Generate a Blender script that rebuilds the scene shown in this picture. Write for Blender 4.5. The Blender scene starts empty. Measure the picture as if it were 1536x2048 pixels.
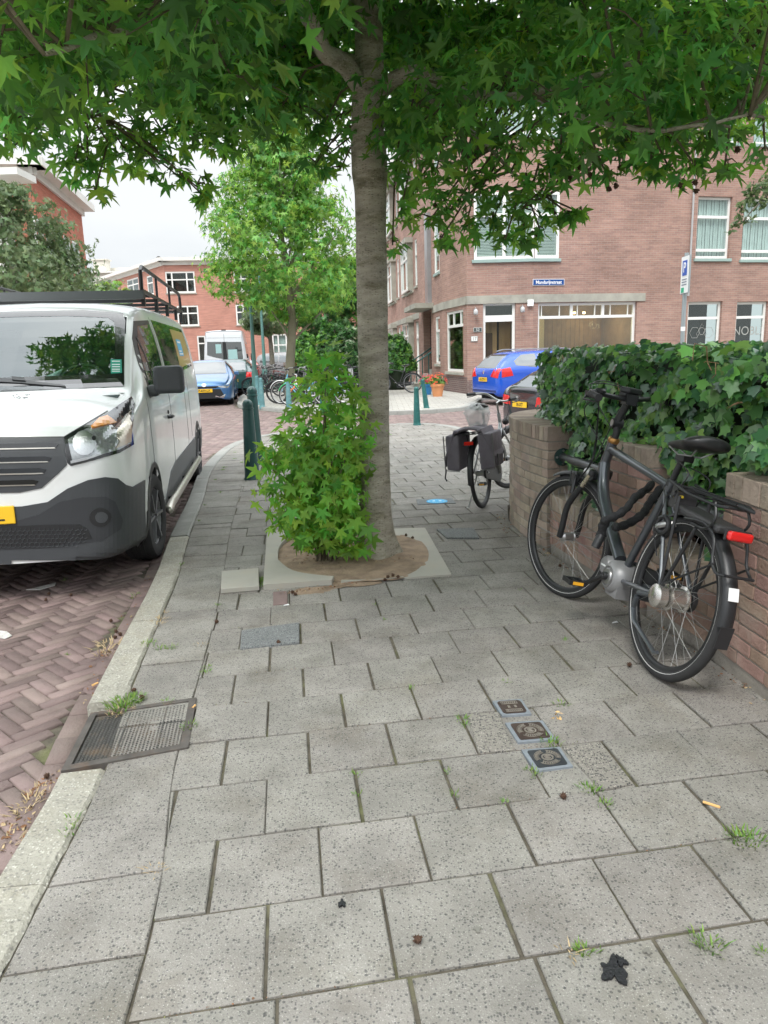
import bpy, math, random, bmesh
import numpy as np
from mathutils import Vector, Matrix
from mathutils.bvhtree import BVHTree
random.seed(7); rng = np.random.default_rng(7)
R = math.radians; PI = math.pi
sc = bpy.context.scene
col = sc.collection
# ------------------------------------------------------------------ camera
CAM_H, FPX = 1.40, 1500.0
PITCH, ROLL = R(11.95), R(1.7)
cam = bpy.data.cameras.new('camera'); camo = bpy.data.objects.new('camera', cam); col.objects.link(camo)
cam.sensor_fit = 'VERTICAL'; cam.sensor_height = 36.0; cam.sensor_width = 27.0
cam.lens = 36.0*FPX/2048.0
cam.clip_start = 0.05; cam.clip_end = 2000
_fw = Vector((0, math.cos(PITCH), -math.sin(PITCH))); _up = Vector((0, math.sin(PITCH), math.cos(PITCH))); _rt = Vector((1, 0, 0))
_r2 = _rt*math.cos(ROLL) + _up*(-math.sin(ROLL)); _u2 = _up*math.cos(ROLL) + _rt*math.sin(ROLL)
camo.matrix_world = Matrix(((_r2.x, _u2.x, -_fw.x, 0), (_r2.y, _u2.y, -_fw.y, 0), (_r2.z, _u2.z, -_fw.z, CAM_H), (0, 0, 0, 1)))
sc.camera = camo
# ------------------------------------------------------------------ sky, overcast
SUN_EL, SUN_AZ = R(55), R(200)
w = bpy.data.worlds.new("World"); sc.world = w; w.use_nodes = True
nt = w.node_tree; N = nt.nodes; L = nt.links; N.clear()
sky = N.new('ShaderNodeTexSky'); sky.sky_type = 'NISHITA'; sky.sun_disc = False
sky.sun_elevation = SUN_EL; sky.sun_rotation = SUN_AZ
bg1 = N.new('ShaderNodeBackground'); bg1.inputs[1].default_value = 0.06; L.new(sky.outputs[0], bg1.inputs[0])
tc = N.new('ShaderNodeTexCoord'); mp = N.new('ShaderNodeMapping'); mp.inputs['Scale'].default_value = (1, 1, 2.6)
L.new(tc.outputs['Generated'], mp.inputs[0])
nz = N.new('ShaderNodeTexNoise'); nz.inputs['Scale'].default_value = 1.7; nz.inputs['Detail'].default_value = 5; nz.inputs['Roughness'].default_value = .5
L.new(mp.outputs[0], nz.inputs['Vector'])
rp = N.new('ShaderNodeValToRGB'); rp.color_ramp.elements[0].position = .32; rp.color_ramp.elements[0].color = (.56, .61, .65, 1)
rp.color_ramp.elements[1].position = .62; rp.color_ramp.elements[1].color = (.85, .87, .88, 1)
L.new(nz.outputs[0], rp.inputs[0])
sx = N.new('ShaderNodeSeparateXYZ'); L.new(tc.outputs['Generated'], sx.inputs[0])
mr = N.new('ShaderNodeMapRange'); mr.inputs[1].default_value = 0.22; mr.inputs[2].default_value = .85; mr.inputs[3].default_value = .70; mr.inputs[4].default_value = 2.7
L.new(sx.outputs[2], mr.inputs[0])
bg2 = N.new('ShaderNodeBackground'); L.new(rp.outputs[0], bg2.inputs[0]); L.new(mr.outputs[0], bg2.inputs[1])
ms = N.new('ShaderNodeMixShader'); ms.inputs[0].default_value = .92; L.new(bg1.outputs[0], ms.inputs[1]); L.new(bg2.outputs[0], ms.inputs[2])
wo = N.new('ShaderNodeOutputWorld'); L.new(ms.outputs[0], wo.inputs[0])
sl = bpy.data.lights.new('sun', 'SUN'); sl.energy = 1.3; sl.angle = R(14); sl.color = (1, .965, .92)
so = bpy.data.objects.new('sun', sl); col.objects.link(so)
so.rotation_euler = (R(90) - SUN_EL, 0, R(180) - SUN_AZ); so.location = (0, -10, 20)
sc.view_settings.view_transform = 'Standard'; sc.view_settings.look = 'None'; sc.view_settings.gamma = 1
sc.view_settings.exposure = 0.80
sc.cycles.max_bounces = 6; sc.cycles.transparent_max_bounces = 8; sc.cycles.transmission_bounces = 6; sc.cycles.glossy_bounces = 3; sc.cycles.diffuse_bounces = 3
sc.cycles.use_denoising = True; sc.cycles.use_adaptive_sampling = True; sc.cycles.adaptive_threshold = .03

def ray(px, py):
    """direction through a pixel of the 1536x2048 photograph"""
    X = px - 768.0; Y = py - 1024.0; c, s = math.cos(ROLL), math.sin(ROLL)
    X, Y = c*X - s*Y, s*X + c*Y
    cp, sp = math.cos(PITCH), math.sin(PITCH)
    return Vector((X/FPX, cp - sp*Y/FPX, -sp - cp*Y/FPX))
def G(px, py, z=0.0):
    d = ray(px, py); t = (z - CAM_H)/d.z; return Vector((0, 0, CAM_H)) + d*t
def at(px, py, Y):
    d = ray(px, py); return Vector((0, 0, CAM_H)) + d*(Y/d.y)
def proj(p):
    v = Vector(p) - Vector((0, 0, CAM_H)); cp, sp = math.cos(PITCH), math.sin(PITCH)
    x, d, u = v.x, cp*v.y - sp*v.z, sp*v.y + cp*v.z
    if d < .05: return (9999, 9999)
    X, Y = FPX*x/d, -FPX*u/d; c, s = math.cos(ROLL), math.sin(ROLL)
    return (c*X + s*Y + 768, -s*X + c*Y + 1024)

# ------------------------------------------------------------------ objects
def tag(o, label=None, cat=None, group=None, kind=None):
    if label: o['label'] = label
    if cat: o['category'] = cat
    if group: o['group'] = group
    if kind: o['kind'] = kind
    return o
def empty(name, loc=(0, 0, 0), rot=(0, 0, 0), scale=1.0):
    o = bpy.data.objects.new(name, None); col.objects.link(o)
    o.empty_display_size = .2
    o.location = loc; o.rotation_euler = rot if hasattr(rot, '__len__') else (0, 0, rot)
    o.scale = (scale,)*3
    return o
def copy_tree(o, parent=None):
    c = o.copy(); col.objects.link(c)
    if parent: c.parent = parent
    for ch in list(o.children): copy_tree(ch, c)
    return c

class MB:
    def __init__(s): s.v = []; s.f = []; s.m = []; s.uv = {}; s.cm = 0
    def add(s, vs, fs, mi=None):
        b = len(s.v); s.v += [tuple(p) for p in vs]
        for f in fs: s.f.append(tuple(i + b for i in f)); s.m.append(s.cm if mi is None else mi)
        return s
    def box(s, c, sz, rz=0.0, mat=None, mi=None):
        hx, hy, hz = sz[0]/2, sz[1]/2, sz[2]/2; cs, sn = math.cos(rz), math.sin(rz)
        vs = []
        for x, y, z in ((-hx, -hy, -hz), (hx, -hy, -hz), (hx, hy, -hz), (-hx, hy, -hz), (-hx, -hy, hz), (hx, -hy, hz), (hx, hy, hz), (-hx, hy, hz)):
            p = Vector((x*cs - y*sn, x*sn + y*cs, z))
            if mat is not None: p = mat @ p
            vs.append((p.x + c[0], p.y + c[1], p.z + c[2]))
        return s.add(vs, [(0, 3, 2, 1), (4, 5, 6, 7), (0, 1, 5, 4), (1, 2, 6, 5), (2, 3, 7, 6), (3, 0, 4, 7)], mi)
    def bb(s, x0, x1, y0, y1, z0, z1, mi=None):
        return s.box(((x0+x1)/2, (y0+y1)/2, (z0+z1)/2), (abs(x1-x0), abs(y1-y0), abs(z1-z0)), mi=mi)
    def hexa(s, b, t, mi=None):
        """bottom ring and top ring of n points"""
        n = len(b); return s.add(list(b) + list(t), [tuple(range(n-1, -1, -1)), tuple(range(n, 2*n))] + [(i, (i+1) % n, n + (i+1) % n, n + i) for i in range(n)], mi)
    def prism(s, poly, z0, z1, mi=None):
        return s.hexa([(p[0], p[1], z0) for p in poly], [(p[0], p[1], z1) for p in poly], mi)
    def quad(s, a, b, c, d, mi=None): return s.add([a, b, c, d], [(0, 1, 2, 3)], mi)
    def beam(s, a, b, wdt, hgt, mi=None):
        a, b = Vector(a), Vector(b); d = (b-a); u = d.normalized()
        side = u.cross(Vector((0, 0, 1)));
        if side.length < .01: side = Vector((1, 0, 0))
        side.normalize(); up = side.cross(u).normalized()
        ring = lambda p: [p - side*wdt/2 - up*hgt/2, p + side*wdt/2 - up*hgt/2, p + side*wdt/2 + up*hgt/2, p - side*wdt/2 + up*hgt/2]
        return s.hexa(ring(a), ring(b), mi)
    def tube(s, pts, r, n=8, closed=False, caps=True, mi=None, flat=None):
        pts = [Vector(p) for p in pts]; m = len(pts)
        rs = list(r) if hasattr(r, '__len__') else [r]*m
        tang = []
        for i in range(m):
            a = pts[(i-1) % m] if (closed or i > 0) else pts[i]
            b = pts[(i+1) % m] if (closed or i < m-1) else pts[i]
            t = (b-a); tang.append(t.normalized() if t.length > 1e-9 else Vector((0, 0, 1)))
        up = Vector((0, 0, 1)) if abs(tang[0].z) < .9 else Vector((1, 0, 0))
        u = (up - tang[0]*up.dot(tang[0])).normalized(); vs = []
        for i in range(m):
            t = tang[i]; u = (u - t*u.dot(t));
            if u.length < 1e-6: u = t.orthogonal()
            u.normalize(); v = t.cross(u)
            for k in range(n):
                a = 2*PI*k/n; ca, sa = math.cos(a)*rs[i], math.sin(a)*rs[i]
                if flat: ca *= flat[0]; sa *= flat[1]
                vs.append(pts[i] + u*ca + v*sa)
        fs = []
        for i in range(m if closed else m-1):
            j = (i+1) % m
            for k in range(n): fs.append((i*n+k, i*n+(k+1) % n, j*n+(k+1) % n, j*n+k))
        if caps and not closed: fs += [tuple(range(n-1, -1, -1)), tuple(range((m-1)*n, m*n))]
        return s.add(vs, fs, mi)
    def lathe(s, prof, n=24, o=(0, 0, 0), axis=(0, 0, 1), mi=None, caps=True):
        """prof = (radius, distance along axis)"""
        ax = Vector(axis).normalized(); u = ax.orthogonal().normalized(); v = ax.cross(u); o = Vector(o); vs = []
        for r_, h in prof:
            for k in range(n):
                a = 2*PI*k/n; vs.append(o + ax*h + u*math.cos(a)*r_ + v*math.sin(a)*r_)
        fs = []
        for i in range(len(prof)-1):
            for k in range(n): fs.append((i*n+k, i*n+(k+1) % n, (i+1)*n+(k+1) % n, (i+1)*n+k))
        if caps:
            if prof[0][0] > 1e-4: fs.append(tuple(range(n-1, -1, -1)))
            if prof[-1][0] > 1e-4: fs.append(tuple(range((len(prof)-1)*n, len(prof)*n)))
        return s.add(vs, fs, mi)
    def ball(s, c, r, nu=14, nv=8, mi=None, mat=None):
        rx, ry, rz = r if hasattr(r, '__len__') else (r, r, r); vs = []; fs = []
        for j in range(nv+1):
            th = PI*j/nv
            for i in range(nu):
                a = 2*PI*i/nu; p = Vector((rx*math.sin(th)*math.cos(a), ry*math.sin(th)*math.sin(a), rz*math.cos(th)))
                if mat is not None: p = mat @ p
                vs.append((p.x + c[0], p.y + c[1], p.z + c[2]))
        for j in range(nv):
            for i in range(nu): fs.append((j*nu+i, (j+1)*nu+i, (j+1)*nu+(i+1) % nu, j*nu+(i+1) % nu))
        return s.add(vs, fs, mi)
    def torus(s, c, axis, Rr, r, n=32, m=8, a0=0, a1=2*PI, mi=None, u0=None, flat=None):
        ax = Vector(axis).normalized(); u = Vector(u0) if u0 else ax.orthogonal().normalized(); v = ax.cross(u); c = Vector(c)
        full = abs(a1-a0-2*PI) < 1e-6; k = n if full else n+1
        return s.tube([c + u*math.cos(a0+(a1-a0)*i/n)*Rr + v*math.sin(a0+(a1-a0)*i/n)*Rr for i in range(k)], r, n=m, closed=full, mi=mi, flat=flat)
    def build(s, name, mat, parent=None, smooth=False, bevel=0.0, loc=None, seg=2):
        me = bpy.data.meshes.new(name); me.from_pydata([tuple(p) for p in s.v], [], s.f)
        mats = mat if isinstance(mat, (list, tuple)) else [mat]
        for m_ in mats: me.materials.append(m_)
        if len(mats) > 1: me.polygons.foreach_set('material_index', s.m)
        if s.uv:
            uvl = me.uv_layers.new(name='UVMap'); li = 0
        if smooth: me.polygons.foreach_set('use_smooth', [True]*len(me.polygons))
        me.update()
        o = bpy.data.objects.new(name, me); col.objects.link(o)
        if smooth and smooth is not True:
            try: me.set_sharp_from_angle(angle=R(smooth))
            except Exception: pass
        if parent: o.parent = parent
        if loc is not None: o.location = loc
        if bevel > 0:
            b = o.modifiers.new('bevel', 'BEVEL'); b.width = bevel; b.segments = seg; b.limit_method = 'ANGLE'; b.angle_limit = R(35); b.harden_normals = False
        return o
def fast_mesh(name, V, F, mat, parent=None, smooth=False, matidx=None):
    """V (n,3), F (m,k) arrays, all faces the same size"""
    me = bpy.data.meshes.new(name); V = np.asarray(V, np.float32); F = np.asarray(F, np.int32); k = F.shape[1]
    me.vertices.add(len(V)); me.vertices.foreach_set('co', V.ravel())
    me.loops.add(F.size); me.loops.foreach_set('vertex_index', F.ravel())
    me.polygons.add(len(F)); me.polygons.foreach_set('loop_start', np.arange(0, F.size, k, dtype=np.int32))
    me.polygons.foreach_set('loop_total', np.full(len(F), k, np.int32))
    mats = mat if isinstance(mat, (list, tuple)) else [mat]
    for m_ in mats: me.materials.append(m_)
    if matidx is not None: me.polygons.foreach_set('material_index', np.asarray(matidx, np.int32))
    if smooth: me.polygons.foreach_set('use_smooth', np.ones(len(F), bool))
    me.update(calc_edges=True); me.validate()
    o = bpy.data.objects.new(name, me); col.objects.link(o)
    if parent: o.parent = parent
    return o
def wall_uv(o, scale=1.0):
    """UV in metres: u along the wall, v up"""
    me = o.data; uvl = me.uv_layers.new(name='UVMap') if not me.uv_layers else me.uv_layers[0]
    for p in me.polygons:
        n = p.normal
        for li in p.loop_indices:
            c = me.vertices[me.loops[li].vertex_index].co
            if abs(n.z) > .7: uv = (c.x, c.y)
            else:
                t = Vector((-n.y, n.x, 0)).normalized(); uv = (c.x*t.x + c.y*t.y, c.z)
            uvl.data[li].uv = (uv[0]*scale, uv[1]*scale)
    return o
def clip_poly(poly, cell):
    """clip any polygon by a convex counter-clockwise cell"""
    out = [tuple(p[:2]) for p in poly]
    for i in range(len(cell)):
        a, b = cell[i], cell[(i+1) % len(cell)]
        ex, ey = b[0]-a[0], b[1]-a[1]; inp = out; out = []
        if not inp: return []
        sd = [ex*(p[1]-a[1]) - ey*(p[0]-a[0]) for p in inp]
        for k in range(len(inp)):
            p, q = inp[k], inp[(k+1) % len(inp)]; sp_, sq = sd[k], sd[(k+1) % len(inp)]
            if sp_ >= 0: out.append(p)
            if (sp_ >= 0) != (sq >= 0):
                t = sp_/(sp_-sq); out.append((p[0]+(q[0]-p[0])*t, p[1]+(q[1]-p[1])*t))
    cl = []
    for p in out:
        if not cl or abs(p[0]-cl[-1][0]) + abs(p[1]-cl[-1][1]) > 1e-5: cl.append(p)
    if len(cl) > 1 and abs(cl[0][0]-cl[-1][0]) + abs(cl[0][1]-cl[-1][1]) < 1e-5: cl.pop()
    return cl
def area(p):
    return .5*sum(p[i][0]*p[(i+1) % len(p)][1] - p[(i+1) % len(p)][0]*p[i][1] for i in range(len(p)))
def inside(pt, poly):
    x, y = pt[0], pt[1]; r = False
    for i in range(len(poly)):
        a, b = poly[i], poly[i-1]
        if (a[1] > y) != (b[1] > y) and x < (b[0]-a[0])*(y-a[1])/(b[1]-a[1])+a[0]: r = not r
    return r
def text(body, size, mat, parent=None, name='lettering', thick=.002, bold=0.0, loc=(0, 0, 0), rot=(0, 0, 0), align='CENTER', sx=1.0):
    cu = bpy.data.curves.new(name, 'FONT'); cu.body = body; cu.size = size; cu.extrude = thick; cu.align_x = align; cu.align_y = 'CENTER'; cu.offset = bold
    tmp = bpy.data.objects.new(name, cu); col.objects.link(tmp)
    dg = bpy.context.evaluated_depsgraph_get(); me = bpy.data.meshes.new_from_object(tmp.evaluated_get(dg))
    bpy.data.objects.remove(tmp); me.materials.clear(); me.materials.append(mat)
    o = bpy.data.objects.new(name, me); col.objects.link(o); o.location = loc; o.rotation_euler = rot; o.scale = (sx, 1, 1)
    if parent: o.parent = parent
    return o

# ------------------------------------------------------------------ materials
MATS = {}
def M(name, base, rough=.6, metal=0.0, var=0.0, vs=3.0, isl=0.0, bump=0.0, bs=40.0, spec=.5, coat=0.0, fleck=None, stain=None, coords='Object', hue=0.0, ior=None, det=6, msc=None):
    """principled material; var: brightness variation by noise, isl: variation from piece to piece, fleck=(scale, threshold, colour, amount), stain=(scale, colour, amount)"""
    if name in MATS: return MATS[name]
    m = bpy.data.materials.new(name); m.use_nodes = True; nt = m.node_tree; N = nt.nodes; L = nt.links
    P = N['Principled BSDF']; c = (*base, 1)
    P.inputs['Roughness'].default_value = rough; P.inputs['Metallic'].default_value = metal
    P.inputs['Specular IOR Level'].default_value = spec; P.inputs['Coat Weight'].default_value = coat
    if coat: P.inputs['Coat Roughness'].default_value = .04
    if ior: P.inputs['IOR'].default_value = ior
    P.inputs['Base Color'].default_value = c
    t = N.new('ShaderNodeTexCoord'); vec = t.outputs[coords]
    if msc: mm = N.new('ShaderNodeMapping'); mm.inputs['Scale'].default_value = msc; L.new(vec, mm.inputs[0]); vec = mm.outputs[0]
    cur = N.new('ShaderNodeRGB'); cur.outputs[0].default_value = c; cur = cur.outputs[0]
    val = None
    def mul(a, b):
        if a is None: return b
        x = N.new('ShaderNodeMath'); x.operation = 'MULTIPLY'; L.new(a, x.inputs[0]); L.new(b, x.inputs[1]); return x.outputs[0]
    def noise(s_, d=det, r_=.6):
        x = N.new('ShaderNodeTexNoise'); x.inputs['Scale'].default_value = s_; x.inputs['Detail'].default_value = d; x.inputs['Roughness'].default_value = r_; L.new(vec, x.inputs['Vector']); return x.outputs[0]
    def remap(a, i0, i1, o0, o1):
        x = N.new('ShaderNodeMapRange'); L.new(a, x.inputs[0])
        for k, v_ in zip((1, 2, 3, 4), (i0, i1, o0, o1)): x.inputs[k].default_value = v_
        return x.outputs[0]
    if stain:
        fac = remap(noise(stain[0], 5, .65), .5, .68, 0, stain[2])
        x = N.new('ShaderNodeMix'); x.data_type = 'RGBA'; L.new(fac, x.inputs[0]); L.new(cur, x.inputs[6]); x.inputs[7].default_value = (*stain[1], 1); cur = x.outputs[2]
    if fleck:
        for fl in (fleck if isinstance(fleck[0], (tuple, list)) else [fleck]):
            vo = N.new('ShaderNodeTexVoronoi'); vo.inputs['Scale'].default_value = fl[0]; vo.inputs['Randomness'].default_value = 1
            L.new(vec, vo.inputs['Vector'])
            sp = N.new('ShaderNodeSeparateColor'); L.new(vo.outputs['Color'], sp.inputs[0])
            a = remap(sp.outputs[0], fl[1]-.02, fl[1]+.02, 0, 1)
            b = remap(vo.outputs['Distance'], .36, .50, fl[3], 0)
            x = N.new('ShaderNodeMix'); x.data_type = 'RGBA'; L.new(mul(a, b), x.inputs[0]); L.new(cur, x.inputs[6]); x.inputs[7].default_value = (*fl[2], 1); cur = x.outputs[2]
    if var: val = mul(val, remap(noise(vs), .28, .72, 1-var, 1+var))
    if isl or hue:
        g = N.new('ShaderNodeNewGeometry')
        if isl: val = mul(val, remap(g.outputs['Random Per Island'], 0, 1, 1-isl, 1+isl))
    if val is not None or hue:
        h = N.new('ShaderNodeHueSaturation'); L.new(cur, h.inputs['Color'])
        if val is not None: L.new(val, h.inputs['Value'])
        if hue:
            wn = N.new('ShaderNodeTexWhiteNoise'); wn.noise_dimensions = '1D'; L.new(g.outputs['Random Per Island'], wn.inputs['W'])
            L.new(remap(wn.outputs[0], 0, 1, .5-hue, .5+hue), h.inputs['Hue'])
        cur = h.outputs[0]
    L.new(cur, P.inputs['Base Color'])
    if bump:
        b = N.new('ShaderNodeBump'); b.inputs['Strength'].default_value = bump; b.inputs['Distance'].default_value = .01
        L.new(noise(bs, 4), b.inputs['Height']); L.new(b.outputs[0], P.inputs['Normal'])
    MATS[name] = m; return m
def brickmat(name, c1, c2, mortar, bw=.22, bh=.065, ms_=.011, var=.25, dark=None, vs=.7):
    if name in MATS: return MATS[name]
    m = bpy.data.materials.new(name); m.use_nodes = True; nt = m.node_tree; N = nt.nodes; L = nt.links; P = N['Principled BSDF']
    P.inputs['Roughness'].default_value = .85; P.inputs['Specular IOR Level'].default_value = .25
    uv = N.new('ShaderNodeUVMap'); b = N.new('ShaderNodeTexBrick'); L.new(uv.outputs[0], b.inputs['Vector'])
    b.inputs['Scale'].default_value = 1; b.inputs['Brick Width'].default_value = bw; b.inputs['Row Height'].default_value = bh
    b.inputs['Mortar Size'].default_value = ms_/2; b.inputs['Mortar Smooth'].default_value = .3
    b.inputs['Color1'].default_value = (*c1, 1); b.inputs['Color2'].default_value = (*c2, 1); b.inputs['Mortar'].default_value = (*mortar, 1); b.inputs['Bias'].default_value = -.1
    nz = N.new('ShaderNodeTexNoise'); nz.inputs['Scale'].default_value = vs; nz.inputs['Detail'].default_value = 8; nz.inputs['Roughness'].default_value = .65; L.new(uv.outputs[0], nz.inputs['Vector'])
    mr = N.new('ShaderNodeMapRange'); L.new(nz.outputs[0], mr.inputs[0]); mr.inputs[1].default_value = .3; mr.inputs[2].default_value = .7; mr.inputs[3].default_value = 1-var; mr.inputs[4].default_value = 1+var
    # long faint courses of lighter and darker firings
    mp = N.new('ShaderNodeMapping'); mp.inputs['Scale'].default_value = (.9, 11, 1); L.new(uv.outputs[0], mp.inputs[0])
    n2 = N.new('ShaderNodeTexNoise'); n2.inputs['Scale'].default_value = 1.2; n2.inputs['Detail'].default_value = 3; L.new(mp.outputs[0], n2.inputs['Vector'])
    m2 = N.new('ShaderNodeMapRange'); L.new(n2.outputs[0], m2.inputs[0]); m2.inputs[1].default_value = .3; m2.inputs[2].default_value = .7; m2.inputs[3].default_value = .86; m2.inputs[4].default_value = 1.14
    mu = N.new('ShaderNodeMath'); mu.operation = 'MULTIPLY'; L.new(mr.outputs[0], mu.inputs[0]); L.new(m2.outputs[0], mu.inputs[1])
    h = N.new('ShaderNodeHueSaturation'); L.new(b.outputs['Color'], h.inputs['Color']); L.new(mu.outputs[0], h.inputs['Value']); L.new(h.outputs[0], P.inputs['Base Color'])
    bp = N.new('ShaderNodeBump'); bp.inputs['Strength'].default_value = .5; bp.inputs['Distance'].default_value = .008; bp.invert = True
    L.new(b.outputs['Fac'], bp.inputs['Height']); L.new(bp.outputs[0], P.inputs['Normal'])
    MATS[name] = m; return m
def leafmat(name, c, trans=.4, tc=None, rough=.45, isl=.3, hue=.02, spec=.4):
    if name in MATS: return MATS[name]
    m = bpy.data.materials.new(name); m.use_nodes = True; nt = m.node_tree; N = nt.nodes; L = nt.links; P = N['Principled BSDF']
    P.inputs['Roughness'].default_value = rough; P.inputs['Specular IOR Level'].default_value = spec
    g = N.new('ShaderNodeNewGeometry'); wn = N.new('ShaderNodeTexWhiteNoise'); wn.noise_dimensions = '1D'; L.new(g.outputs['Random Per Island'], wn.inputs['W'])
    def rm(a, o0, o1):
        x = N.new('ShaderNodeMapRange'); L.new(a, x.inputs[0]); x.inputs[3].default_value = o0; x.inputs[4].default_value = o1; return x.outputs[0]
    outs = []
    for cc in (c, tc or tuple(min(1, v*1.9) for v in c)):
        h = N.new('ShaderNodeHueSaturation'); h.inputs['Color'].default_value = (*cc, 1)
        L.new(rm(g.outputs['Random Per Island'], 1-isl, 1+isl), h.inputs['Value']); L.new(rm(wn.outputs[0], .5-hue, .5+hue), h.inputs['Hue']); outs.append(h.outputs[0])
    L.new(outs[0], P.inputs['Base Color'])
    t = N.new('ShaderNodeBsdfTranslucent'); L.new(outs[1], t.inputs[0])
    mx = N.new('ShaderNodeMixShader'); mx.inputs[0].default_value = trans; L.new(P.outputs[0], mx.inputs[1]); L.new(t.outputs[0], mx.inputs[2])
    L.new(mx.outputs[0], N['Material Output'].inputs[0])
    MATS[name] = m; return m
def glassmat(name, tint=(.75, .85, .85), mixf=.25, ior=1.9):
    """window pane: see-through with a mirror reflection that grows at grazing angles"""
    if name in MATS: return MATS[name]
    m = bpy.data.materials.new(name); m.use_nodes = True; nt = m.node_tree; N = nt.nodes; L = nt.links; N.remove(N['Principled BSDF'])
    tr = N.new('ShaderNodeBsdfTransparent'); tr.inputs[0].default_value = (*tint, 1)
    gl = N.new('ShaderNodeBsdfGlossy'); gl.inputs['Roughness'].default_value = .02; gl.inputs[0].default_value = (.92, .96, .96, 1)
    fr = N.new('ShaderNodeFresnel'); ge = N.new('ShaderNodeNewGeometry'); mi_ = N.new('ShaderNodeMapRange'); L.new(ge.outputs['Backfacing'], mi_.inputs[0]); mi_.inputs[3].default_value = ior; mi_.inputs[4].default_value = 1/ior; L.new(mi_.outputs[0], fr.inputs[0])
    mx = N.new('ShaderNodeMixShader'); L.new(fr.outputs[0], mx.inputs[0]); L.new(tr.outputs[0], mx.inputs[1]); L.new(gl.outputs[0], mx.inputs[2])
    L.new(mx.outputs[0], N['Material Output'].inputs[0]); MATS[name] = m; return m
# ================================================================== palette
m_slab = M('slab', (.252, .240, .218), .88, var=.20, vs=4.6, isl=.08, bump=.5, bs=170, spec=.25, hue=.012,
           fleck=[(150, .74, (.075, .075, .075), .72), (230, .82, (.46, .445, .41), .45), (110, .90, (.07, .07, .07), .75), (320, .6, (.16, .15, .13), .5)], stain=(2.6, (.172, .155, .13), .7))
m_slab_dark = M('slab_dark', (.17, .18, .18), .9, bump=.6, bs=200, var=.1, fleck=[(110, .55, (.07, .075, .08), .8), (150, .8, (.35, .36, .36), .7)])
m_slab_rough = M('slab_rough', (.26, .245, .215), .9, bump=.8, bs=160, fleck=[(125, .52, (.06, .06, .06), .9), (150, .75, (.45, .42, .37), .7), (90, .8, (.10, .10, .10), .8)])
m_slab_pale = M('slab_pale', (.38, .365, .32), .85, var=.10, vs=4, bump=.3, bs=150, stain=(4, (.36, .32, .26), .6))
m_joint = M('joint', (.095, .083, .062), 1, var=.5, vs=14, bump=.6, bs=90, stain=(3.2, (.13, .14, .055), .7))
m_kerb = M('kerb_granite', (.35, .335, .285), .85, var=.14, vs=9, bump=1.0, bs=55, isl=.06, fleck=[(85, .72, (.22, .21, .19), .7), (120, .8, (.62, .6, .54), .6)], stain=(3, (.33, .29, .2), .35))
m_kerb2 = M('kerb_concrete', (.27, .27, .25), .88, var=.1, vs=6, bump=.4, bs=120, isl=.08, fleck=(90, .8, (.16, .16, .15), .6))
m_rbrick = M('road_brick', (.198, .146, .135), .8, var=.16, vs=5, isl=.24, hue=.012, bump=.5, bs=70, spec=.35, stain=(1.3, (.25, .20, .18), .6))
m_soil = M('soil', (.30, .22, .155), 1, var=.3, vs=9, bump=1, bs=60, stain=(6, (.16, .11, .075), .6))
m_iron = M('cast_iron', (.10, .098, .092), .62, metal=.35, var=.3, vs=9, bump=.3, bs=120, stain=(9, (.17, .12, .08), .7))
m_iron_l = M('worn_iron', (.26, .235, .20), .5, metal=.4, var=.25, vs=40)
m_lead = M('grey_surround', (.20, .225, .25), .75, var=.15, vs=30, bump=.3)
m_paint_blue = M('blue_marking', (.05, .42, .75), .6, var=.15, vs=30)
m_white = M('white_paint', (.78, .79, .77), .45, var=.03, vs=6)
m_tar = M('black_tar', (.012, .013, .015), .55, bump=.6, bs=90)

def XY(px, py, z=0.0):
    p = G(px, py, z); return (p.x, p.y)
# ------------------------------------------------------------------ ground sheets
mb = MB(); mb.quad((-600, -300, -.16), (600, -300, -.16), (600, 900, -.16), (-600, 900, -.16))
o = mb.build('ground', M('far_ground', (.2, .17, .15), .95)); tag(o, kind='structure')
ROAD_Z = -.085
rb = MB(); rb.quad((-12, -3, ROAD_Z-.012), (30, -3, ROAD_Z-.012), (30, 26, ROAD_Z-.012), (-12, 26, ROAD_Z-.012))
o = rb.build('road_bedding', m_joint); tag(o, kind='structure')
m_roadfar = brickmat('road_far', (.235, .175, .158), (.20, .145, .13), (.12, .1, .085), .20, .07, .012)
rb = MB(); rb.quad((-40, 26, ROAD_Z), (60, 26, ROAD_Z), (60, 120, ROAD_Z), (-40, 120, ROAD_Z)); rb.quad((-40, -3, ROAD_Z-.006), (-12, -3, ROAD_Z-.006), (-12, 26, ROAD_Z-.006), (-40, 26, ROAD_Z-.006))
o = rb.build('far_road', m_roadfar); wall_uv(o); tag(o, kind='structure')
# kerb line of the near pavement (street side), from behind the camera round the corner into the cross street
KO = [(-.93, -1.2), (-1.02, 0.6)] + [XY(*p) for p in ((0, 1740), (110, 1560), (165, 1425), (235, 1290), (305, 1160), (340, 1070), (375, 1000), (398, 943))] + \
     [(-2.50, 11.2), (-2.52, 12.2), (-2.42, 13.1), (-2.1, 13.9), (-1.5, 14.6), (-.7, 15.0), (.3, 15.2), (1.0, 15.0), (1.45, 14.2), (1.68, 12.9), (2.1, 11.7), (3.2, 11.35), (7, 11.9), (14, 13), (30, 15.6)]
def smooth_path(P, n=4):
    out = []
    for i in range(len(P)-1):
        p0, p1, p2, p3 = P[max(i-1, 0)], P[i], P[i+1], P[min(i+2, len(P)-1)]
        for k in range(n):
            t = k/n; out.append(tuple(.5*((2*p1[j]) + (-p0[j]+p2[j])*t + (2*p0[j]-5*p1[j]+4*p2[j]-p3[j])*t*t + (-p0[j]+3*p1[j]-3*p2[j]+p3[j])*t**3) for j in range(len(p1))))
    out.append(tuple(P[-1])); return out
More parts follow.
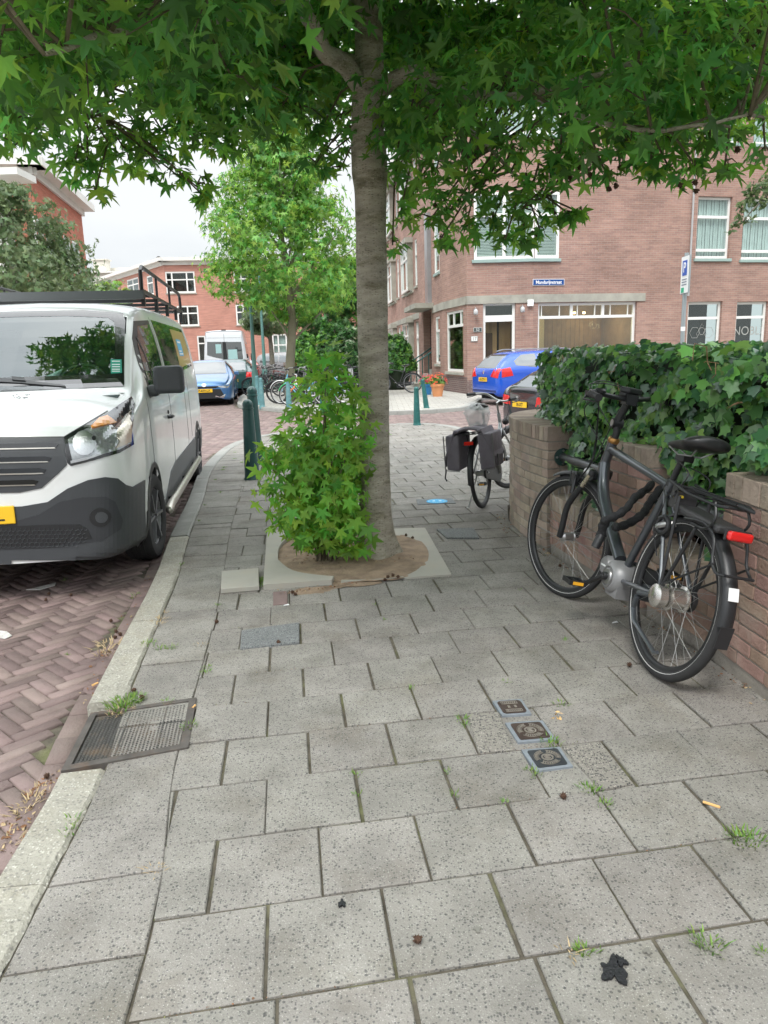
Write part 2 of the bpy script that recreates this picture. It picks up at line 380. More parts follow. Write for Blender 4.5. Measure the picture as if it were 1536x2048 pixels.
def offset_path(P, d):
    out = []
    for i in range(len(P)):
        a = P[max(i-1, 0)]; b = P[min(i+1, len(P)-1)]; tx, ty = b[0]-a[0], b[1]-a[1]; l = math.hypot(tx, ty) or 1
        out.append((P[i][0] + ty/l*d, P[i][1] - tx/l*d))
    return out
KOs = smooth_path(KO, 4); KIs = offset_path(KOs, .155)
def resample(P, step):
    out = [P[0]]; acc = 0
    for i in range(1, len(P)):
        a, b = P[i-1], P[i]; l = math.hypot(b[0]-a[0], b[1]-a[1]); d = step - acc
        while d <= l: out.append((a[0]+(b[0]-a[0])*d/l, a[1]+(b[1]-a[1])*d/l)); d += step
        acc = l - (d - step)
    return out
gy0, gy1 = 2.385, 2.88      # the gap where the gully cover interrupts the kerb
def kerb(P, name, width, near=False, step=1.0):
    pts = resample(P, step/24); inn = offset_path(pts, width); mb1 = MB(); mb2 = MB(); n = 24; i = 0
    while i + n < len(pts):
        k0, k1 = i, i+n
        if near and pts[k0][1] < gy1 and pts[k1][1] > gy0:
            if pts[k0][1] < gy0-.05:
                while pts[k1][1] > gy0: k1 -= 1
            else: i += 1; continue
            if k1-k0 < 1: i += 1; continue
        c = mb1 if (near and (pts[k0][1] < 4.9)) or (not near) else mb2
        dz = random.uniform(-.004, .004); rows = []
        for k in range(k0, k1+1):
            a, b = pts[k], inn[k]; sh = .0
            if k == k0 or k == k1:
                q = pts[k1 if k == k0 else k0]; d = math.hypot(q[0]-a[0], q[1]-a[1]); sh = .004/d
                a = (a[0]+(q[0]-a[0])*sh, a[1]+(q[1]-a[1])*sh); b = (b[0]+(q[0]-a[0])*sh, b[1]+(q[1]-a[1])*sh)
            wv = random.uniform(-.004, .004) if near else 0
            t_ = (b[0]-a[0], b[1]-a[1]); f = lambda u, z: (a[0]+t_[0]*u, a[1]+t_[1]*u, z)
            rows.append([f(0, -.2), f(-.0, -.012+dz), f(.08, .006+dz), f(.92+wv*4, .007+dz), f(1+wv*6, -.004+dz), f(1, -.2)])
        vs = [p for r_ in rows for p in r_]; fs = []
        for q in range(len(rows)-1):
            for j in range(5): fs.append((q*6+j, (q+1)*6+j, (q+1)*6+j+1, q*6+j+1))
        fs.append((0, 1, 2, 3, 4, 5)); e = (len(rows)-1)*6; fs.append((e+5, e+4, e+3, e+2, e+1, e))
        c.add(vs, fs); i = k1
    obs = []
    if mb1.v: obs.append(mb1.build(name, m_kerb if near else m_kerb2, smooth=40))
    if mb2.v: obs.append(mb2.build(name, m_kerb2, smooth=40))
    for o in obs: tag(o, kind='structure')
kerb(KOs, 'kerb', .155, near=True, step=1.0)
# far side of the cross street
KF = [(-7.2, 60), (-6.2, 40), (-5.3, 29), (-4.75, 25.2)] + [XY(*p) for p in ((476, 808), (492, 812), (532, 815), (575, 819), (650, 823), (782, 823), (905, 817))] + [(2.3, 19.6), (2.9, 21.9), (3.6, 23.2), (8, 24.2), (30, 29.5)]
KFs = smooth_path(KF, 3)
kerb(KFs, 'kerb', -.15, near=False)
# far pavement sheet
FP = offset_path(KFs, -.14) + [(30, 80), (-6, 80)]
mbp = MB()
m_slabfar = brickmat('slab_far', (.40, .385, .35), (.34, .33, .30), (.17, .15, .12), .30, .30, .012, var=.12)
mbp.add([(x, y, .0) for x, y in FP], [tuple(range(len(FP)-1, -1, -1))])
o = mbp.build('far_pavement', m_slabfar); wall_uv(o); tag(o, kind='structure')
# pavement and kerb on the left side of the street
o = MB().add([(-9.0, -3, .0), (-40, -3, 0), (-40, 70, 0), (-18.5, 70, 0), (-9.8, 24, 0)], [(0, 4, 3, 2, 1)]).build('far_pavement', m_slabfar); wall_uv(o); tag(o, kind='structure')

# ------------------------------------------------------------------ road bricks in herringbone
def herring_full(region_fn, x0, x1, y0, y1, rot=R(47)):
    V = []; F = []; L_ = .20; W_ = L_/3
    cs, sn = math.cos(rot), math.sin(rot); g = .0028
    cor = [(x*cs + y*sn, -x*sn + y*cs) for x in (x0, x1) for y in (y0, y1)]
    i0 = int(min(c[0] for c in cor)/W_)-4; i1 = int(max(c[0] for c in cor)/W_)+4; j0 = int(min(c[1] for c in cor)/W_)-4; j1 = int(max(c[1] for c in cor)/W_)+4
    def put2(cx, cy, lx, ly):
        X = cx*cs - cy*sn; Y = cx*sn + cy*cs
        if not (x0 < X < x1 and y0 < Y < y1) or not region_fn(X, Y): return
        hx, hy = lx/2-g, ly/2-g; dz = ROAD_Z + random.uniform(-.0025, .0025); tx, ty = random.uniform(-.015, .015), random.uniform(-.015, .015); jr = random.uniform(-.015, .015)
        b = len(V)
        for (e, zz) in ((0.005, 0), (0, -.006), (-.001, -.02)):
            for sx_, sy_ in ((-1, -1), (1, -1), (1, 1), (-1, 1)):
                x = sx_*(hx-e); y = sy_*(hy-e); x, y = x - y*jr, y + x*jr; px_, py_ = cx+x, cy+y
                V.append((px_*cs - py_*sn, px_*sn + py_*cs, dz + zz + x*tx + y*ty))
        F.append((b, b+1, b+2, b+3))
        for k in range(2):
            for q in range(4): F.append((b+4*k+q, b+4*(k+1)+q, b+4*(k+1)+(q+1) % 4, b+4*k+(q+1) % 4))
    for i in range(i0, i1):
        for j in range(j0, j1):
            k = (i - j) % 6
            if k == 0: put2((i+1.5)*W_, (j+.5)*W_, L_, W_)      # three cells along
            if k == 5: put2((i+.5)*W_, (j+1.5)*W_, W_, L_)
    return V, F
kerb_in = KIs
RG = [p for p in offset_path(KOs, -.11) if p[0] < 16]
RGf = [(p[0]-.1, p[1]-.08) for p in KFs if p[0] < 16]
road_poly = [(-9, 1.0)] + [(RG[0][0], 1.0)] + [p for p in RG if p[1] > 1.0] + list(reversed(RGf)) + [(-9, 40)]
V, F = herring_full(lambda x, y: inside((x, y), road_poly), -8.8, 9.5, 1.0, 27)
o = fast_mesh('road', V, F, m_rbrick); tag(o, kind='structure')
# gutter course: bricks laid end to end along the kerb
V = []; F = []
gp = resample([p for p in KOs if p[1] > .8 and p[0] < 7], .205); gi = offset_path(gp, -.012); gout = offset_path(gp, -.105)
for k in range(len(gp)-1):
    z = ROAD_Z + random.uniform(-.003, .003); a, b, c, d = gi[k], gi[k+1], gout[k+1], gout[k]
    f = lambda p, q, t: (p[0]+(q[0]-p[0])*t, p[1]+(q[1]-p[1])*t)
    P4 = [f(a, b, .02), f(a, b, .98), f(d, c, .98), f(d, c, .02)]; cx = sum(p[0] for p in P4)/4; cy = sum(p[1] for p in P4)/4; bi = len(V)
    for e, zz in ((.95, 0), (1, -.006), (1.0, -.02)):
        for p in P4: V.append((cx+(p[0]-cx)*e, cy+(p[1]-cy)*e, z+zz))
    F.append((bi+3, bi+2, bi+1, bi))
    for kk in range(2):
        for q in range(4): F.append((bi+4*kk+(q+1) % 4, bi+4*(kk+1)+(q+1) % 4, bi+4*(kk+1)+q, bi+4*kk+q))
o = fast_mesh('road_gutter', V, F, m_rbrick); tag(o, kind='structure')

# ------------------------------------------------------------------ pavement slabs
A_, B_ = R(-6.9), R(9.17)         # column direction and row direction, as laid
e1 = (math.cos(B_), math.sin(B_)); e2 = (math.sin(A_), math.cos(A_))
V0 = 4.4444
offs = {1: .23924, 2: .13675, 3: -.00973, 4: -.15618, 5: -.30554, 6: -.14749, 7: -.29838, 8: -.14221, 9: .31630, 10: .17386}
WALL = [(1.62, -1.5), (1.60, 1.0), (1.53, 2.79), (1.10, 5.37), (1.05, 6.15), (1.14, 6.75), (1.45, 7.25), (3, 8.0), (30, 13)]
pave_poly = [p for p in KIs if p[1] > -1.3] + [(30, 13.1)] + list(reversed(WALL))
if area(pave_poly) < 0: pave_poly.reverse()
base = MB(); base.add([(x, y, -.0085) for x, y in pave_poly], [tuple(range(len(pave_poly)))]); o = base.build('pavement_bedding', m_joint); tag(o, kind='structure')
colx = smooth_path([(-.50, -1.2), (-.592, 1.359), (-.764, 2.377), (-.901, 3.534), (-1.026, 4.436), (-1.284, 6.076), (-1.62, 8.5), (-1.85, 10.2), (-1.95, 12), (-1.9, 14.8)], 6)
colpoly = [p for p in KIs if p[1] < 13.4] + list(reversed([p for p in colx if p[1] < 14]))
fieldpoly = None
SV = []; SF = []; special = {}
slab_objs = {'slab': MB(), 'rough': MB()}
def slab(poly, target=None, g=.0043, z=0.0):
    if len(poly) < 3 or abs(area(poly)) < .0012: return
    if area(poly) < 0: poly = poly[::-1]
    cx = sum(p[0] for p in poly)/len(poly); cy = sum(p[1] for p in poly)/len(poly); n = len(poly)
    def inset(d):
        out = []
        for i in range(n):
            a, b, c = poly[i-1], poly[i], poly[(i+1) % n]
            u = Vector((b[0]-a[0], b[1]-a[1])); v = Vector((c[0]-b[0], c[1]-b[1]))
            if u.length < 1e-6 or v.length < 1e-6: out.append(b); continue
            u.normalize(); v.normalize(); nrm = Vector((-u.y-v.y, u.x+v.x)); l = nrm.length
            if l < .3: nrm = Vector((-u.y, u.x)); l = 1; k = 1
            else: nrm = nrm/l; k = min(2.2, 1/max(.3, nrm.dot(Vector((-u.y, u.x)))))
            out.append((b[0]+nrm.x*d*k, b[1]+nrm.y*d*k))
        return out
    tz = random.uniform(-.0028, .0028); tx, ty = random.uniform(-.008, .008), random.uniform(-.008, .008)
    g = g*random.uniform(.75, 1.35)
    ring = []
    for d, zz in ((g, -.03), (g, -.004), (g+.0035, 0)):
        ring.append([(x, y, z + tz + zz + (x-cx)*tx + (y-cy)*ty) for x, y in inset(d)])
    vs = ring[0]+ring[1]+ring[2]; fs = [tuple(range(2*n, 3*n))]
    for k in range(2):
        for i in range(n): fs.append((k*n+i, k*n+(i+1) % n, (k+1)*n+(i+1) % n, (k+1)*n+i))
    (target or slab_objs['slab']).add(vs, fs)
def nearest_x(path, y):
    for i in range(len(path)-1):
        if path[i][1] <= y <= path[i+1][1]:
            t = (y-path[i][1])/(path[i+1][1]-path[i][1]+1e-9); return path[i][0]+(path[i+1][0]-path[i][0])*t
    return path[-1][0]
pit_out = [XY(527, 1180), XY(903, 1152), XY(850, 1058), XY(535, 1068)]
_pc = (sum(p[0] for p in pit_out)/4, sum(p[1] for p in pit_out)/4); pit_core = [(_pc[0]+(p[0]-_pc[0])*.68, _pc[1]+(p[1]-_pc[1])*.68) for p in pit_out]
field = [p for p in colx if p[1] < 14.6] + [p for p in KIs if p[1] > 13.2 and p[0] > -1.9] + [(30, 13.1)] + list(reversed(WALL))
if area(field) < 0: field.reverse()
half_rows = {}
for r_ in range(-38, 21):
    k = r_           # row between line k-1 and k
    v1 = V0 - .3*(k-1); v0 = V0 - .3*k
    off = offs.get(k, (.05 + .1497*(k % 2)) if k > 10 or k < 1 else 0)
    umin, umax = -4, 12 if k < -8 else 4
    u = off + math.floor((umin-off)/.3)*.3
    while u < umax:
        ju = random.uniform(-.004, .004); w_ = .3
        c = [(u+ju, v0), (u+ju+w_, v0), (u+ju+w_, v1), (u+ju, v1)]
        quad = [(a*e1[0]+b*e2[0], a*e1[1]+b*e2[1]) for a, b in c]
        cx = sum(p[0] for p in quad)/4; cy = sum(p[1] for p in quad)/4
        if not (cy > 17 or cy < -1.4 or cx < -3 or cx > 12):
            pl = clip_poly(field, quad)
            if len(pl) > 2 and not inside((cx, cy), pit_core):
                if cy > 6.3 and random.random() < .04 :
                    slab(pl)
                else: slab(pl)
        u += w_
# kerb side column of slabs
y = -.9
while y < 13.2:
    h = random.choice((.3, .3, .3, .3, .15)) if y > 2.9 else .3
    xa, xb = nearest_x(KIs, y)-.0, nearest_x(colx, y); sl_ = .045
    ya, yb = y, y+(xb-xa)*.17; xa2, xb2 = nearest_x(KIs, y+h), nearest_x(colx, y+h)
    slab([(xa+.002, ya), (xb, yb), (xb2, yb+h), (xa2+.002, ya+h)])
    y += h
o = slab_objs['slab'].build('pavement', m_slab); tag(o, kind='structure')
# slabs of another stone set among them
def quadpx(pts, z=0.0): return [XY(*p, z) for p in pts]
def stone(pts, name, m_, label, cat, group=None, up=.004):
    q = quadpx(pts)
    if area(q) < 0: q.reverse()
    t = MB(); slab(q, t, g=.003, z=up+.005); o = t.build(name, m_); tag(o, label, cat, group)
    return o
stone([(482, 1263), (600, 1247), (600, 1287), (479, 1301)], 'paving_slab', m_slab_dark, 'dark grey speckled slab laid flush in front of the tree pit', 'paving slab')
stone([(872, 1060), (948, 1057), (960, 1078), (893, 1078)], 'paving_slab', m_slab_dark, 'dark gravelly slab in the pavement between the tree pit and the curved wall', 'paving slab')
stone([(1122, 1495), (1203, 1486), (1270, 1570), (1200, 1582)], 'paving_slab', m_slab_rough, 'coarse black and white pebbled half slab beside the small valve covers', 'paving slab')
stone([(932, 1430), (998, 1425), (1032, 1502), (955, 1507)], 'paving_slab', m_slab_rough, 'pale coarse gravel half slab left of the small valve covers', 'paving slab')
stone([(443, 1152), (519, 1146), (520, 1182), (441, 1188)], 'paving_slab', m_slab_pale, 'pale raised concrete block at the left end of the tree pit edging', 'paving slab', up=.03)
stone([(545, 1186), (576, 1184), (577, 1209), (545, 1212)], 'paving_brick', m_rbrick, 'single brown brick set among grey slabs below the tree pit', 'brick')
# strip of slabs in which the valve covers sit
# ------------------------------------------------------------------ tree pit
def pit():
    root = empty('tree_pit', (0, 0, 0)); tag(root, 'sandy tree pit with a pale concrete edging round the trunk', 'tree pit')
    o4 = [Vector((*p, 0)) for p in pit_out]; c = sum(o4, Vector())/4
    inn = [XY(*p) for p in ((556, 1128), (585, 1150), (640, 1160), (700, 1163), (780, 1160), (822, 1150), (848, 1128), (848, 1100), (820, 1078), (760, 1072), (640, 1072), (585, 1080), (560, 1100))]
    inn = smooth_path(inn + [inn[0]], 4)[:-1]
    def outer(p):
        d = Vector((p[0]-c.x, p[1]-c.y)); best = None
        for i in range(4):
            a, b = o4[i], o4[(i+1) % 4]; ex, ey = b.x-a.x, b.y-a.y; den = d.x*ey - d.y*ex
            if abs(den) < 1e-9: continue
            t = ((a.x-c.x)*ey - (a.y-c.y)*ex)/den; s = ((a.x-c.x)*d.y - (a.y-c.y)*d.x)/den
            if t > 0 and -.001 <= s <= 1.001 and (best is None or t < best): best = t
        return (c.x+d.x*best, c.y+d.y*best)
    n = len(inn)
    for lo, hi, h in ((lambda px: px < 668, None, .034), (lambda px: px >= 668, None, .012)):
        m2 = MB()
        for i in range(n):
            a, b = inn[i], inn[(i+1) % n]; mid = ((a[0]+b[0])/2, (a[1]+b[1])/2); px, py = proj((mid[0], mid[1], 0))
            if not lo(px): continue
            if 672 < px < 690 and py > 1120: continue
            oa, ob = outer(a), outer(b)
            if px >= 668 and py > 1120 and px < 800:
                oa = (oa[0], oa[1]+.02); ob = (ob[0], ob[1]+.02)
            bot = [(oa[0], oa[1], -.02), (ob[0], ob[1], -.02), (b[0], b[1], -.02), (a[0], a[1], -.02)]; top = [(x, y, h) for x, y, z in bot]
            m2.hexa(bot, top)
        # corners of the outer rectangle
        for q in o4:
            px, py = proj(q)
            if lo(px):
                near_ = sorted(((outer(p)[0]-q.x)**2 + (outer(p)[1]-q.y)**2, i) for i, p in enumerate(inn))[:2]
                pa, pb = outer(inn[near_[0][1]]), outer(inn[near_[1][1]]); tri = [(q.x, q.y), pa, pb]
                if abs(area(tri)) > 1e-6:
                    if area(tri) < 0: tri.reverse()
                    m2.prism(tri, -.02, h-.0005)
        m2.build('concrete_edging', m_slab_pale, root)
    # soil
    gx = 44; m3 = MB(); idx = {}
    xs = [p[0] for p in inn]; ys = [p[1] for p in inn]; x0, x1, y0, y1 = min(xs)-.03, max(xs)+.03, min(ys)-.03, max(ys)+.03
    for j in range(gx):
        for i in range(gx):
            x, y = x0+(x1-x0)*i/gx, y0+(y1-y0)*j/gx; dx, dy = (x1-x0)/gx, (y1-y0)/gx
            pl = clip_poly([(p[0]+(p[0]-c.x)*.04, p[1]+(p[1]-c.y)*.04) for p in inn], [(x, y), (x+dx, y), (x+dx, y+dy), (x, y+dy)])
            if len(pl) > 2:
                hh = lambda p: .008 + .022*math.exp(-((p[0]+.02)**2+(p[1]-5.15)**2)/.12) + .004*math.sin(p[0]*37+p[1]*11)*math.sin(p[1]*29-p[0]*17)
                m3.add([(p[0], p[1], hh(p)) for p in pl], [tuple(range(len(pl)))])
    m3.build('soil', m_soil, root, smooth=True)
    # sand spilled over the front edge
    return root
pit()
# spilled soil in the gap of the edging: dirt lying on the slabs
sp = MB(); q = [(x_+random.gauss(0, .006), y_+random.gauss(0, .006)) for x_, y_ in smooth_path([XY(*p) for p in ((575, 1187), (600, 1178), (640, 1173), (668, 1165), (690, 1152), (735, 1160), (765, 1164), (740, 1172), (690, 1175), (650, 1184), (610, 1190), (575, 1187))], 5)[:-1]]
if area(q) < 0: q.reverse()
sp.add([(x, y, .0022) for x, y in q], [tuple(range(len(q)))]); o = sp.build('spilled_soil', m_soil); tag(o, kind='stuff')

# ------------------------------------------------------------------ gully cover
def gully():
    q = [Vector((*XY(*p), .0)) for p in ((122, 1545), (377, 1497), (393, 1397), (182, 1428))]
    root = empty('gully_cover', (0, 0, 0)); tag(root, 'rusty studded cast iron cover set in the kerb line', 'drain cover')
    def P(u, v, z): a = q[0].lerp(q[1], u); b = q[3].lerp(q[2], u); p = a.lerp(b, v); return (p.x, p.y, z)
    f = MB()
    for u0, u1, v0, v1 in ((0, 1, 0, .08), (0, 1, .94, 1), (0, .06, .08, .94), (.93, 1, .08, .94)):
        f.hexa([P(u0, v0, -.05), P(u1, v0, -.05), P(u1, v1, -.05), P(u0, v1, -.05)], [P(u0, v0, .006), P(u1, v0, .006), P(u1, v1, .006), P(u0, v1, .006)])
    f.build('frame', M('rusty_iron', (.10, .09, .082), .7, metal=.3, var=.35, vs=12, stain=(8, (.17, .105, .065), .6)), root)
    p = MB(); p.hexa([P(.065, .09, -.04), P(.925, .09, -.04), P(.925, .93, -.04), P(.065, .93, -.04)], [P(.065, .09, -.004), P(.925, .09, -.004), P(.925, .93, -.004), P(.065, .93, -.004)])
    NU, NV = 26, 22
    for i in range(NU):
        for j in range(NV):
            if 16 < i < 19 and 8 < j < 15 and j % 3: continue
            u0 = .085 + .83*i/NU; v0 = .11 + .80*j/NV; du, dv = .83/NU*.6, .8/NV*.42; e = .003
            p.hexa([P(u0, v0, -.005), P(u0+du, v0, -.005), P(u0+du, v0+dv, -.005), P(u0, v0+dv, -.005)],
                   [P(u0+e, v0+e, .003), P(u0+du-e, v0+e, .003), P(u0+du-e, v0+dv-e, .003), P(u0+e, v0+dv-e, .003)])
    for u in (.38, .72): p.hexa([P(u, .12, -.004), P(u+.012, .12, -.004), P(u+.012, .9, -.004), P(u, .9, -.004)], [P(u, .12, .002), P(u+.012, .12, .002), P(u+.012, .9, .002), P(u, .9, .002)])
    p.build('plate', m_iron, root)
gully()
# ------------------------------------------------------------------ three little street covers
def cover(pts, label, kind):
    q = [Vector((*XY(*p), 0)) for p in pts]     # near-left, near-right, far-right, far-left
    root = empty('valve_cover', (0, 0, 0)); tag(root, label, 'valve cover', 'small valve covers in the pavement')
    def P(u, v, z): a = q[0].lerp(q[1], u); b = q[3].lerp(q[2], u); p = a.lerp(b, v); return (p.x, p.y, z)
    def rect(mb, u0, u1, v0, v1, z0, z1): mb.hexa([P(u0, v0, z0), P(u1, v0, z0), P(u1, v1, z0), P(u0, v1, z0)], [P(u0, v0, z1), P(u1, v0, z1), P(u1, v1, z1), P(u0, v1, z1)])
    a = MB(); rect(a, 0, 1, 0, 1, -.02, .0055); a.build('surround', m_lead, root)
    def rr(r_): # rounded square
        out = []
        for (cu, cv, a0) in ((1-r_, r_, -90), (1-r_, 1-r_, 0), (r_, 1-r_, 90), (r_, r_, 180)):
            for k in range(5): an = R(a0+22.5*k); out.append((cu+r_*math.cos(an), cv+r_*math.sin(an)))
        return [(.1+.8*x, .1+.8*y) for x, y in out]
    l = MB(); pr = rr(.16 if kind == 'a' else .08); l.hexa([P(u, v, 0) for u, v in pr], [P(u, v, .0085) for u, v in pr])
    l.build('lid', M('bronze_lid', (.075, .052, .042), .5, metal=.5, var=.3, vs=20) if kind != 'c' else M('black_lid', (.04, .045, .05), .55, metal=.3, var=.3, vs=20), root)
    t = MB()
    if kind == 'a':
        for v0, v1, u0, u1 in ((.66, .84, .2, .76), (.16, .32, .22, .78)):
            rect(t, u0, u1, v0, v0+.03, .0085, .0105); rect(t, u0, u1, v1-.03, v1, .0085, .0105); rect(t, u0, u0+.02, v0, v1, .0085, .0105); rect(t, u1-.02, u1, v0, v1, .0085, .0105)
            for k in range(7): rect(t, u0+.05+k*.068, u0+.085+k*.068, v0+.05, v1-.05, .0085, .0103)
        rect(t, .36, .44, .42, .56, .0085, .0105); rect(t, .58, .66, .42, .56, .0085, .0105)
    else:
        def arc(r0, r1, a0, a1):
            n = 10
            for k in range(n):
                b0, b1 = R(a0+(a1-a0)*k/n), R(a0+(a1-a0)*(k+1)/n)
                pt = lambda r_, an: (.5+r_*math.cos(an), .5+r_*math.sin(an))
                ps = [pt(r0, b0), pt(r1, b0), pt(r1, b1), pt(r0, b1)]
                t.hexa([P(u, v, .0085) for u, v in ps], [P(u, v, .0108) for u, v in ps])
        for a0 in (100, -20, 220): arc(.215, .225, a0, a0+100); arc(.33, .34, a0, a0+100)
        for a0 in (100, -20, 220):
            for k in range(8): arc(.24, .315, a0+5+12*k, a0+11.5+12*k)
        arc(.12, .16, 0, 360)
        arc(.0, .09, 20, 160); arc(.0, .09, 200, 340)
    t.build('raised_lettering', m_iron_l, root)
cover([(1004, 1434), (1063, 1430), (1043, 1400), (985, 1404)], 'bronze rounded cover with two framed text panels, farthest of the three', 'a')
cover([(1036, 1488), (1112, 1481), (1085, 1443), (1010, 1448)], 'brown cover with a ring emblem, middle of the three', 'b')
cover([(1072, 1545), (1146, 1535), (1119, 1496), (1043, 1502)], 'black cover with a ring emblem, nearest of the three', 'c')
# round blue marking painted on a slab
bm = MB(); c0 = G(874, 1004); ring = [(c0.x+.1*math.cos(2*PI*k/32), c0.y+.1*math.sin(2*PI*k/32)) for k in range(32)]
mk = empty('pavement_marking', (0, 0, 0)); tag(mk, 'round light blue sign stuck on a dark slab near the second bicycle', 'floor sign')
q = MB(); q.prism([(c0.x-.19, c0.y-.13), (c0.x+.17, c0.y-.1), (c0.x+.15, c0.y+.15), (c0.x-.19, c0.y+.14)], 0, .0062); q.build('backing_slab', m_slab_dark, mk)
bm.prism(ring, .006, .0095); bm.build('disc', m_paint_blue, mk)
pw = M('pale_print', (.5, .75, .85), .6); g = MB()
for k in range(24):
    a = 2*PI*k/24; g.box((c0.x+.083*math.cos(a), c0.y+.083*math.sin(a), .0108), (.012, .006, .002), rz=a+PI/2)
g.box((c0.x-.03, c0.y, .0108), (.025, .04, .002)); g.box((c0.x+.03, c0.y, .0108), (.025, .04, .002)); g.build('print', pw, mk)
# white road markings
def road_mark(pts, label):
    q = quadpx(pts, ROAD_Z+.004)
    if area(q) < 0: q.reverse()
    o = MB().prism(q, ROAD_Z+.003, ROAD_Z+.0075).build('road_marking', M('worn_white', (.62, .61, .58), .7, var=.35, vs=25)); tag(o, label, 'road marking')
road_mark([(52, 1180), (72, 1176), (112, 1166), (110, 1171), (80, 1180)], 'worn white paint patch on bricks below the van bumper')
road_mark([(0, 1262), (14, 1264), (24, 1272), (10, 1278), (0, 1276)], 'worn white paint patch at the left edge of the road')
# ================================================================== walls with openings
m_brick = brickmat('brick_brown', (.37, .225, .18), (.30, .185, .155), (.36, .30, .26), .215, .066, .011, var=.20)
m_brick_dark = brickmat('brick_dark', (.17, .105, .095), (.13, .09, .085), (.32, .29, .27), .215, .066, .013, var=.2)
m_brick_red = brickmat('brick_red', (.46, .155, .10), (.40, .13, .085), (.40, .25, .2), .215, .066, .010, var=.12)
m_brick_pink = brickmat('brick_pink', (.52, .25, .19), (.47, .22, .17), (.42, .30, .26), .215, .066, .010, var=.1)
m_conc = M('concrete', (.36, .35, .30), .9, var=.2, vs=1.6, bump=.3, bs=50, stain=(1.2, (.22, .215, .185), .6))
m_sill = M('green_sill', (.30, .40, .37), .6, var=.08)
m_wfr = M('white_frame', (.80, .80, .77), .4, var=.04, vs=2)
m_fascia = M('white_fascia', (.70, .69, .65), .6, var=.06)
m_pane = glassmat('pane', (.84, .90, .89), ior=1.6)
m_pane_dark = glassmat('pane_dark', (.78, .84, .80), ior=1.7)
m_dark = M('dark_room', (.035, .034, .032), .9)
m_curt = M('curtain', (.78, .80, .78), .9, var=.1, vs=3)
m_blind = M('blind', (.66, .68, .62), .8)
m_wood = M('wood_board', (.30, .19, .10), .6, var=.25, vs=3)
m_green = M('green_paint', (.012, .085, .075), .4, var=.12, vs=20)
m_greenold = M('faded_green_paint', (.085, .22, .215), .55, var=.2, vs=18, stain=(20, (.16, .28, .27), .5))
m_pipe = M('grey_pipe', (.42, .42, .42), .5)
m_roof = M('roof_felt', (.12, .12, .12), .9)
m_slate = M('metal_cladding', (.33, .34, .35), .35, metal=.5, var=.1)

def wall_part(root, name, o2, d2, L_, z0, z1, holes, mat, thick=.28, nrm=1):
    """wall from o2 along unit d2 for L_ metres, z0..z1, with rectangular holes (s0,s1,h0,h1); outer face on the side nrm"""
    n2 = (d2[1]*nrm, -d2[0]*nrm)
    S = sorted({0, L_, *[h[0] for h in holes], *[h[1] for h in holes]}); Z = sorted({z0, z1, *[h[2] for h in holes], *[h[3] for h in holes]})
    S = [s for s in S if 0 <= s <= L_]; Z = [z for z in Z if z0 <= z <= z1]
    mb = MB(); P = lambda s, z, d=0: (o2[0]+d2[0]*s-n2[0]*d, o2[1]+d2[1]*s-n2[1]*d, z)
    for i in range(len(S)-1):
        for j in range(len(Z)-1):
            sm, zm = (S[i]+S[i+1])/2, (Z[j]+Z[j+1])/2
            if any(h[0] < sm < h[1] and h[2] < zm < h[3] for h in holes): continue
            q = [P(S[i], Z[j]), P(S[i+1], Z[j]), P(S[i+1], Z[j+1]), P(S[i], Z[j+1])]
            mb.add(q if nrm > 0 else q[::-1], [(0, 1, 2, 3)])
    for s0, s1, h0, h1 in holes:
        s0, s1, h0, h1 = max(s0, 0), min(s1, L_), max(h0, z0), min(h1, z1)
        for a, b, c, d in ((P(s0, h0), P(s0, h1), P(s0, h1, thick), P(s0, h0, thick)), (P(s1, h1), P(s1, h0), P(s1, h0, thick), P(s1, h1, thick)),
                           (P(s0, h1), P(s1, h1), P(s1, h1, thick), P(s0, h1, thick)), (P(s1, h0), P(s0, h0), P(s0, h0, thick), P(s1, h0, thick))):
            mb.add([a, b, c, d] if nrm > 0 else [d, c, b, a], [(0, 1, 2, 3)])
    a, b, c, d = P(0, z1), P(L_, z1), P(L_, z1, thick), P(0, z1, thick); mb.add([a, b, c, d], [(0, 1, 2, 3)])
    o = mb.build(name, mat, root); wall_uv(o); return o
def frame_on(o2, d2, nrm=1):
    n2 = (d2[1]*nrm, -d2[0]*nrm)
    ang = math.atan2(d2[1], d2[0])
    def bx(mb, s0, s1, z0, z1, dep0, dep1):
        """box in wall coordinates; depth measured inward from the outer face"""
        P = lambda s, d, z: (o2[0]+d2[0]*s-n2[0]*d, o2[1]+d2[1]*s-n2[1]*d, z)
        mb.hexa([P(s0, dep0, z0), P(s1, dep0, z0), P(s1, dep1, z0), P(s0, dep1, z0)] if nrm > 0 else [P(s0, dep1, z0), P(s1, dep1, z0), P(s1, dep0, z0), P(s0, dep0, z0)],
                [P(s0, dep0, z1), P(s1, dep0, z1), P(s1, dep1, z1), P(s0, dep1, z1)] if nrm > 0 else [P(s0, dep1, z1), P(s1, dep1, z1), P(s1, dep0, z1), P(s0, dep0, z1)])
    return bx
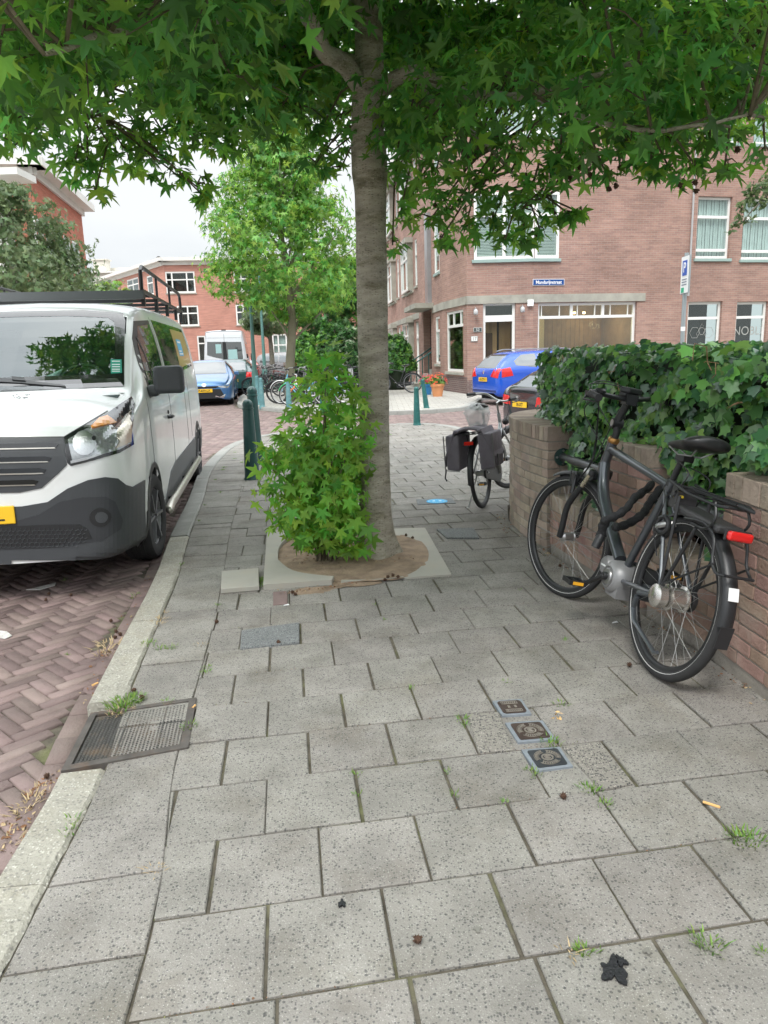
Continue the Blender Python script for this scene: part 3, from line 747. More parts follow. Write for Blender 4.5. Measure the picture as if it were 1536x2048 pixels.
def window(root, bx, s0, s1, z0, z1, bars=(), vbars=(), fw=.07, dep=.10, back='curtain', sill=None, pane=None, partname='window', backdepth=.30, vz=None):
    """one window: frame with its transoms (z heights) and mullions (s positions), pane and what hangs behind as sub-parts"""
    f = MB(); g = .004
    bx(f, s0+g, s0+fw, z0+g, z1-g, dep, dep+.08); bx(f, s1-fw, s1-g, z0+g, z1-g, dep, dep+.08)
    bx(f, s0+fw, s1-fw, z0+g, z0+fw*1.1, dep, dep+.08); bx(f, s0+fw, s1-fw, z1-fw, z1-g, dep, dep+.08)
    for b in bars: bx(f, s0+fw, s1-fw, b-.045, b+.045, dep-.006, dep+.07)
    for v in vbars:
        a, b_, wv = (v if hasattr(v, '__len__') and len(v) == 3 else (v, None, .03)) if hasattr(v, '__len__') else (v, None, .03)
        lo, hi = (vz if vz else (z0+fw*1.1, z1-fw)); bx(f, a-wv, a+wv, lo, hi, dep+.003, dep+.066)
    fo = f.build(partname, m_wfr, root)
    p = MB(); bx(p, s0+.02, s1-.02, z0+.02, z1-.02, dep+.035, dep+.039); p.build('pane', pane or m_pane, fo)
    if back == 'curtain':
        c = MB(); n = max(8, int((s1-s0)/.035)); P = []
        for i in range(n+1):
            t = i/n; s = s0+.03+(s1-s0-.06)*t; dd = backdepth-.06 + .018*math.sin(i*2.1)+.012*math.sin(i*.73)
            P.append((s, dd))
        for i in range(n):
            tmp = MB(); bx(tmp, P[i][0], P[i+1][0], z0, z1-.02, P[i][1], P[i][1]+.004 + abs(P[i][1]-P[i+1][1])); c.add(tmp.v, tmp.f)
        c.build('curtain', m_curt, fo)
    elif back == 'blind':
        c = MB(); k = z0+.08
        while k < z1-.05: bx(c, s0+.03, s1-.03, k, k+.03, dep+.09, dep+.10); k += .045
        c.build('blind', m_blind, fo)
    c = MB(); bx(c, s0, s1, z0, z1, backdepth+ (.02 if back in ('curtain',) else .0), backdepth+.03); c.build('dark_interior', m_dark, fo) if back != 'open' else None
    if sill:
        c = MB(); bx(c, s0-.07, s1+.07, z0-.10, z0-.004, -.07, .1); c.build('sill', sill, fo, bevel=.008)
    return fo

# ------------------------------------------------------------------ corner building with the shop
C0 = (2.87, 25.0)                                        # street corner
def unit(deg): return (math.sin(R(deg)), math.cos(R(deg)))   # azimuth from +y towards +x
dF0 = unit(88)                                            # short splay with the shop door
def add2(o, d, s): return (o[0]+d[0]*s, o[1]+d[1]*s)
def s_at(o2, d2, px, py=650):
    """distance along a wall where the pixel column meets it"""
    r = ray(px, py); den = d2[0]*r.y - d2[1]*r.x
    return (o2[1]*r.x - o2[0]*r.y)/den
def z_at(o2, d2, px, py):
    s = s_at(o2, d2, px, py); y = o2[1]+d2[1]*s; return at(px, py, y).z
def shop_building():
    root = empty('corner_building', (0, 0, 0)); tag(root, 'brown brick corner house with a shop front and pale concrete band over its windows', 'building')
    TOP = 10.9
    # main front towards the cross street
    C1 = add2(C0, dF0, 2.15); dF = unit(76)
    bxA = frame_on(C0, dF0); bxB = frame_on(C1, dF)
    s = lambda px, py=650: s_at(C1, dF, px, py); z = lambda px, py: z_at(C1, dF, px, py)
    sa = lambda px, py=650: s_at(C0, dF0, px, py); za = lambda px, py: z_at(C0, dF0, px, py)
    LB = 12.5
    # openings of the main front
    w1 = (max(.05, s(1076, 640)), s(1273, 640), .75, z(1200, 604))
    gw = [(s(1375, 640), s(1443, 640), .95, z(1410, 603)), (s(1472, 640), s(1534, 640), .95, z(1500, 603))]
    fw = [(s(1394, 450), s(1462, 450), z(1430, 517), z(1430, 393)), (s(1486, 450), s(1575, 450), z(1500, 519), z(1500, 396))]
    bw = (0.02, s(1118, 450), z(1090, 517), z(1090, 383))       # first floor corner window
    tz0, tz1 = z(1450, 285), z(1450, 160)
    tw = [(s(1414, 200), s(1484, 200), tz0, tz1), (s(1512, 200), s(1600, 200), tz0, tz1)]
    tb = (0.02, s(1118, 450), tz0, tz1)
    # splay
    dr = (sa(966, 650), sa(1031, 650), .12, za(1000, 604)); ba = (sa(940, 480)+.12, 2.15, bw[2], bw[3]); ta = (.2, 2.15, tz0, tz1)
    wall_part(root, 'front_wall', C1, dF, LB, .45, TOP, [w1, *gw, *fw, bw, *tw, tb], m_brick)
    wall_part(root, 'splay_wall', C0, dF0, 2.15, .45, TOP, [dr, ba, ta], m_brick)
    wall_part(root, 'plinth', add2(C1, dF, 0), dF, LB, -.1, .45, [], m_brick_dark)
    wall_part(root, 'plinth', C0, dF0, 2.15, -.1, .45, [(dr[0], dr[1], .12, .45)], m_brick_dark)
    # shop window
    H = w1[3]; tr = z(1180, 633); m = MB()
    wn = window(root, bxB, *w1, bars=(tr,), fw=.09, back='open', partname='shop_window', pane=m_pane_dark, vbars=[(s(1146, 620), 0, .05), (s(1209, 620), 0, .05)] + [(s(q, 620), 0, .014) for q in (1086, 1122, 1158, 1193, 1224, 1259)], vz=(tr+.045, H-.09))
    bc = MB(); bxB(bc, w1[0]-.1, w1[1]+.1, w1[2]-.12, w1[2]-.004, -.06, .1); bc.build('sill', m_conc, wn)
    # room behind the shop glass, warm boards and a lamp
    rm = MB(); a, b = w1[0]-.02, w1[1]+.3
    bxB(rm, a, b, .1, H+.1, 2.6, 2.65); bxB(rm, a-.6, a-.55, .1, H+.1, .35, 2.6); bxB(rm, b, b+.05, .1, H+.1, .35, 2.6); bxB(rm, a-.6, b, .05, .1, .35, 2.6); bxB(rm, a-.6, b, H+.1, H+.15, .35, 2.6)
    rm.build('shop_room', M('room_wall', (.34, .24, .16), .8, var=.2), root)
    bd = MB(); k = a
    while k < b-.2: bxB(bd, k, k+.17, .12, H*.88, 2.50, 2.54); k += .18
    bd.build('board_wall', m_wood, root)
    lm = bpy.data.materials.new('lamp_glow'); lm.use_nodes = True; e = lm.node_tree.nodes['Principled BSDF']; e.inputs['Emission Color'].default_value = (1, .62, .25, 1); e.inputs['Emission Strength'].default_value = 14; e.inputs['Base Color'].default_value = (.9, .8, .6, 1)
    sl_ = s(1108, 650); t = MB(); bxB(t, sl_-.13, sl_+.13, tr-.55, tr-.3, 2.2, 2.4)
    t.build('ceiling_lamp', lm, root)
    for q_ in (sl_, w1[0]+3.0, w1[1]-.8):
        ll = bpy.data.lights.new('shop_lamp', 'POINT'); ll.energy = 11; ll.color = (1, .72, .42); ll.shadow_soft_size = .12; lo = bpy.data.objects.new('shop_lamp', ll); col.objects.link(lo); n_ = (dF[1], -dF[0]); lo.location = (C1[0]+dF[0]*q_-n_[0]*1.5, C1[1]+dF[1]*q_-n_[1]*1.5, tr-.25); lo.parent = root
    pw = MB(); bxB(pw, w1[0]+.2, w1[0]+1.35, .2, H*.9, 2.3, 2.45); pw.build('pale_panel', M('cream_panel', (.62, .55, .36), .7), root)
    for q in (s(1176, 625), s(1196, 625)):
        t = MB(); P = (C1[0]+dF[0]*q-(-dF[1]*-1)*0, 0, 0)
        bxB(t, q-.03, q+.03, H-.32, H-.26, .9, .96); t.build('ceiling_lamp', lm, root)
    # ground floor windows with etched film, first floor windows
    for i, h in enumerate(gw):
        window(root, bxB, *h, bars=(z(1410, 636),), fw=.09, back='dark', sill=m_conc, backdepth=.8, vbars=[])
    for h in fw: window(root, bxB, *h, bars=(h[2]+(h[3]-h[2])*.68, h[2]+.28), fw=.08, back='curtain', sill=m_sill)
    for h in tw: window(root, bxB, *h, bars=(h[2]+(h[3]-h[2])*.62,), fw=.08, back='curtain', sill=m_sill, vbars=[((h[0]+h[1])/2-.3, 0, .02), ((h[0]+h[1])/2+.3, 0, .02)], vz=(h[2]+(h[3]-h[2])*.62, h[3]-.08))
    window(root, bxB, *bw, bars=(bw[2]+(bw[3]-bw[2])*.66,), fw=.09, back='blind', dep=-.03, sill=m_sill)
    window(root, bxA, *ba, bars=(ba[2]+(ba[3]-ba[2])*.66,), fw=.09, back='blind', dep=-.03, sill=m_sill, vbars=[((ba[0]+ba[1])/2, 0, .05)])
    window(root, bxB, *tb, bars=(tb[2]+1.2,), fw=.09, back='curtain', dep=-.03, sill=m_sill); window(root, bxA, *ta, bars=(tb[2]+1.2,), fw=.09, back='curtain', dep=-.03, sill=m_sill)
    # shop door with the transom light and boards seen inside
    zt = za(1000, 636); d = MB()
    bxA(d, dr[0]+.004, dr[0]+.09, dr[2], dr[3]-.004, .08, .18); bxA(d, dr[1]-.09, dr[1]-.004, dr[2], dr[3]-.004, .08, .18); bxA(d, dr[0]+.09, dr[1]-.09, dr[3]-.1, dr[3]-.004, .08, .18); bxA(d, dr[0]+.09, dr[1]-.09, zt-.11, zt+.09, .075, .18)
    do = d.build('shop_door', m_wfr, root)
    p = MB(); bxA(p, dr[0]+.05, dr[1]-.05, zt, dr[3]-.05, .12, .124); p.build('transom_pane', m_pane_dark, do)
    p = MB(); bxA(p, dr[0]+.05, dr[1]-.05, dr[2], zt-.05, .13, .134); p.build('pane', glassmat('pane_clear', (.85, .85, .82), ior=1.3), do)
    p = MB(); k = dr[0]-.1
    while k < dr[1]+.1: bxA(p, k, k+.10, dr[2], zt, .7, .73); k += .104
    p.build('inner_boards', M('honey_boards', (.62, .42, .21), .6, isl=.22), do)
    p = MB(); bxA(p, dr[0]+.1, dr[0]+.42, dr[2], zt-.45, .6, .64); p.build('leaning_board', M('dark_board', (.16, .10, .06), .7), do)
    p = MB(); bxA(p, dr[0]-.2, dr[1]+.2, zt, dr[3], .35, .4); p.build('dark_interior', m_dark, do)
    p = MB(); bxA(p, dr[0]-.1, dr[1]+.1, -.05, .12, -.25, .1); p.build('step', m_conc, do)
    # concrete band over the shop front, on both faces
    zb = z(1290, 602); zt2 = z(1290, 586); bnd = MB(); bxB(bnd, .0, s(1290, 595), zb, zt2, -.035, .05); bxA(bnd, .0, 2.15, zb, zt2, -.035, .05)
    # left front towards the street
    dL = unit(-11); L1 = 2.95; C2 = add2(C0, dL, L1); dL2 = unit(-5)
    bxL = frame_on(C0, dL, -1); bxM = frame_on(C2, dL2, -1)
    sl = lambda px, py=650: s_at(C0, dL, px, py); zl = lambda px, py: z_at(C0, dL, px, py); sm = lambda px, py=650: s_at(C2, dL2, px, py); zm = lambda px, py: z_at(C2, dL2, px, py)
    lw = (.42, sl(893, 650), .70, zb-.12)
    wall_part(root, 'street_wall', C0, dL, L1, .55, TOP, [lw], m_brick, nrm=-1); wall_part(root, 'plinth', C0, dL, L1, -.1, .55, [], m_brick_dark, nrm=-1)
    trl = lw[2] + (lw[3]-lw[2])*.755
    window(root, bxL, *lw, bars=(trl,), fw=.08, dep=.03, back='dark', sill=m_conc, backdepth=1.2, vbars=[(lw[0]+(lw[1]-lw[0])*q, 0, .03) for q in (.2, .62)], vz=(trl, lw[3]-.08), pane=m_pane_dark)
    bxL(bnd, 0, L1, zb, zt2, -.035, .05)
    LM = 42; hs = []
    sA, sB = .55, 1.55                                     # narrow ground floor window
    h1 = (sA, sB, .95, zb-.18); h2 = (.45, 1.5, bw[2]+.02, bw[3]); por = (2.6, 4.7, .0, 3.05)
    hs = [h1, h2, por, (.45, 1.5, tz0, tz1)]
    rows = []
    base_s = 6.2
    for k in range(5):
        b0 = base_s + k*7.0
        rows.append(b0)
        hs += [(b0, b0+.95, .1, 2.75), (b0+1.6, b0+3.9, .9, 2.75), (b0+.1, b0+.8, bw[2]+.05, bw[3]), (b0+1.5, b0+4.1, bw[2]-.05, bw[3]), (b0+.1, b0+.8, tz0, tz1), (b0+1.5, b0+4.1, tz0-.1, tz1), (b0+4.8, b0+5.6, .9, 2.7), (b0+4.8, b0+5.6, bw[2], bw[3]), (b0+4.8, b0+5.6, tz0, tz1)]
    wall_part(root, 'street_wall', C2, dL2, LM, -.1, TOP-.8, hs, m_brick, nrm=-1)
    window(root, bxM, *h1, bars=(h1[2]+(h1[3]-h1[2])*.7,), dep=.02, sill=m_conc); window(root, bxM, *h2, bars=(h2[2]+1.1,), dep=.0, sill=m_sill); window(root, bxM, *hs[3], bars=(), dep=.02, sill=m_sill)
    bxM(bnd, 0, 2.2, zb, zt2, -.035, .05)
    bnd.build('concrete_band', m_conc, root)
    # porch with canopy, steps and rail
    pc = MB(); bxM(pc, 1.9, 5.2, 3.05, 3.24, -.75, .1); pc.build('porch_canopy', m_conc, root, bevel=.01)
    pi = MB(); bxM(pi, por[0], por[1], 0, 3.05, 1.2, 1.25); bxM(pi, por[0]-.05, por[0], 0, 3.05, .28, 1.2); bxM(pi, por[1], por[1]+.05, 0, 3.05, .28, 1.2); wall_uv(pi.build('porch_wall', m_brick_dark, root))
    stp = MB()
    for k in range(4): bxM(stp, por[0]+.1, por[1]-.1, .0+.17*k, .17+.17*k, -.7+.3*k, -.38+.3*k+.5)
    stp.build('steps', m_conc, root)
    P = lambda q, d, zz: (C2[0]+dL2[0]*q+(-dL2[1])*d, C2[1]+dL2[1]*q+(dL2[0])*d, zz)
    for q in (por[0]+.15, por[1]-.15):
        rl = MB(); rl.tube([P(q, .6, 0.2), P(q, .6, 1.0), P(q, -.6, 1.75)], .028, n=6); rl.tube([P(q, .1, .3), P(q, .1, 1.3)], .022, n=6)
        rl.build('handrail', m_green, root)
    cl = MB(); bxM(cl, 2.35, 3.0, 3.26, bw[3]+.35, -.16, .0); bxM(cl, 2.35, 3.0, 3.9, 3.93, -.165, .0); cl.build('metal_panel', m_slate, root)
    for k, b0 in enumerate(rows):
        d_ = MB(); bxM(d_, b0+.02, b0+.93, .12, 2.0, .1, .15); bxM(d_, b0+.0, b0+.09, .1, 2.75, .04, .14); bxM(d_, b0+.86, b0+.95, .1, 2.75, .04, .14); bxM(d_, b0, b0+.95, 2.0, 2.12, .03, .15)
        dd = d_.build('front_door', m_wfr, root)
        p = MB(); bxM(p, b0+.2, b0+.75, 1.0, 1.85, .09, .094); bxM(p, b0+.1, b0+.85, 2.14, 2.7, .09, .094); p.build('pane', m_pane, dd)
        for h in ((b0+1.6, b0+3.9, .9, 2.75), (b0+1.5, b0+4.1, bw[2]-.05, bw[3]), (b0+1.5, b0+4.1, tz0-.1, tz1)):
            # shallow bays: the frame stands proud of the wall
            window(root, bxM, *h, bars=(h[2]+(h[3]-h[2])*.68,), fw=.1, dep=-.25, back='curtain', sill=m_conc, vbars=[(h[0]+.65, 0, .06), (h[1]-.65, 0, .06)], partname='bay_window', backdepth=.25)
            sd = MB(); bxM(sd, h[0]-.02, h[0]+.03, h[2], h[3], -.25, .02); bxM(sd, h[1]-.03, h[1]+.02, h[2], h[3], -.25, .02); bxM(sd, h[0]-.15, h[1]+.15, h[3], h[3]+.22, -.36, .02); sd.build('bay_cheek', m_conc, root)
        for h in ((b0+.1, b0+.8, bw[2]+.05, bw[3]), (b0+.1, b0+.8, tz0, tz1), (b0+4.8, b0+5.6, .9, 2.7), (b0+4.8, b0+5.6, bw[2], bw[3]), (b0+4.8, b0+5.6, tz0, tz1)):
            window(root, bxM, *h, bars=(h[2]+(h[3]-h[2])*.68,), dep=.02, back='curtain', sill=m_conc)
    bn = MB()
    for b0 in rows: bxM(bn, b0-.3, b0+5.9, 2.85, 3.1, -.04, .02)
    bn.build('concrete_band', m_conc, root)
    # cornice and roof
    cn = MB(); bxM(cn, -.4, LM, TOP-.8, TOP-.45, -.55, .3); cn.build('cornice', m_fascia, root)
    cn = MB(); bxB(cn, -.1, LB+.3, TOP, TOP+.28, -.45, .3); bxA(cn, -.5, 2.2, TOP, TOP+.28, -.45, .3); bxL(cn, -.3, L1, TOP, TOP+.28, -.45, .3); cn.build('cornice', m_fascia, root)
    dk = MB(); bxB(dk, 0, LB, TOP-.55, TOP-.02, -.03, .02); dk.build('frieze', m_conc, root)
    E_ = add2(C1, dF, LB); back = [(C0[0], C0[1]), C1, E_, (E_[0]-2.5, E_[1]+9), (C2[0]+5, C2[1]+9), C2]
    if area(back) < 0: back.reverse()
    MB().prism(back, TOP-.2, TOP-.05).build('roof', m_roof, root)
    e3 = add2(C2, dL2, LM); b2 = [C2, (C2[0]+8, C2[1]), (e3[0]+8, e3[1]), e3]
    MB().prism(b2 if area(b2) > 0 else b2[::-1], TOP-1.0, TOP-.85).build('roof', m_roof, root)
    # light thin string course, white pipe
    return root, C0, dF0, C1, dF, s, z, sa, za, sl, zl, C2, dL2, dL
SB = shop_building()
root_b, C0, dF0, C1, dF, sB_, zB_, sA_, zA_, sl_f, zl_f, C2, dL2, dL = SB
# downpipe on the front
def on_front(s_, d, z_): n2 = (dF[1], -dF[0]); return (C1[0]+dF[0]*s_+n2[0]*d, C1[1]+dF[1]*s_+n2[1]*d, z_)
q = sB_(1382, 450); mb = MB(); mb.tube([on_front(q, .06, 3.0), on_front(q, .06, 10.8)], .035, n=8); o = mb.build('downpipe', m_pipe, root_b)
# street name plate
m_sblue = M('enamel_blue', (.008, .06, .24), .25); m_swhite = M('enamel_white', (.85, .86, .86), .3)
def plaque(name, label, cat, o2, d2, s0, s1, z0, z1, nrm, body, size, bgm, fgm, parent=None, d=.02, sx=1):
    n2 = (d2[1]*nrm, -d2[0]*nrm); cs = (s0+s1)/2; c = (o2[0]+d2[0]*cs+n2[0]*d, o2[1]+d2[1]*cs+n2[1]*d)
    rz = math.atan2(n2[1], n2[0])+PI/2
    root = empty(name, (c[0], c[1], (z0+z1)/2), (0, 0, rz)); tag(root, label, cat)
    W, Hh = abs(s1-s0), z1-z0
    a = MB(); a.box((0, 0, 0), (W, .012, Hh)); a.build('panel', fgm, root, bevel=.004)
    a = MB(); a.box((0, -.008, 0), (W-.03, .006, Hh-.03)); a.build('field', bgm, root)
    if body: text(body, size, fgm, root, loc=(0, -.013, -.005), rot=(R(90), 0, 0), bold=.0025, sx=sx)
    return root
plaque('street_sign', 'blue enamel street name plate on the corner house above the shop front', 'street sign', C1, dF, sB_(1065, 564), sB_(1128, 564), zB_(1100, 571), zB_(1100, 558), 1, 'Mandarijnstraat', .145, m_sblue, m_swhite, sx=1.0)
plaque('house_number', 'small white number plate on the pier left of the shop door', 'number plate', C0, dF0, .12, .34, zA_(950, 683), zA_(950, 672), 1, '17', .15, M('pale_plate', (.78, .78, .74), .5), M('dark_figure', (.3, .3, .3), .6))
plaque('house_number', 'dark little number plate above the white one left of the shop door', 'number plate', C0, dF0, .2, .48, zA_(957, 664), zA_(957, 655), 1, '52', .12, M('dark_plate', (.05, .06, .06), .5), M('plate_edge', (.5, .52, .5), .6))
def wall_lamp(px, py, label):
    s = sA_(px, py); n2 = (dF0[1], -dF0[0]); z = zA_(px, py); c = add2(C0, dF0, s)
    root = empty('wall_lamp', (c[0]+n2[0]*.0, c[1]+n2[1]*.0, z)); tag(root, label, 'wall lamp', 'lamps on the shop front')
    a = MB(); a.box((0, -.02, 0), (.10, .04, .14)); a.tube([(0, -.03, .05), (0, -.16, .1), (0, -.2, .02)], .012, n=6); a.build('bracket', M('lamp_grey', (.25, .25, .26), .5, metal=.5), root)
    a = MB(); a.lathe([(.03, .05), (.07, 0), (.075, -.10), (.05, -.13)], 12, o=(0, -.2, 0)); a.build('shade', M('lamp_glass', (.5, .5, .5), .3), root, smooth=True)
wall_lamp(950, 622, 'little grey lamp on the brick pier left of the shop door'); wall_lamp(1043, 617, 'little grey lamp on the brick pier right of the shop door')
s_ = sB_(1066, 606); a = MB(); a.box((0, 0, 0), (.2, .08, .2)); n2 = (dF[1], -dF[0]); c = add2(C1, dF, .02)
o = a.build('alarm_box', m_swhite, None, bevel=.01, loc=(c[0]-.12, c[1]-.06, zB_(1066, 606))); tag(o, 'small white alarm box above the left end of the shop window', 'alarm box')
# etched lettering on the window of the right house
gx = (sB_(1475, 660)+sB_(1530, 660))/2
n2 = (dF[1], -dF[0]); rz = math.atan2(n2[1], n2[0])+PI/2; m_etch = M('etched_film', (.33, .34, .32), .8)
c = on_front(gx, -.12, zB_(1500, 662)); t = text('NOBLE', .42, m_etch, None, name='window_lettering', loc=c, rot=(R(90), 0, rz), thick=.001); tag(t, 'thin pale NOBLE lettering on the rightmost ground floor window', 'lettering')
c = on_front((sB_(1380, 665)+sB_(1440, 665))/2-.05, -.12, zB_(1405, 662)); a = MB()
rr_ = lambda cx, cz, r0, n, ph=0: [(cx+r0*math.cos(2*PI*k/n+ph), 0, cz+r0*math.sin(2*PI*k/n+ph)) for k in range(n)]
for cx, cz, r0, n, ph in ((-.28, -.05, .2, 6, 0), (.28, -.05, .2, 6, 0), (0, 0, .26, 3, PI/2), (0, 0, .12, 10, 0)): a.tube(rr_(cx, cz, r0, n, ph), .008, n=4, closed=True)
o = a.build('window_emblem', m_etch, None, loc=c); o.rotation_euler = (0, 0, rz); tag(o, 'thin pale line emblem on the window just left of the lettered one', 'emblem')

# ------------------------------------------------------------------ houses at the left and the end of the street
def simple_block(name, label, segs, z1, mat, wins, fascia=.45, over=.45, depth=9, back_off=(0, 9)):
    """segs: list of ground points; the wall faces right-hand side of travel reversed (towards the camera)"""
    root = empty(name, (0, 0, 0)); tag(root, label, 'building')
    for i in range(len(segs)-1):
        a, b = segs[i], segs[i+1]; L_ = math.hypot(b[0]-a[0], b[1]-a[1]); d = ((b[0]-a[0])/L_, (b[1]-a[1])/L_)
        hs = [h[1:5] for h in wins if h[0] == i]
        wall_part(root, 'wall', a, d, L_, -.2, z1, hs, mat)
        bx = frame_on(a, d)
        for h in wins:
            if h[0] == i:
                window(root, bx, *h[1:5], bars=[h[3]+(h[4]-h[3])*q for q in h[5]], vbars=[(h[1]+(h[2]-h[1])*q, 0, .05) for q in h[6]], fw=.11, dep=.02, back=h[7] if len(h) > 7 else 'dark', sill=m_conc, pane=m_pane)
        f = MB(); bx(f, -over*.9, L_+over*.9, z1-.02, z1+fascia*.45, -over-.003*i, .4); bx(f, -over*.4, L_+over*.4, z1-.3, z1-.02, -.12-.003*i, .02); f.build('fascia', m_fascia, root)
    poly = list(segs) + [(segs[-1][0]+back_off[0], segs[-1][1]+back_off[1]), (segs[0][0]+back_off[0], segs[0][1]+back_off[1])]
    if area(poly) < 0: poly.reverse()
    MB().prism(poly, z1+fascia*.3, z1+fascia*.42).build('roof', m_roof, root)
    return root
# red building top left
a = at(60, 331, 33); b = at(161, 412, 42); zt = 9.25
A2 = (a.x, a.y); B2 = (b.x, b.y)
LR = math.hypot(B2[0]-A2[0], B2[1]-A2[1]); dR = ((B2[0]-A2[0])/LR, (B2[1]-A2[1])/LR)
sr = lambda px, py: s_at(A2, dR, px, py); zr = lambda px, py: z_at(A2, dR, px, py)
wr = []
for x0, x1, yt, yb in ((70, 85, 398, 470), (88, 102, 415, 480), (105, 119, 430, 495), (123, 136, 442, 505), (139, 153, 450, 512)):
    wr.append((1, sr(x0, 440), sr(x1, 440), 4.9, 7.35, (.66,), (), 'curtain'))
simple_block('red_brick_school', 'tall red brick house with a white overhanging roof at the far left edge', [(A2[0]-14, A2[1]-2.0), A2, B2], zt, m_brick_red, wr, fascia=.7, over=.6, back_off=(-9, 6))
c = at(12, 352, 27); cp = MB(); cp.box((c.x-1.6, c.y, c.z), (4.6, 1.4, .22)); cp.box((c.x-1.9, c.y+.6, c.z-4), (3.2, .3, 7.8)); o = cp.build('side_wing', m_fascia, None); tag(o, 'white roof edge of a low wing poking in at the left border', 'building')
# long red house closing the street
e0 = at(195, 557, 74); e1_ = at(327, 523, 60); e2_ = at(433, 525, 60.5)
zt = 8.75; E0, E1 = (e0.x, e0.y), (e1_.x, e1_.y); dE = ((e2_.x-e1_.x), (e2_.y-e1_.y)); l = math.hypot(*dE); dE = (dE[0]/l, dE[1]/l); E2 = add2(E1, dE, 26)
se = lambda px, py=600: s_at(E1, dE, px, py); ze = lambda px, py: z_at(E1, dE, px, py)
L0 = math.hypot(E1[0]-E0[0], E1[1]-E0[1]); d0 = ((E1[0]-E0[0])/L0, (E1[1]-E0[1])/L0); s0f = lambda px, py=600: s_at(E0, d0, px, py); z0f = lambda px, py: z_at(E0, d0, px, py)
wr = [(1, se(331, 560), se(390, 560), ze(360, 586), ze(360, 543), (.62,), (.22, .72), 'dark'), (1, se(352), se(395), ze(380, 652), ze(380, 611), (.62,), (.5,), 'dark'),
      (1, se(545, 690), se(585, 690), 0.3, ze(560, 668), (.7,), (.3, .7), 'curtain'), (1, se(470), se(500), ze(380, 586), ze(380, 543), (.62,), (.5,), 'dark'), (1, se(470), se(500), ze(380, 652), ze(380, 611), (.62,), (.5,), 'dark'),
      (1, se(600), se(625), 1, 2.9, (.62,), (.5,), 'dark'), (1, se(395, 690), se(412, 690), 0.2, ze(380, 672), (.8,), (), 'dark'), (1, se(545, 600), se(585, 600), ze(360, 586), ze(360, 543), (.6,), (.5,), 'dark')]
wr += [(0, s0f(257), s0f(280), z0f(268, 590), z0f(268, 556), (.62,), (.5,), 'dark'), (0, s0f(297), s0f(309), z0f(303, 590), z0f(303, 550), (.62,), (), 'dark'), (0, s0f(215), s0f(235), 4.2, 6.4, (.62,), (.5,), 'dark')]
simple_block('red_terrace', 'salmon red brick terrace with a white roof edge closing the far end of the street', [E0, E1, E2], zt, m_brick_pink, wr, fascia=.5, over=.45, back_off=(-3, 9))
# pale house with a chimney behind
c = at(190, 550, 88); root = empty('cream_house', (0, 0, 0)); tag(root, 'cream house with a square chimney rising behind the red terrace', 'building')
pm = M('cream_render', (.62, .59, .52), .8, var=.05); mb = MB(); mb.box((c.x, c.y+4, c.z/2), (7.5, 8, c.z+.4)); mb.build('wall', pm, root)
t = at(207, 532, 88); mb = MB(); mb.box((c.x+3.5, c.y+5, t.z/2), (5, 6, t.z)); mb.build('wall', pm, root)
t2 = at(195, 519, 88); mb = MB(); mb.box((t2.x, c.y+1.2, t2.z-1), (1.5, 1.2, 2.0)); mb.box((t2.x, c.y+1.2, t2.z+.05), (1.8, 1.5, .12)); mb.build('chimney', pm, root)
mb = MB(); mb.box((c.x, c.y+3.9, c.z+.25), (8, 8.4, .15)); mb.build('roof', m_fascia, root)
for px in (318, 428):
    p = at(px, 524, 66); o = MB().lathe([(.12, 0), (.12, .5), (.2, .5), (.2, .62), (.1, .75)], 10, o=(p.x, p.y, p.z-.3)).build('roof_vent', m_dark); tag(o, 'dark little vent pipe on the terrace roof, ' + ('left of the upper window' if px == 318 else 'by the bright green tree'), 'roof vent')
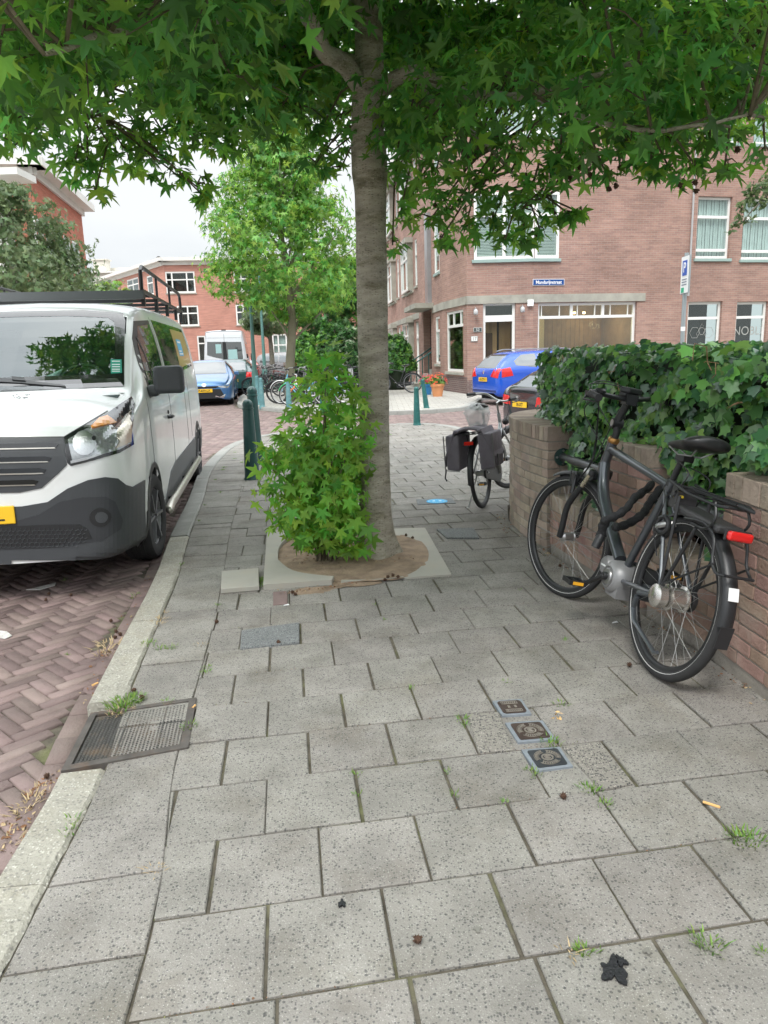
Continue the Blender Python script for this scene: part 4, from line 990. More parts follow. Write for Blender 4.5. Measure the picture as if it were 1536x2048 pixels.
# ================================================================== garden wall
m_mortar = M('mortar', (.30, .275, .24), .95, var=.2, vs=9, bump=.8, bs=90)
m_wbrick = M('garden_brick', (.36, .235, .19), .85, var=.22, vs=7, isl=.20, hue=.022, bump=.8, bs=60, stain=(3.5, (.33, .28, .23), .75))
m_wcap = M('cap_brick', (.39, .315, .25), .85, var=.2, vs=9, isl=.16, hue=.012, bump=.7, bs=60, stain=(5, (.22, .2, .17), .6))
m_wend = M('pier_brick', (.38, .30, .24), .85, var=.2, vs=9, isl=.2, hue=.02, bump=.7, bs=60, stain=(4, (.36, .32, .27), .6))
def brick_wall(root, name, path, thick, z1, cap=True, capm=None, mat=None, ends=True):
    """courses of single bricks laid along a path (street side is the left of the path when walking away from the camera); wall body lies to the right"""
    path = smooth_path(path, 6) if len(path) > 2 else path
    course, bl, gap = .0635, .212, .009
    capz = .105 if cap else 0
    n = int((z1-capz)/course); core = MB()
    inn = offset_path(path, thick)
    def at_s(P, s):
        acc = 0
        for i in range(1, len(P)):
            l = math.hypot(P[i][0]-P[i-1][0], P[i][1]-P[i-1][1])
            if acc + l >= s or i == len(P)-1:
                t = (s-acc)/l; t = min(max(t, 0), 1) ; return (P[i-1][0]+(P[i][0]-P[i-1][0])*t, P[i-1][1]+(P[i][1]-P[i-1][1])*t)
            acc += l
    tot = sum(math.hypot(path[i][0]-path[i-1][0], path[i][1]-path[i-1][1]) for i in range(1, len(path)))
    # mortar core
    m_ = max(2, int(tot/.08)+1); ss = [tot*k/(m_-1) for k in range(m_)]
    ratio = sum(math.hypot(inn[i][0]-inn[i-1][0], inn[i][1]-inn[i-1][1]) for i in range(1, len(inn)))/tot
    fr = lambda s, d: (lambda a, b: (a[0]+(b[0]-a[0])*d/thick, a[1]+(b[1]-a[1])*d/thick))(at_s(path, s), at_s(inn, s*ratio))
    ring = []
    for s in ss:
        s_ = min(max(s, .006), tot-.006); a, b = fr(s_, .006), fr(s_, thick-.006); ring.append([(a[0], a[1], -.1), (b[0], b[1], -.1), (b[0], b[1], z1-.008), (a[0], a[1], z1-.008)])
    vs = [p for r_ in ring for p in r_]; fs = [(0, 1, 2, 3), tuple((len(ring)-1)*4+k for k in (3, 2, 1, 0))]
    for i in range(len(ring)-1):
        for k in range(4): fs.append((i*4+k, (i+1)*4+k, (i+1)*4+(k+1) % 4, i*4+(k+1) % 4))
    core.add(vs, fs); core.build('mortar', m_mortar, root)
    br = MB()
    def brick(mb, s0, s1, d0, d1, za, zb):
        j = lambda: random.uniform(-.0022, .0022)
        a, b, c, d = fr(s0, d0), fr(s1, d0), fr(s1, d1), fr(s0, d1)
        q = [a, b, c, d]; jj = [(j(), j()) for _ in q]; e = .0035
        cx, cy = sum(p[0] for p in q)/4, sum(p[1] for p in q)/4
        def rg(z, k): return [(p[0]+o[0]-(p[0]-cx)*k, p[1]+o[1]-(p[1]-cy)*k, z) for p, o in zip(q, jj)]
        vs = rg(za, .03)+rg(za+e, 0)+rg(zb-e, 0)+rg(zb, .03); fs = [(3, 2, 1, 0), (12, 13, 14, 15)]
        for k in range(3):
            for i in range(4): fs.append((k*4+i, k*4+(i+1) % 4, (k+1)*4+(i+1) % 4, (k+1)*4+i))
        mb.add(vs, fs)
    for c in range(n):
        z = z1-capz-(c+1)*course; s = -(bl/2 if c % 2 else 0) - random.uniform(0, .01)
        while s < tot:
            L_ = bl if random.random() > .15 else bl/2
            a, b = max(s, 0), min(s+L_-gap, tot)
            if b-a > .02: brick(br, a, b, -.0, .09, z+gap/2, z+course-gap/2); brick(br, a, b, thick-.09, thick, z+gap/2, z+course-gap/2)
            s += L_
        for e0, e1 in ((0, .012), (tot-.012, tot)):     # headers seen at the ends
            k = 0; dd = 0 if c % 2 else -.05
            while dd < thick:
                a, b = max(dd, .092), min(dd+.10, thick-.092)
                if b-a > .015: brick(br, e0-.0015, e1+.0015, a, b, z+gap/2, z+course-gap/2)
                dd += .11
    br.build('brickwork', mat or m_wbrick, root)
    if cap:
        cp = MB(); k = 0.0
        while k < tot-.02:
            brick(cp, k+.004, min(k+.062, tot), -.004, thick+.004, z1-capz+.004, z1); k += .066
        cp.build('coping', capm or m_wcap, root)
WL = lambda y: 1.53 + (2.79-y)*.160 if y > 1.9 else 1.53 + .142   # street face of the wall at a given distance
gw = empty('garden_wall', (0, 0, 0)); tag(gw, 'low brown brick garden wall with piers along the pavement under the ivy', 'garden wall')
P_ = lambda y, off=0: (WL(y)+off, y)
# near tall stretch, low stretches, pier, curved end
brick_wall(gw, 'near', [P_(-.6), P_(3.17)], .24, .86)
brick_wall(gw, 'low', [P_(3.172, .02), P_(3.82, .02)], .20, .40)
brick_wall(gw, 'pier', [P_(3.83), P_(4.28)], .30, .88)
brick_wall(gw, 'low', [P_(4.282, .02), P_(5.16, .02)], .20, .40)
brick_wall(gw, 'curve', [P_(5.17), (1.085, 5.45), (1.05, 5.75), (1.045, 6.1), (1.12, 6.42), (1.30, 6.68), (1.6, 6.85), (2.3, 7.05), (3.2, 7.3)], .24, .87, capm=m_wend, mat=m_wend)
# steel rails between the piers
m_rail = M('galvanised', (.13, .135, .14), .42, metal=.75, var=.25, vs=14)
def rail(ya, yb, z, label, r=.03):
    root = empty('wall_rail', (0, 0, 0)); tag(root, label, 'rail', 'steel rails between the wall piers')
    a, b = Vector((WL(ya)+.10, ya, z)), Vector((WL(yb)+.10, yb, z)); m = MB(); m.tube([a, b], r, n=14); m.build('tube', m_rail, root, smooth=40)
    for p, q in ((a, b), (b, a)):
        d = (q-p).normalized(); f = MB(); f.lathe([(.062, .001), (.062, .009), (.058, .010)], 20, o=p, axis=d)
        fo = f.build('flange', M('flange_green', (.02, .05, .045), .5), root, smooth=40); f = MB()
        for k in range(4):
            an = PI/4+k*PI/2; u = d.orthogonal().normalized(); v = d.cross(u); f.lathe([(.008, .010), (.008, .016)], 6, o=p+u*math.cos(an)*.045+v*math.sin(an)*.045, axis=d)
        f.build('bolt', M('bolt', (.45, .45, .44), .4, metal=.8), fo)
rail(4.285, 5.165, .66, 'thin steel rail between the curved pier and the middle pier'); rail(3.175, 3.825, .62, 'steel rail with a round green flange right of the middle pier', .034)

# ================================================================== leaves
def leaf_shape(kind):
    """points (u along the leaf, v across), fan triangulated from the base point"""
    if kind == 'star':      # sweetgum: five pointed lobes
        pts = [];
        angs = (-118, -58, 0, 58, 118); lens = (.62, .92, 1.0, .92, .62)
        pts.append((-.02, 0))
        out = []
        for i, (a, l) in enumerate(zip(angs, lens)):
            if i: am = (angs[i-1]+a)/2; out.append((.30*math.cos(R(am))+.08, .30*math.sin(R(am))))
            for da, lk in ((-13, .62), (0, 1.0), (13, .62)): out.append((l*lk*math.cos(R(a+da))*.86+.08, l*lk*math.sin(R(a+da))*.86))
        return [(0.0, 0.0)] + out
    if kind == 'ivy':
        return [(0, 0), (-.20, -.26), (-.10, -.56), (.20, -.40), (.46, -.60), (.56, -.24), (1.0, 0), (.56, .24), (.46, .60), (.20, .40), (-.10, .56), (-.20, .26)]
    if kind == 'oval':
        return [(0, 0), (.35, -.22), (.7, -.2), (1, 0), (.7, .2), (.35, .22)]
    if kind == 'simple_star':
        out = []
        for a, l in ((-110, .6), (-82, .28), (-55, .9), (-28, .34), (0, 1), (28, .34), (55, .9), (82, .28), (110, .6)): out.append((l*math.cos(R(a)), l*math.sin(R(a))))
        return [(0, 0)] + out
    if kind == 'clump':     # a few small leaves that read as one spray when far away
        out = [(0, 0)]
        for k in range(7):
            a = -120+40*k; out += [(math.cos(R(a-9))*.5, math.sin(R(a-9))*.5), (math.cos(R(a))*(.8+.25*((k*37) % 5)/5), math.sin(R(a))*(.8+.25*((k*53) % 5)/5)), (math.cos(R(a+9))*.5, math.sin(R(a+9))*.5)]
        return out
def leaves(name, pos, nrm, size, mat, parent=None, kind='star', droop=.35, matidx=None, tipdir=None, fold=.18):
    """pos (n,3), nrm (n,3) facing, size (n,), each leaf a small fan of triangles; one mesh"""
    pos = np.asarray(pos, float); n = len(pos); nrm = np.asarray(nrm, float); nrm /= np.linalg.norm(nrm, axis=1, keepdims=True)+1e-9
    sh = leaf_shape(kind); k = len(sh)
    if tipdir is None: tipdir = rng.normal(size=(n, 3)); tipdir[:, 2] -= .6
    t = tipdir - nrm*np.sum(tipdir*nrm, axis=1, keepdims=True); t /= np.linalg.norm(t, axis=1, keepdims=True)+1e-9
    b = np.cross(nrm, t); size = np.asarray(size)[:, None]
    V = np.zeros((n, k, 3)); wv = (.72+.42*rng.random((n, 1))); dv = droop*(.3+1.4*rng.random((n, 1))); tw_ = rng.normal(size=(n, 1))*.22
    for i, (u, v) in enumerate(sh):
        r2 = u*u+v*v; V[:, i] = pos + size*(t*u + b*v*wv) - nrm*size*(dv*.5*r2 - fold*abs(v) + tw_*v)
    if kind in ('star', 'simple_star', 'clump'):
        tri = [(0, i, i+1) for i in range(1, k-1)]
    else:
        tri = [(0, i, i+1) for i in range(1, k-1)] + ([(0, k-1, 1)] if kind == 'ivy' else [])
    F = (np.arange(n)[:, None, None]*k + np.array(tri)[None]).reshape(-1, 3)
    mi = np.repeat(matidx, len(tri)) if matidx is not None else None
    return fast_mesh(name, V.reshape(-1, 3), F, mat, parent, matidx=mi)
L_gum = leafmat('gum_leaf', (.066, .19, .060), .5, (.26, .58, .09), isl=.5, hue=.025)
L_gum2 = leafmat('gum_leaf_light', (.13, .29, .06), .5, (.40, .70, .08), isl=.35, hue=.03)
L_sprout = leafmat('sprout_leaf', (.15, .33, .05), .45, (.32, .62, .06), isl=.4, hue=.035, rough=.5)
L_sprout2 = leafmat('sprout_leaf_light', (.20, .38, .06), .45, (.45, .75, .08), isl=.3, hue=.03)
L_mid = leafmat('bright_leaf', (.075, .21, .045), .45, (.28, .52, .08), isl=.45, hue=.03)
L_mid2 = leafmat('bright_leaf_light', (.20, .36, .08), .45, (.42, .68, .1), isl=.35, hue=.03)
L_ivy = leafmat('ivy_leaf', (.075, .19, .05), .15, isl=.4, hue=.02, rough=.32, spec=.6)
L_ivy2 = leafmat('ivy_leaf_light', (.155, .33, .07), .2, isl=.35, hue=.025, rough=.35, spec=.6)
L_ivy3 = leafmat('ivy_leaf_dark', (.04, .115, .05), .1, isl=.3, hue=.015, rough=.28, spec=.7)
L_olive = leafmat('olive_leaf', (.14, .19, .09), .3, isl=.4, hue=.03)
L_bush = leafmat('bush_leaf', (.05, .14, .035), .25, isl=.45, hue=.02)
L_bush2 = leafmat('bush_leaf_light', (.12, .28, .045), .3, isl=.4, hue=.02)
L_yel = leafmat('yellow_bush_leaf', (.26, .36, .06), .4, isl=.35, hue=.02)
L_dull = leafmat('dull_leaf', (.10, .15, .06), .3, isl=.4, hue=.03)
m_bark = M('gum_bark', (.37, .335, .275), .95, var=.30, vs=7, bump=1.0, bs=30, msc=(1, 1, 3.2), stain=(5, (.17, .155, .10), .85), fleck=[(75, .84, (.48, .46, .41), .6), (55, .82, (.11, .09, .06), .7)])
m_bark2 = M('grey_bark', (.22, .20, .165), .95, var=.3, vs=9, bump=1, bs=30)
m_twig = M('twig', (.115, .095, .06), .9, var=.3, vs=20)

def rand_dir(n): v = rng.normal(size=(n, 3)); return v/np.linalg.norm(v, axis=1, keepdims=True)
# ------------------------------------------------------------------ the big sweetgum
def sweetgum():
    root = empty('sweetgum_tree', (-.03, 5.12, 0)); tag(root, 'large sweetgum with a grey trunk and dark star leaves arching over the pavement', 'tree')
    ox, oy = -.03, 5.12
    # trunk: rings follow the photographed outline: leaning slightly, thicker foot
    def c_at(px, py): p = at(px, py, 5.12); return p
    prof = [(757, 1118, .125*1.5), (755, 1095, .150), (752, 1060, .128), (750, 1000, .117), (748, 900, .108), (747, 760, .106), (745, 600, .106), (742, 450, .104), (741, 380, .108), (740, 340, .120), (738, 300, .116), (736, 250, .108), (736, 180, .104), (738, 120, .094), (736, 40, .088), (733, -60, .082), (730, -250, .075), (725, -500, .065), (722, -900, .05)]
    ts = MB(); pts = []; rad = []
    for px, py, r_ in prof: p = c_at(px, py); pts.append((p.x-ox, p.y-oy, p.z)); rad.append(r_*.95)
    pts[0] = (pts[0][0], pts[0][1], -.03)
    P5 = smooth_path([(*p, r_) for p, r_ in zip(pts, rad)], 7); n = 40; vs = []; fs = []
    for i, (x, y, z, r_) in enumerate(P5):
        for k in range(n):
            a = 2*PI*k/n; rr = r_*(1 + .025*math.sin(3*a+z*2.1) + .018*math.sin(7*a-z*5) + .012*math.sin(z*31+2*math.sin(a*2)) + (.10*max(0, .25-z)/.25*(math.sin(a*4+1)+.6) if z < .25 else 0))
            # ridges and a branch scar where limbs were cut away
            for (sz, sa, am, wz) in ((2.62, -1.75, .16, .07), (2.83, -1.3, .10, .05), (2.38, -.5, .11, .05), (3.02, -1.9, .12, .06), (1.05, -2.6, .03, .02)):
                da = (a-sa+PI) % (2*PI)-PI; rr += r_*am*math.exp(-(da/.5)**2-((z-sz)/wz)**2)
            vs.append((x+math.cos(a)*rr, y+math.sin(a)*rr, z))
    for i in range(len(P5)-1):
        for k in range(n): fs.append((i*n+k, i*n+(k+1) % n, (i+1)*n+(k+1) % n, (i+1)*n+k))
    ts.add(vs, fs); trunk = ts.build('trunk', m_bark, root, smooth=True)
    br = MB(); branches = []
    def limb(pl, r0, r1, n=9):
        pp = smooth_path([(*(at(a, b, c)-Vector((ox, oy, 0))), 0) for a, b, c in pl], 6); m = len(pp); pts_ = [Vector(p[:3]) for p in pp]
        wob = [p + Vector((random.uniform(-1, 1), random.uniform(-1, 1), random.uniform(-1, 1)))*.006 for p in pts_]
        b = MB(); b.tube(wob, [r0+(r1-r0)*i/(m-1) for i in range(m)], n=n); b.build('limb', m_bark, root, smooth=True); branches.append(pts_)
    limb([(735, 190, 5.12), (690, 130, 4.95), (650, 105, 4.75), (628, 60, 4.6), (590, -20, 4.4), (520, -120, 4.1)], .062, .03)
    limb([(742, 200, 5.12), (800, 152, 5.0), (850, 148, 4.9), (900, 178, 4.8), (960, 192, 4.7), (1050, 190, 4.5), (1160, 160, 4.3), (1290, 120, 4.1)], .05, .012)
    limb([(845, 150, 4.93), (852, 185, 4.95), (880, 215, 5.0), (940, 260, 5.05), (1010, 330, 5.1), (1080, 400, 5.1)], .024, .008)
    limb([(740, 215, 5.15), (790, 265, 5.35), (850, 310, 5.6), (930, 330, 5.8)], .018, .006)
    limb([(735, 130, 5.1), (640, 110, 5.3), (520, 100, 5.4), (400, 110, 5.4), (260, 150, 5.2), (180, 230, 5.0)], .045, .010)
    limb([(735, 60, 5.1), (700, -10, 5.2), (640, -120, 5.5), (560, -260, 5.9)], .05, .02)
    limb([(738, 20, 5.1), (800, -60, 5.0), (920, -150, 4.9), (1100, -260, 4.8), (1300, -300, 4.6)], .05, .015)
    limb([(740, -20, 5.1), (760, -150, 4.6), (800, -400, 3.9), (860, -900, 3.2)], .045, .015)
    limb([(735, -40, 5.1), (600, -250, 4.4), (380, -500, 3.7), (200, -800, 3.2)], .045, .015)
    limb([(600, -20, 4.45), (430, 40, 3.9), (250, 60, 3.3), (90, 110, 2.9)], .025, .008)
    limb([(1050, 190, 4.5), (1180, 240, 4.2), (1330, 260, 3.9), (1500, 230, 3.7)], .018, .006)
    # leaf sprays: centres in space, each spray 12-30 leaves hanging from a twig
    low = [(-200, 300), (0, 285), (60, 300), (95, 215), (130, 215), (165, 120), (215, 140), (240, 170), (300, 215), (350, 260), (400, 290), (440, 300), (500, 295), (540, 310), (600, 260), (640, 250), (690, 300), (705, 250), (790, 250), (820, 300), (900, 300), (1000, 270), (1100, 280), (1170, 300), (1230, 300), (1300, 330), (1400, 330), (1480, 340), (1536, 300), (1800, 200)]
    def lowy(x):
        for i in range(len(low)-1):
            if low[i][0] <= x <= low[i+1][0]:
                t = (x-low[i][0])/(low[i+1][0]-low[i][0]); return low[i][1]+(low[i+1][1]-low[i][1])*t
        return 200
    cent = []; tries = 0
    c0 = np.array([-.05, 4.6, 5.0])
    while len(cent) < 640 and tries < 40000:
        tries += 1
        d = rand_dir(1)[0]; rr = rng.random()**.45
        p = c0 + d*rr*np.array([3.7, 3.6, 2.75])
        if p[2] < 1.85: continue
        q = proj(p)
        if p[1] > .5 and -700 < q[0] < 2300 and q[1] > -500:
            if q[1] > lowy(q[0]) - 8 - 1500*.19/p[1]: continue
            if p[1] < 2.5 and q[1] > 60: continue
            if 585 < q[0] < 815 and p[1] < 5.25 and q[1] > -10: continue
        cent.append((*p, .30 + .15*rng.random()))
    def cl(px, py, Y, r_=.2, k=1):
        p = at(px, py, Y); cent.append((p.x, p.y, p.z, r_))
    # hanging sprays that draw the lower edge of the crown (pixel, distance, radius)
    for gx_ in range(-60, 1600, 62):
        for gy_ in range(20, 260, 48):
            x_, y_ = gx_+rng.normal()*18, gy_+rng.normal()*14; Y_ = rng.uniform(5.2, 6.6) if gx_ > 640 else rng.uniform(5.0, 6.4)
            if y_ < lowy(x_)-(95 if x_ < 560 else 60) and not (585 < x_ < 810 and Y_ < 5.6): cl(x_, y_, Y_, .24)
    for a in [(20, 240, 4.6, .26), (60, 180, 4.3, .3), (40, 120, 3.4, .3), (170, 60, 3.2, .35), (10, 60, 3.0, .3), (120, 150, 4.0, .28), (30, 290, 4.9, .12), (75, 262, 4.9, .1),
              (175, 340, 5.0, .16), (165, 300, 5.0, .17), (210, 260, 5.1, .2), (150, 330, 5.0, .1), (190, 385, 4.9, .09), (250, 300, 5.1, .2), (310, 320, 5.1, .17), (360, 355, 5.1, .13), (395, 375, 5.1, .1), (410, 395, 5.1, .06), (270, 250, 5.1, .14), (330, 270, 5.2, .2), (300, 170, 5.0, .2),
              (390, 230, 5.3, .2), (440, 260, 5.4, .2), (420, 290, 5.4, .12), (480, 220, 5.4, .2), (475, 290, 5.4, .13), (530, 240, 5.3, .18), (560, 280, 5.3, .12), (600, 215, 5.2, .2), (640, 260, 5.25, .14), (655, 310, 5.25, .12), (680, 340, 5.25, .1), (690, 230, 5.3, .15), (630, 330, 5.2, .08), (665, 285, 5.3, .12), (500, 140, 5, .3), (400, 140, 5, .3), (600, 130, 5.2, .3),
              (800, 330, 5.4, .16), (830, 380, 5.4, .17), (800, 430, 5.3, .1), (785, 490, 5.2, .07), (780, 290, 5.4, .13), (870, 350, 5.2, .2), (900, 420, 5.1, .18), (860, 440, 5.1, .12), (930, 460, 5.0, .12), (960, 380, 5.0, .2), (985, 440, 5.0, .16), (1010, 480, 4.9, .10), (1040, 420, 4.9, .17), (1060, 370, 4.9, .18), (1080, 460, 4.9, .12), (1050, 480, 4.9, .08), (1110, 430, 4.8, .08), (1140, 430, 4.8, .06), (1160, 425, 4.8, .04), (1100, 340, 4.8, .15), (800, 240, 5.5, .2), (880, 260, 5.4, .2), (960, 300, 5.2, .22), (1040, 300, 5.0, .2), (880, 480, 5.1, .07),
              (1150, 280, 4.6, .18), (1190, 330, 4.5, .14), (1215, 355, 4.5, .07), (1120, 310, 4.7, .14), (1260, 290, 4.5, .17), (1300, 330, 4.4, .12), (1340, 340, 4.4, .12), (1330, 280, 4.4, .16), (1390, 330, 4.3, .13), (1420, 280, 4.3, .15), (1450, 330, 4.3, .10), (1500, 240, 4.2, .12), (1530, 300, 4.2, .10), (1480, 200, 4.2, .14), (1440, 180, 4.2, .14), (1380, 200, 4.2, .2), (1300, 190, 4.2, .22), (1400, 90, 4.0, .2), (1480, 60, 4.0, .16), (1340, 60, 4.2, .2), (1530, 140, 4.1, .12), (1420, 20, 4.0, .2), (1510, 180, 4.1, .1), (1260, 220, 4.4, .2)]:
        cl(*a)
    pos = []; nr = []; tip = []; size = []; mi = []; tw = MB()
    for (x, y, z, r_) in cent:
        vol = max(5, int(46*(r_/.3)**1.8)); k = int(vol*1.9)
        near = proj((x, y, z)); 
        d = rand_dir(k); rad_ = r_*rng.random(k)**.5
        P = np.array([x, y, z]) + d*rad_[:, None]*np.array([1.15, 1.15, .8]); pos.append(P)
        nv = d*.45 + np.array([0, 0, .75]) + rng.normal(size=(k, 3))*.42; nr.append(nv)
        tp = d.copy(); tp[:, 2] = -.75; tip.append(tp + rng.normal(size=(k, 3))*.25)
        size.append(.050 + .070*rng.random(k)**1.3); mi.append((rng.random(k) < (.16 if r_ > .25 else .34)).astype(int))  # small edge sprays get more light leaves: light passing through, put into colour
        for q in range(2):
            e = P[rng.integers(k)]; tw.tube([(x-ox, y-oy, z+.02), ((x+e[0])/2-ox, (y+e[1])/2-oy, (z+e[2])/2+.03), (e[0]-ox, e[1]-oy, e[2])], [.006, .004, .002], n=4, caps=False)
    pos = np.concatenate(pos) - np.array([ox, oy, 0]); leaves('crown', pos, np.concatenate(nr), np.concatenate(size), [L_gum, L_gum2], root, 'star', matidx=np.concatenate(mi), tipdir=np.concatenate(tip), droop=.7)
    # twigs joining sprays to the nearest limb
    allp = [p for b in branches for p in b[3:]]
    for (x, y, z, r_) in cent:
        c_ = Vector((x-ox, y-oy, z)); nb = min(allp, key=lambda p: (p-c_).length_squared + (4 if p.z > c_.z+1.5 else 0)); dd = (nb-c_).length
        if dd > 1.7: 
            continue
        mid = (nb+c_)/2 + Vector((random.uniform(-.1, .1), random.uniform(-.1, .1), .08)); tw.tube([nb, mid, c_], [.009, .007, .005], n=5, caps=False)
    tw.build('twigs', m_twig, root)
    return root
GUM = sweetgum()
m_ball = M('gumball', (.085, .045, .028), .95, bump=1, bs=120)
# spiky seed balls hanging in the crown: parts of the tree
def gumball(mb, c, r_):
    mb.ball(c, r_*.8, 8, 6)
    for d in rand_dir(34):
        d = Vector(d); u = d.orthogonal().normalized()*r_*.16; v = d.cross(u.normalized())*r_*.16; p = Vector(c)+d*r_*.7; mb.add([p+u, p-u*.5+v, p-u*.5-v, Vector(c)+d*r_*1.25], [(0, 1, 3), (1, 2, 3), (2, 0, 3)])
sb = None
for px, py, Y in ((1318, 95, 4.1), (1348, 60, 4.1), (1352, 45, 4.1), (1420, 120, 4.0), (1435, 108, 4.0), (1495, 85, 3.9), (1520, 60, 3.9), (1240, 335, 4.5), (1232, 372, 4.4), (1180, 350, 4.5), (1218, 378, 4.4), (1455, 345, 4.3), (1360, 370, 4.3), (1390, 365, 4.3), (1475, 300, 4.2), (1140, 355, 4.7), (1160, 335, 4.7), (1392, 382, 4.3), (1505, 90, 3.9), (1332, 42, 4.1), (310, 300, 5.1), (420, 280, 5.4), (75, 235, 4.7), (1075, 470, 4.9), (870, 410, 5.1), (1330, 205, 4.2)):
    p = at(px, py, Y); m = MB(); gumball(m, (p.x+.03, p.y-5.12, p.z), .017); m.tube([(p.x+.03, p.y-5.12, p.z+.015), (p.x+.035, p.y-5.12, p.z+.08)], .0016, n=4, caps=False); m.build('seed_ball', m_ball, GUM)

# ------------------------------------------------------------------ sprouts at its foot
def sprouts():
    root = empty('sweetgum_sprouts', (-.40, 5.02, 0)); tag(root, 'bright green leafy sprouts growing from the tree pit left of the trunk', 'shrub')
    ox, oy = -.40, 5.02
    st = MB(); tips = []
    ends = [(560, 900), (540, 980), (590, 830), (610, 770), (640, 740), (655, 712), (660, 730), (690, 770), (710, 800), (715, 860), (700, 920), (620, 880), (650, 850), (680, 880), (600, 1000), (640, 980), (690, 990), (720, 950), (715, 1050), (570, 1050), (530, 930), (580, 870), (630, 920), (600, 940), (670, 940), (655, 790), (640, 1040), (700, 830)]
    for i, (px, py) in enumerate(ends):
        Y = random.uniform(4.72, 5.30); e = at(px, py, Y); b = Vector((random.uniform(-.48, -.32), 5.02+random.uniform(-.05, .06), .005))
        mid = b.lerp(e, .45); mid.z += .1; mid.x = b.x + (mid.x-b.x)*.6
        pp = [Vector(p) for p in smooth_path([tuple(b), tuple(mid), tuple(e)], 5)]
        st.tube([(p.x-ox, p.y-oy, p.z) for p in pp], [.008-.006*k/(len(pp)-1) for k in range(len(pp))], n=5)
        for k in range(3, len(pp)):
            tips += [pp[k]]*2
        tips += [e]*3
    st.build('stems_or_core', m_twig, root)
    outline = [(560, 830), (605, 770), (640, 745), (652, 712), (668, 745), (700, 790), (728, 830), (740, 880), (735, 950), (745, 1010), (735, 1060), (748, 1085), (738, 1112), (700, 1108), (640, 1104), (590, 1092), (560, 1068), (545, 1000), (530, 930), (520, 880)]
    pos = []; nr = []; size = []; mi = []; tip = []
    for e in tips:
        for _ in range(3):
            p = np.array(e) + rng.normal(size=3)*.055; q = proj(p)
            if q[1] > 1105: continue
            pos.append(p); s_ = rng.random(); size.append(.035+.04*s_); mi.append(int(rng.random() < .45))
    while len(pos) < 1950:
        px, py = rng.uniform(515, 750), rng.uniform(705, 1105)
        if not inside((px, py), outline): continue
        Y = rng.uniform(4.72, 5.32) if py < 1040 else rng.uniform(4.75, 4.98); dens = 1 if py > 880 else .35
        if rng.random() > dens: continue
        p = np.array(at(px, py, Y)); pos.append(p); size.append(.032+.045*rng.random()*(1 if py > 860 else .8)); mi.append(int(rng.random() < (.28 if py > 850 else .55)))
    for px, py, Y in ((725, 1100, 4.62), (745, 1075, 4.6), (655, 1085, 4.6), (600, 1080, 4.65), (680, 1060, 4.6), (520, 900, 4.9), (515, 940, 4.9), (710, 1040, 4.6), (500, 905, 4.9), (735, 1055, 4.6), (645, 1020, 4.58), (695, 1000, 4.6), (585, 1020, 4.6)):
        pos.append(np.array(at(px, py, Y))); size.append(.075); mi.append(0)
    pos = np.array(pos); n = len(pos); c_ = np.array([-.40, 5.02, .75])
    d = pos - c_; d /= np.linalg.norm(d, axis=1, keepdims=True)+1e-6
    nv = d*.5 + np.array([0, -.45, .55]) + rng.normal(size=(n, 3))*.45; tp = d + np.array([0, -.2, -.75]) + rng.normal(size=(n, 3))*.35
    leaves('foliage', pos-np.array([ox, oy, 0]), nv, np.array(size)*1.36, [L_sprout, L_sprout2], root, 'star', matidx=np.array(mi), tipdir=tp, droop=.5)
sprouts()

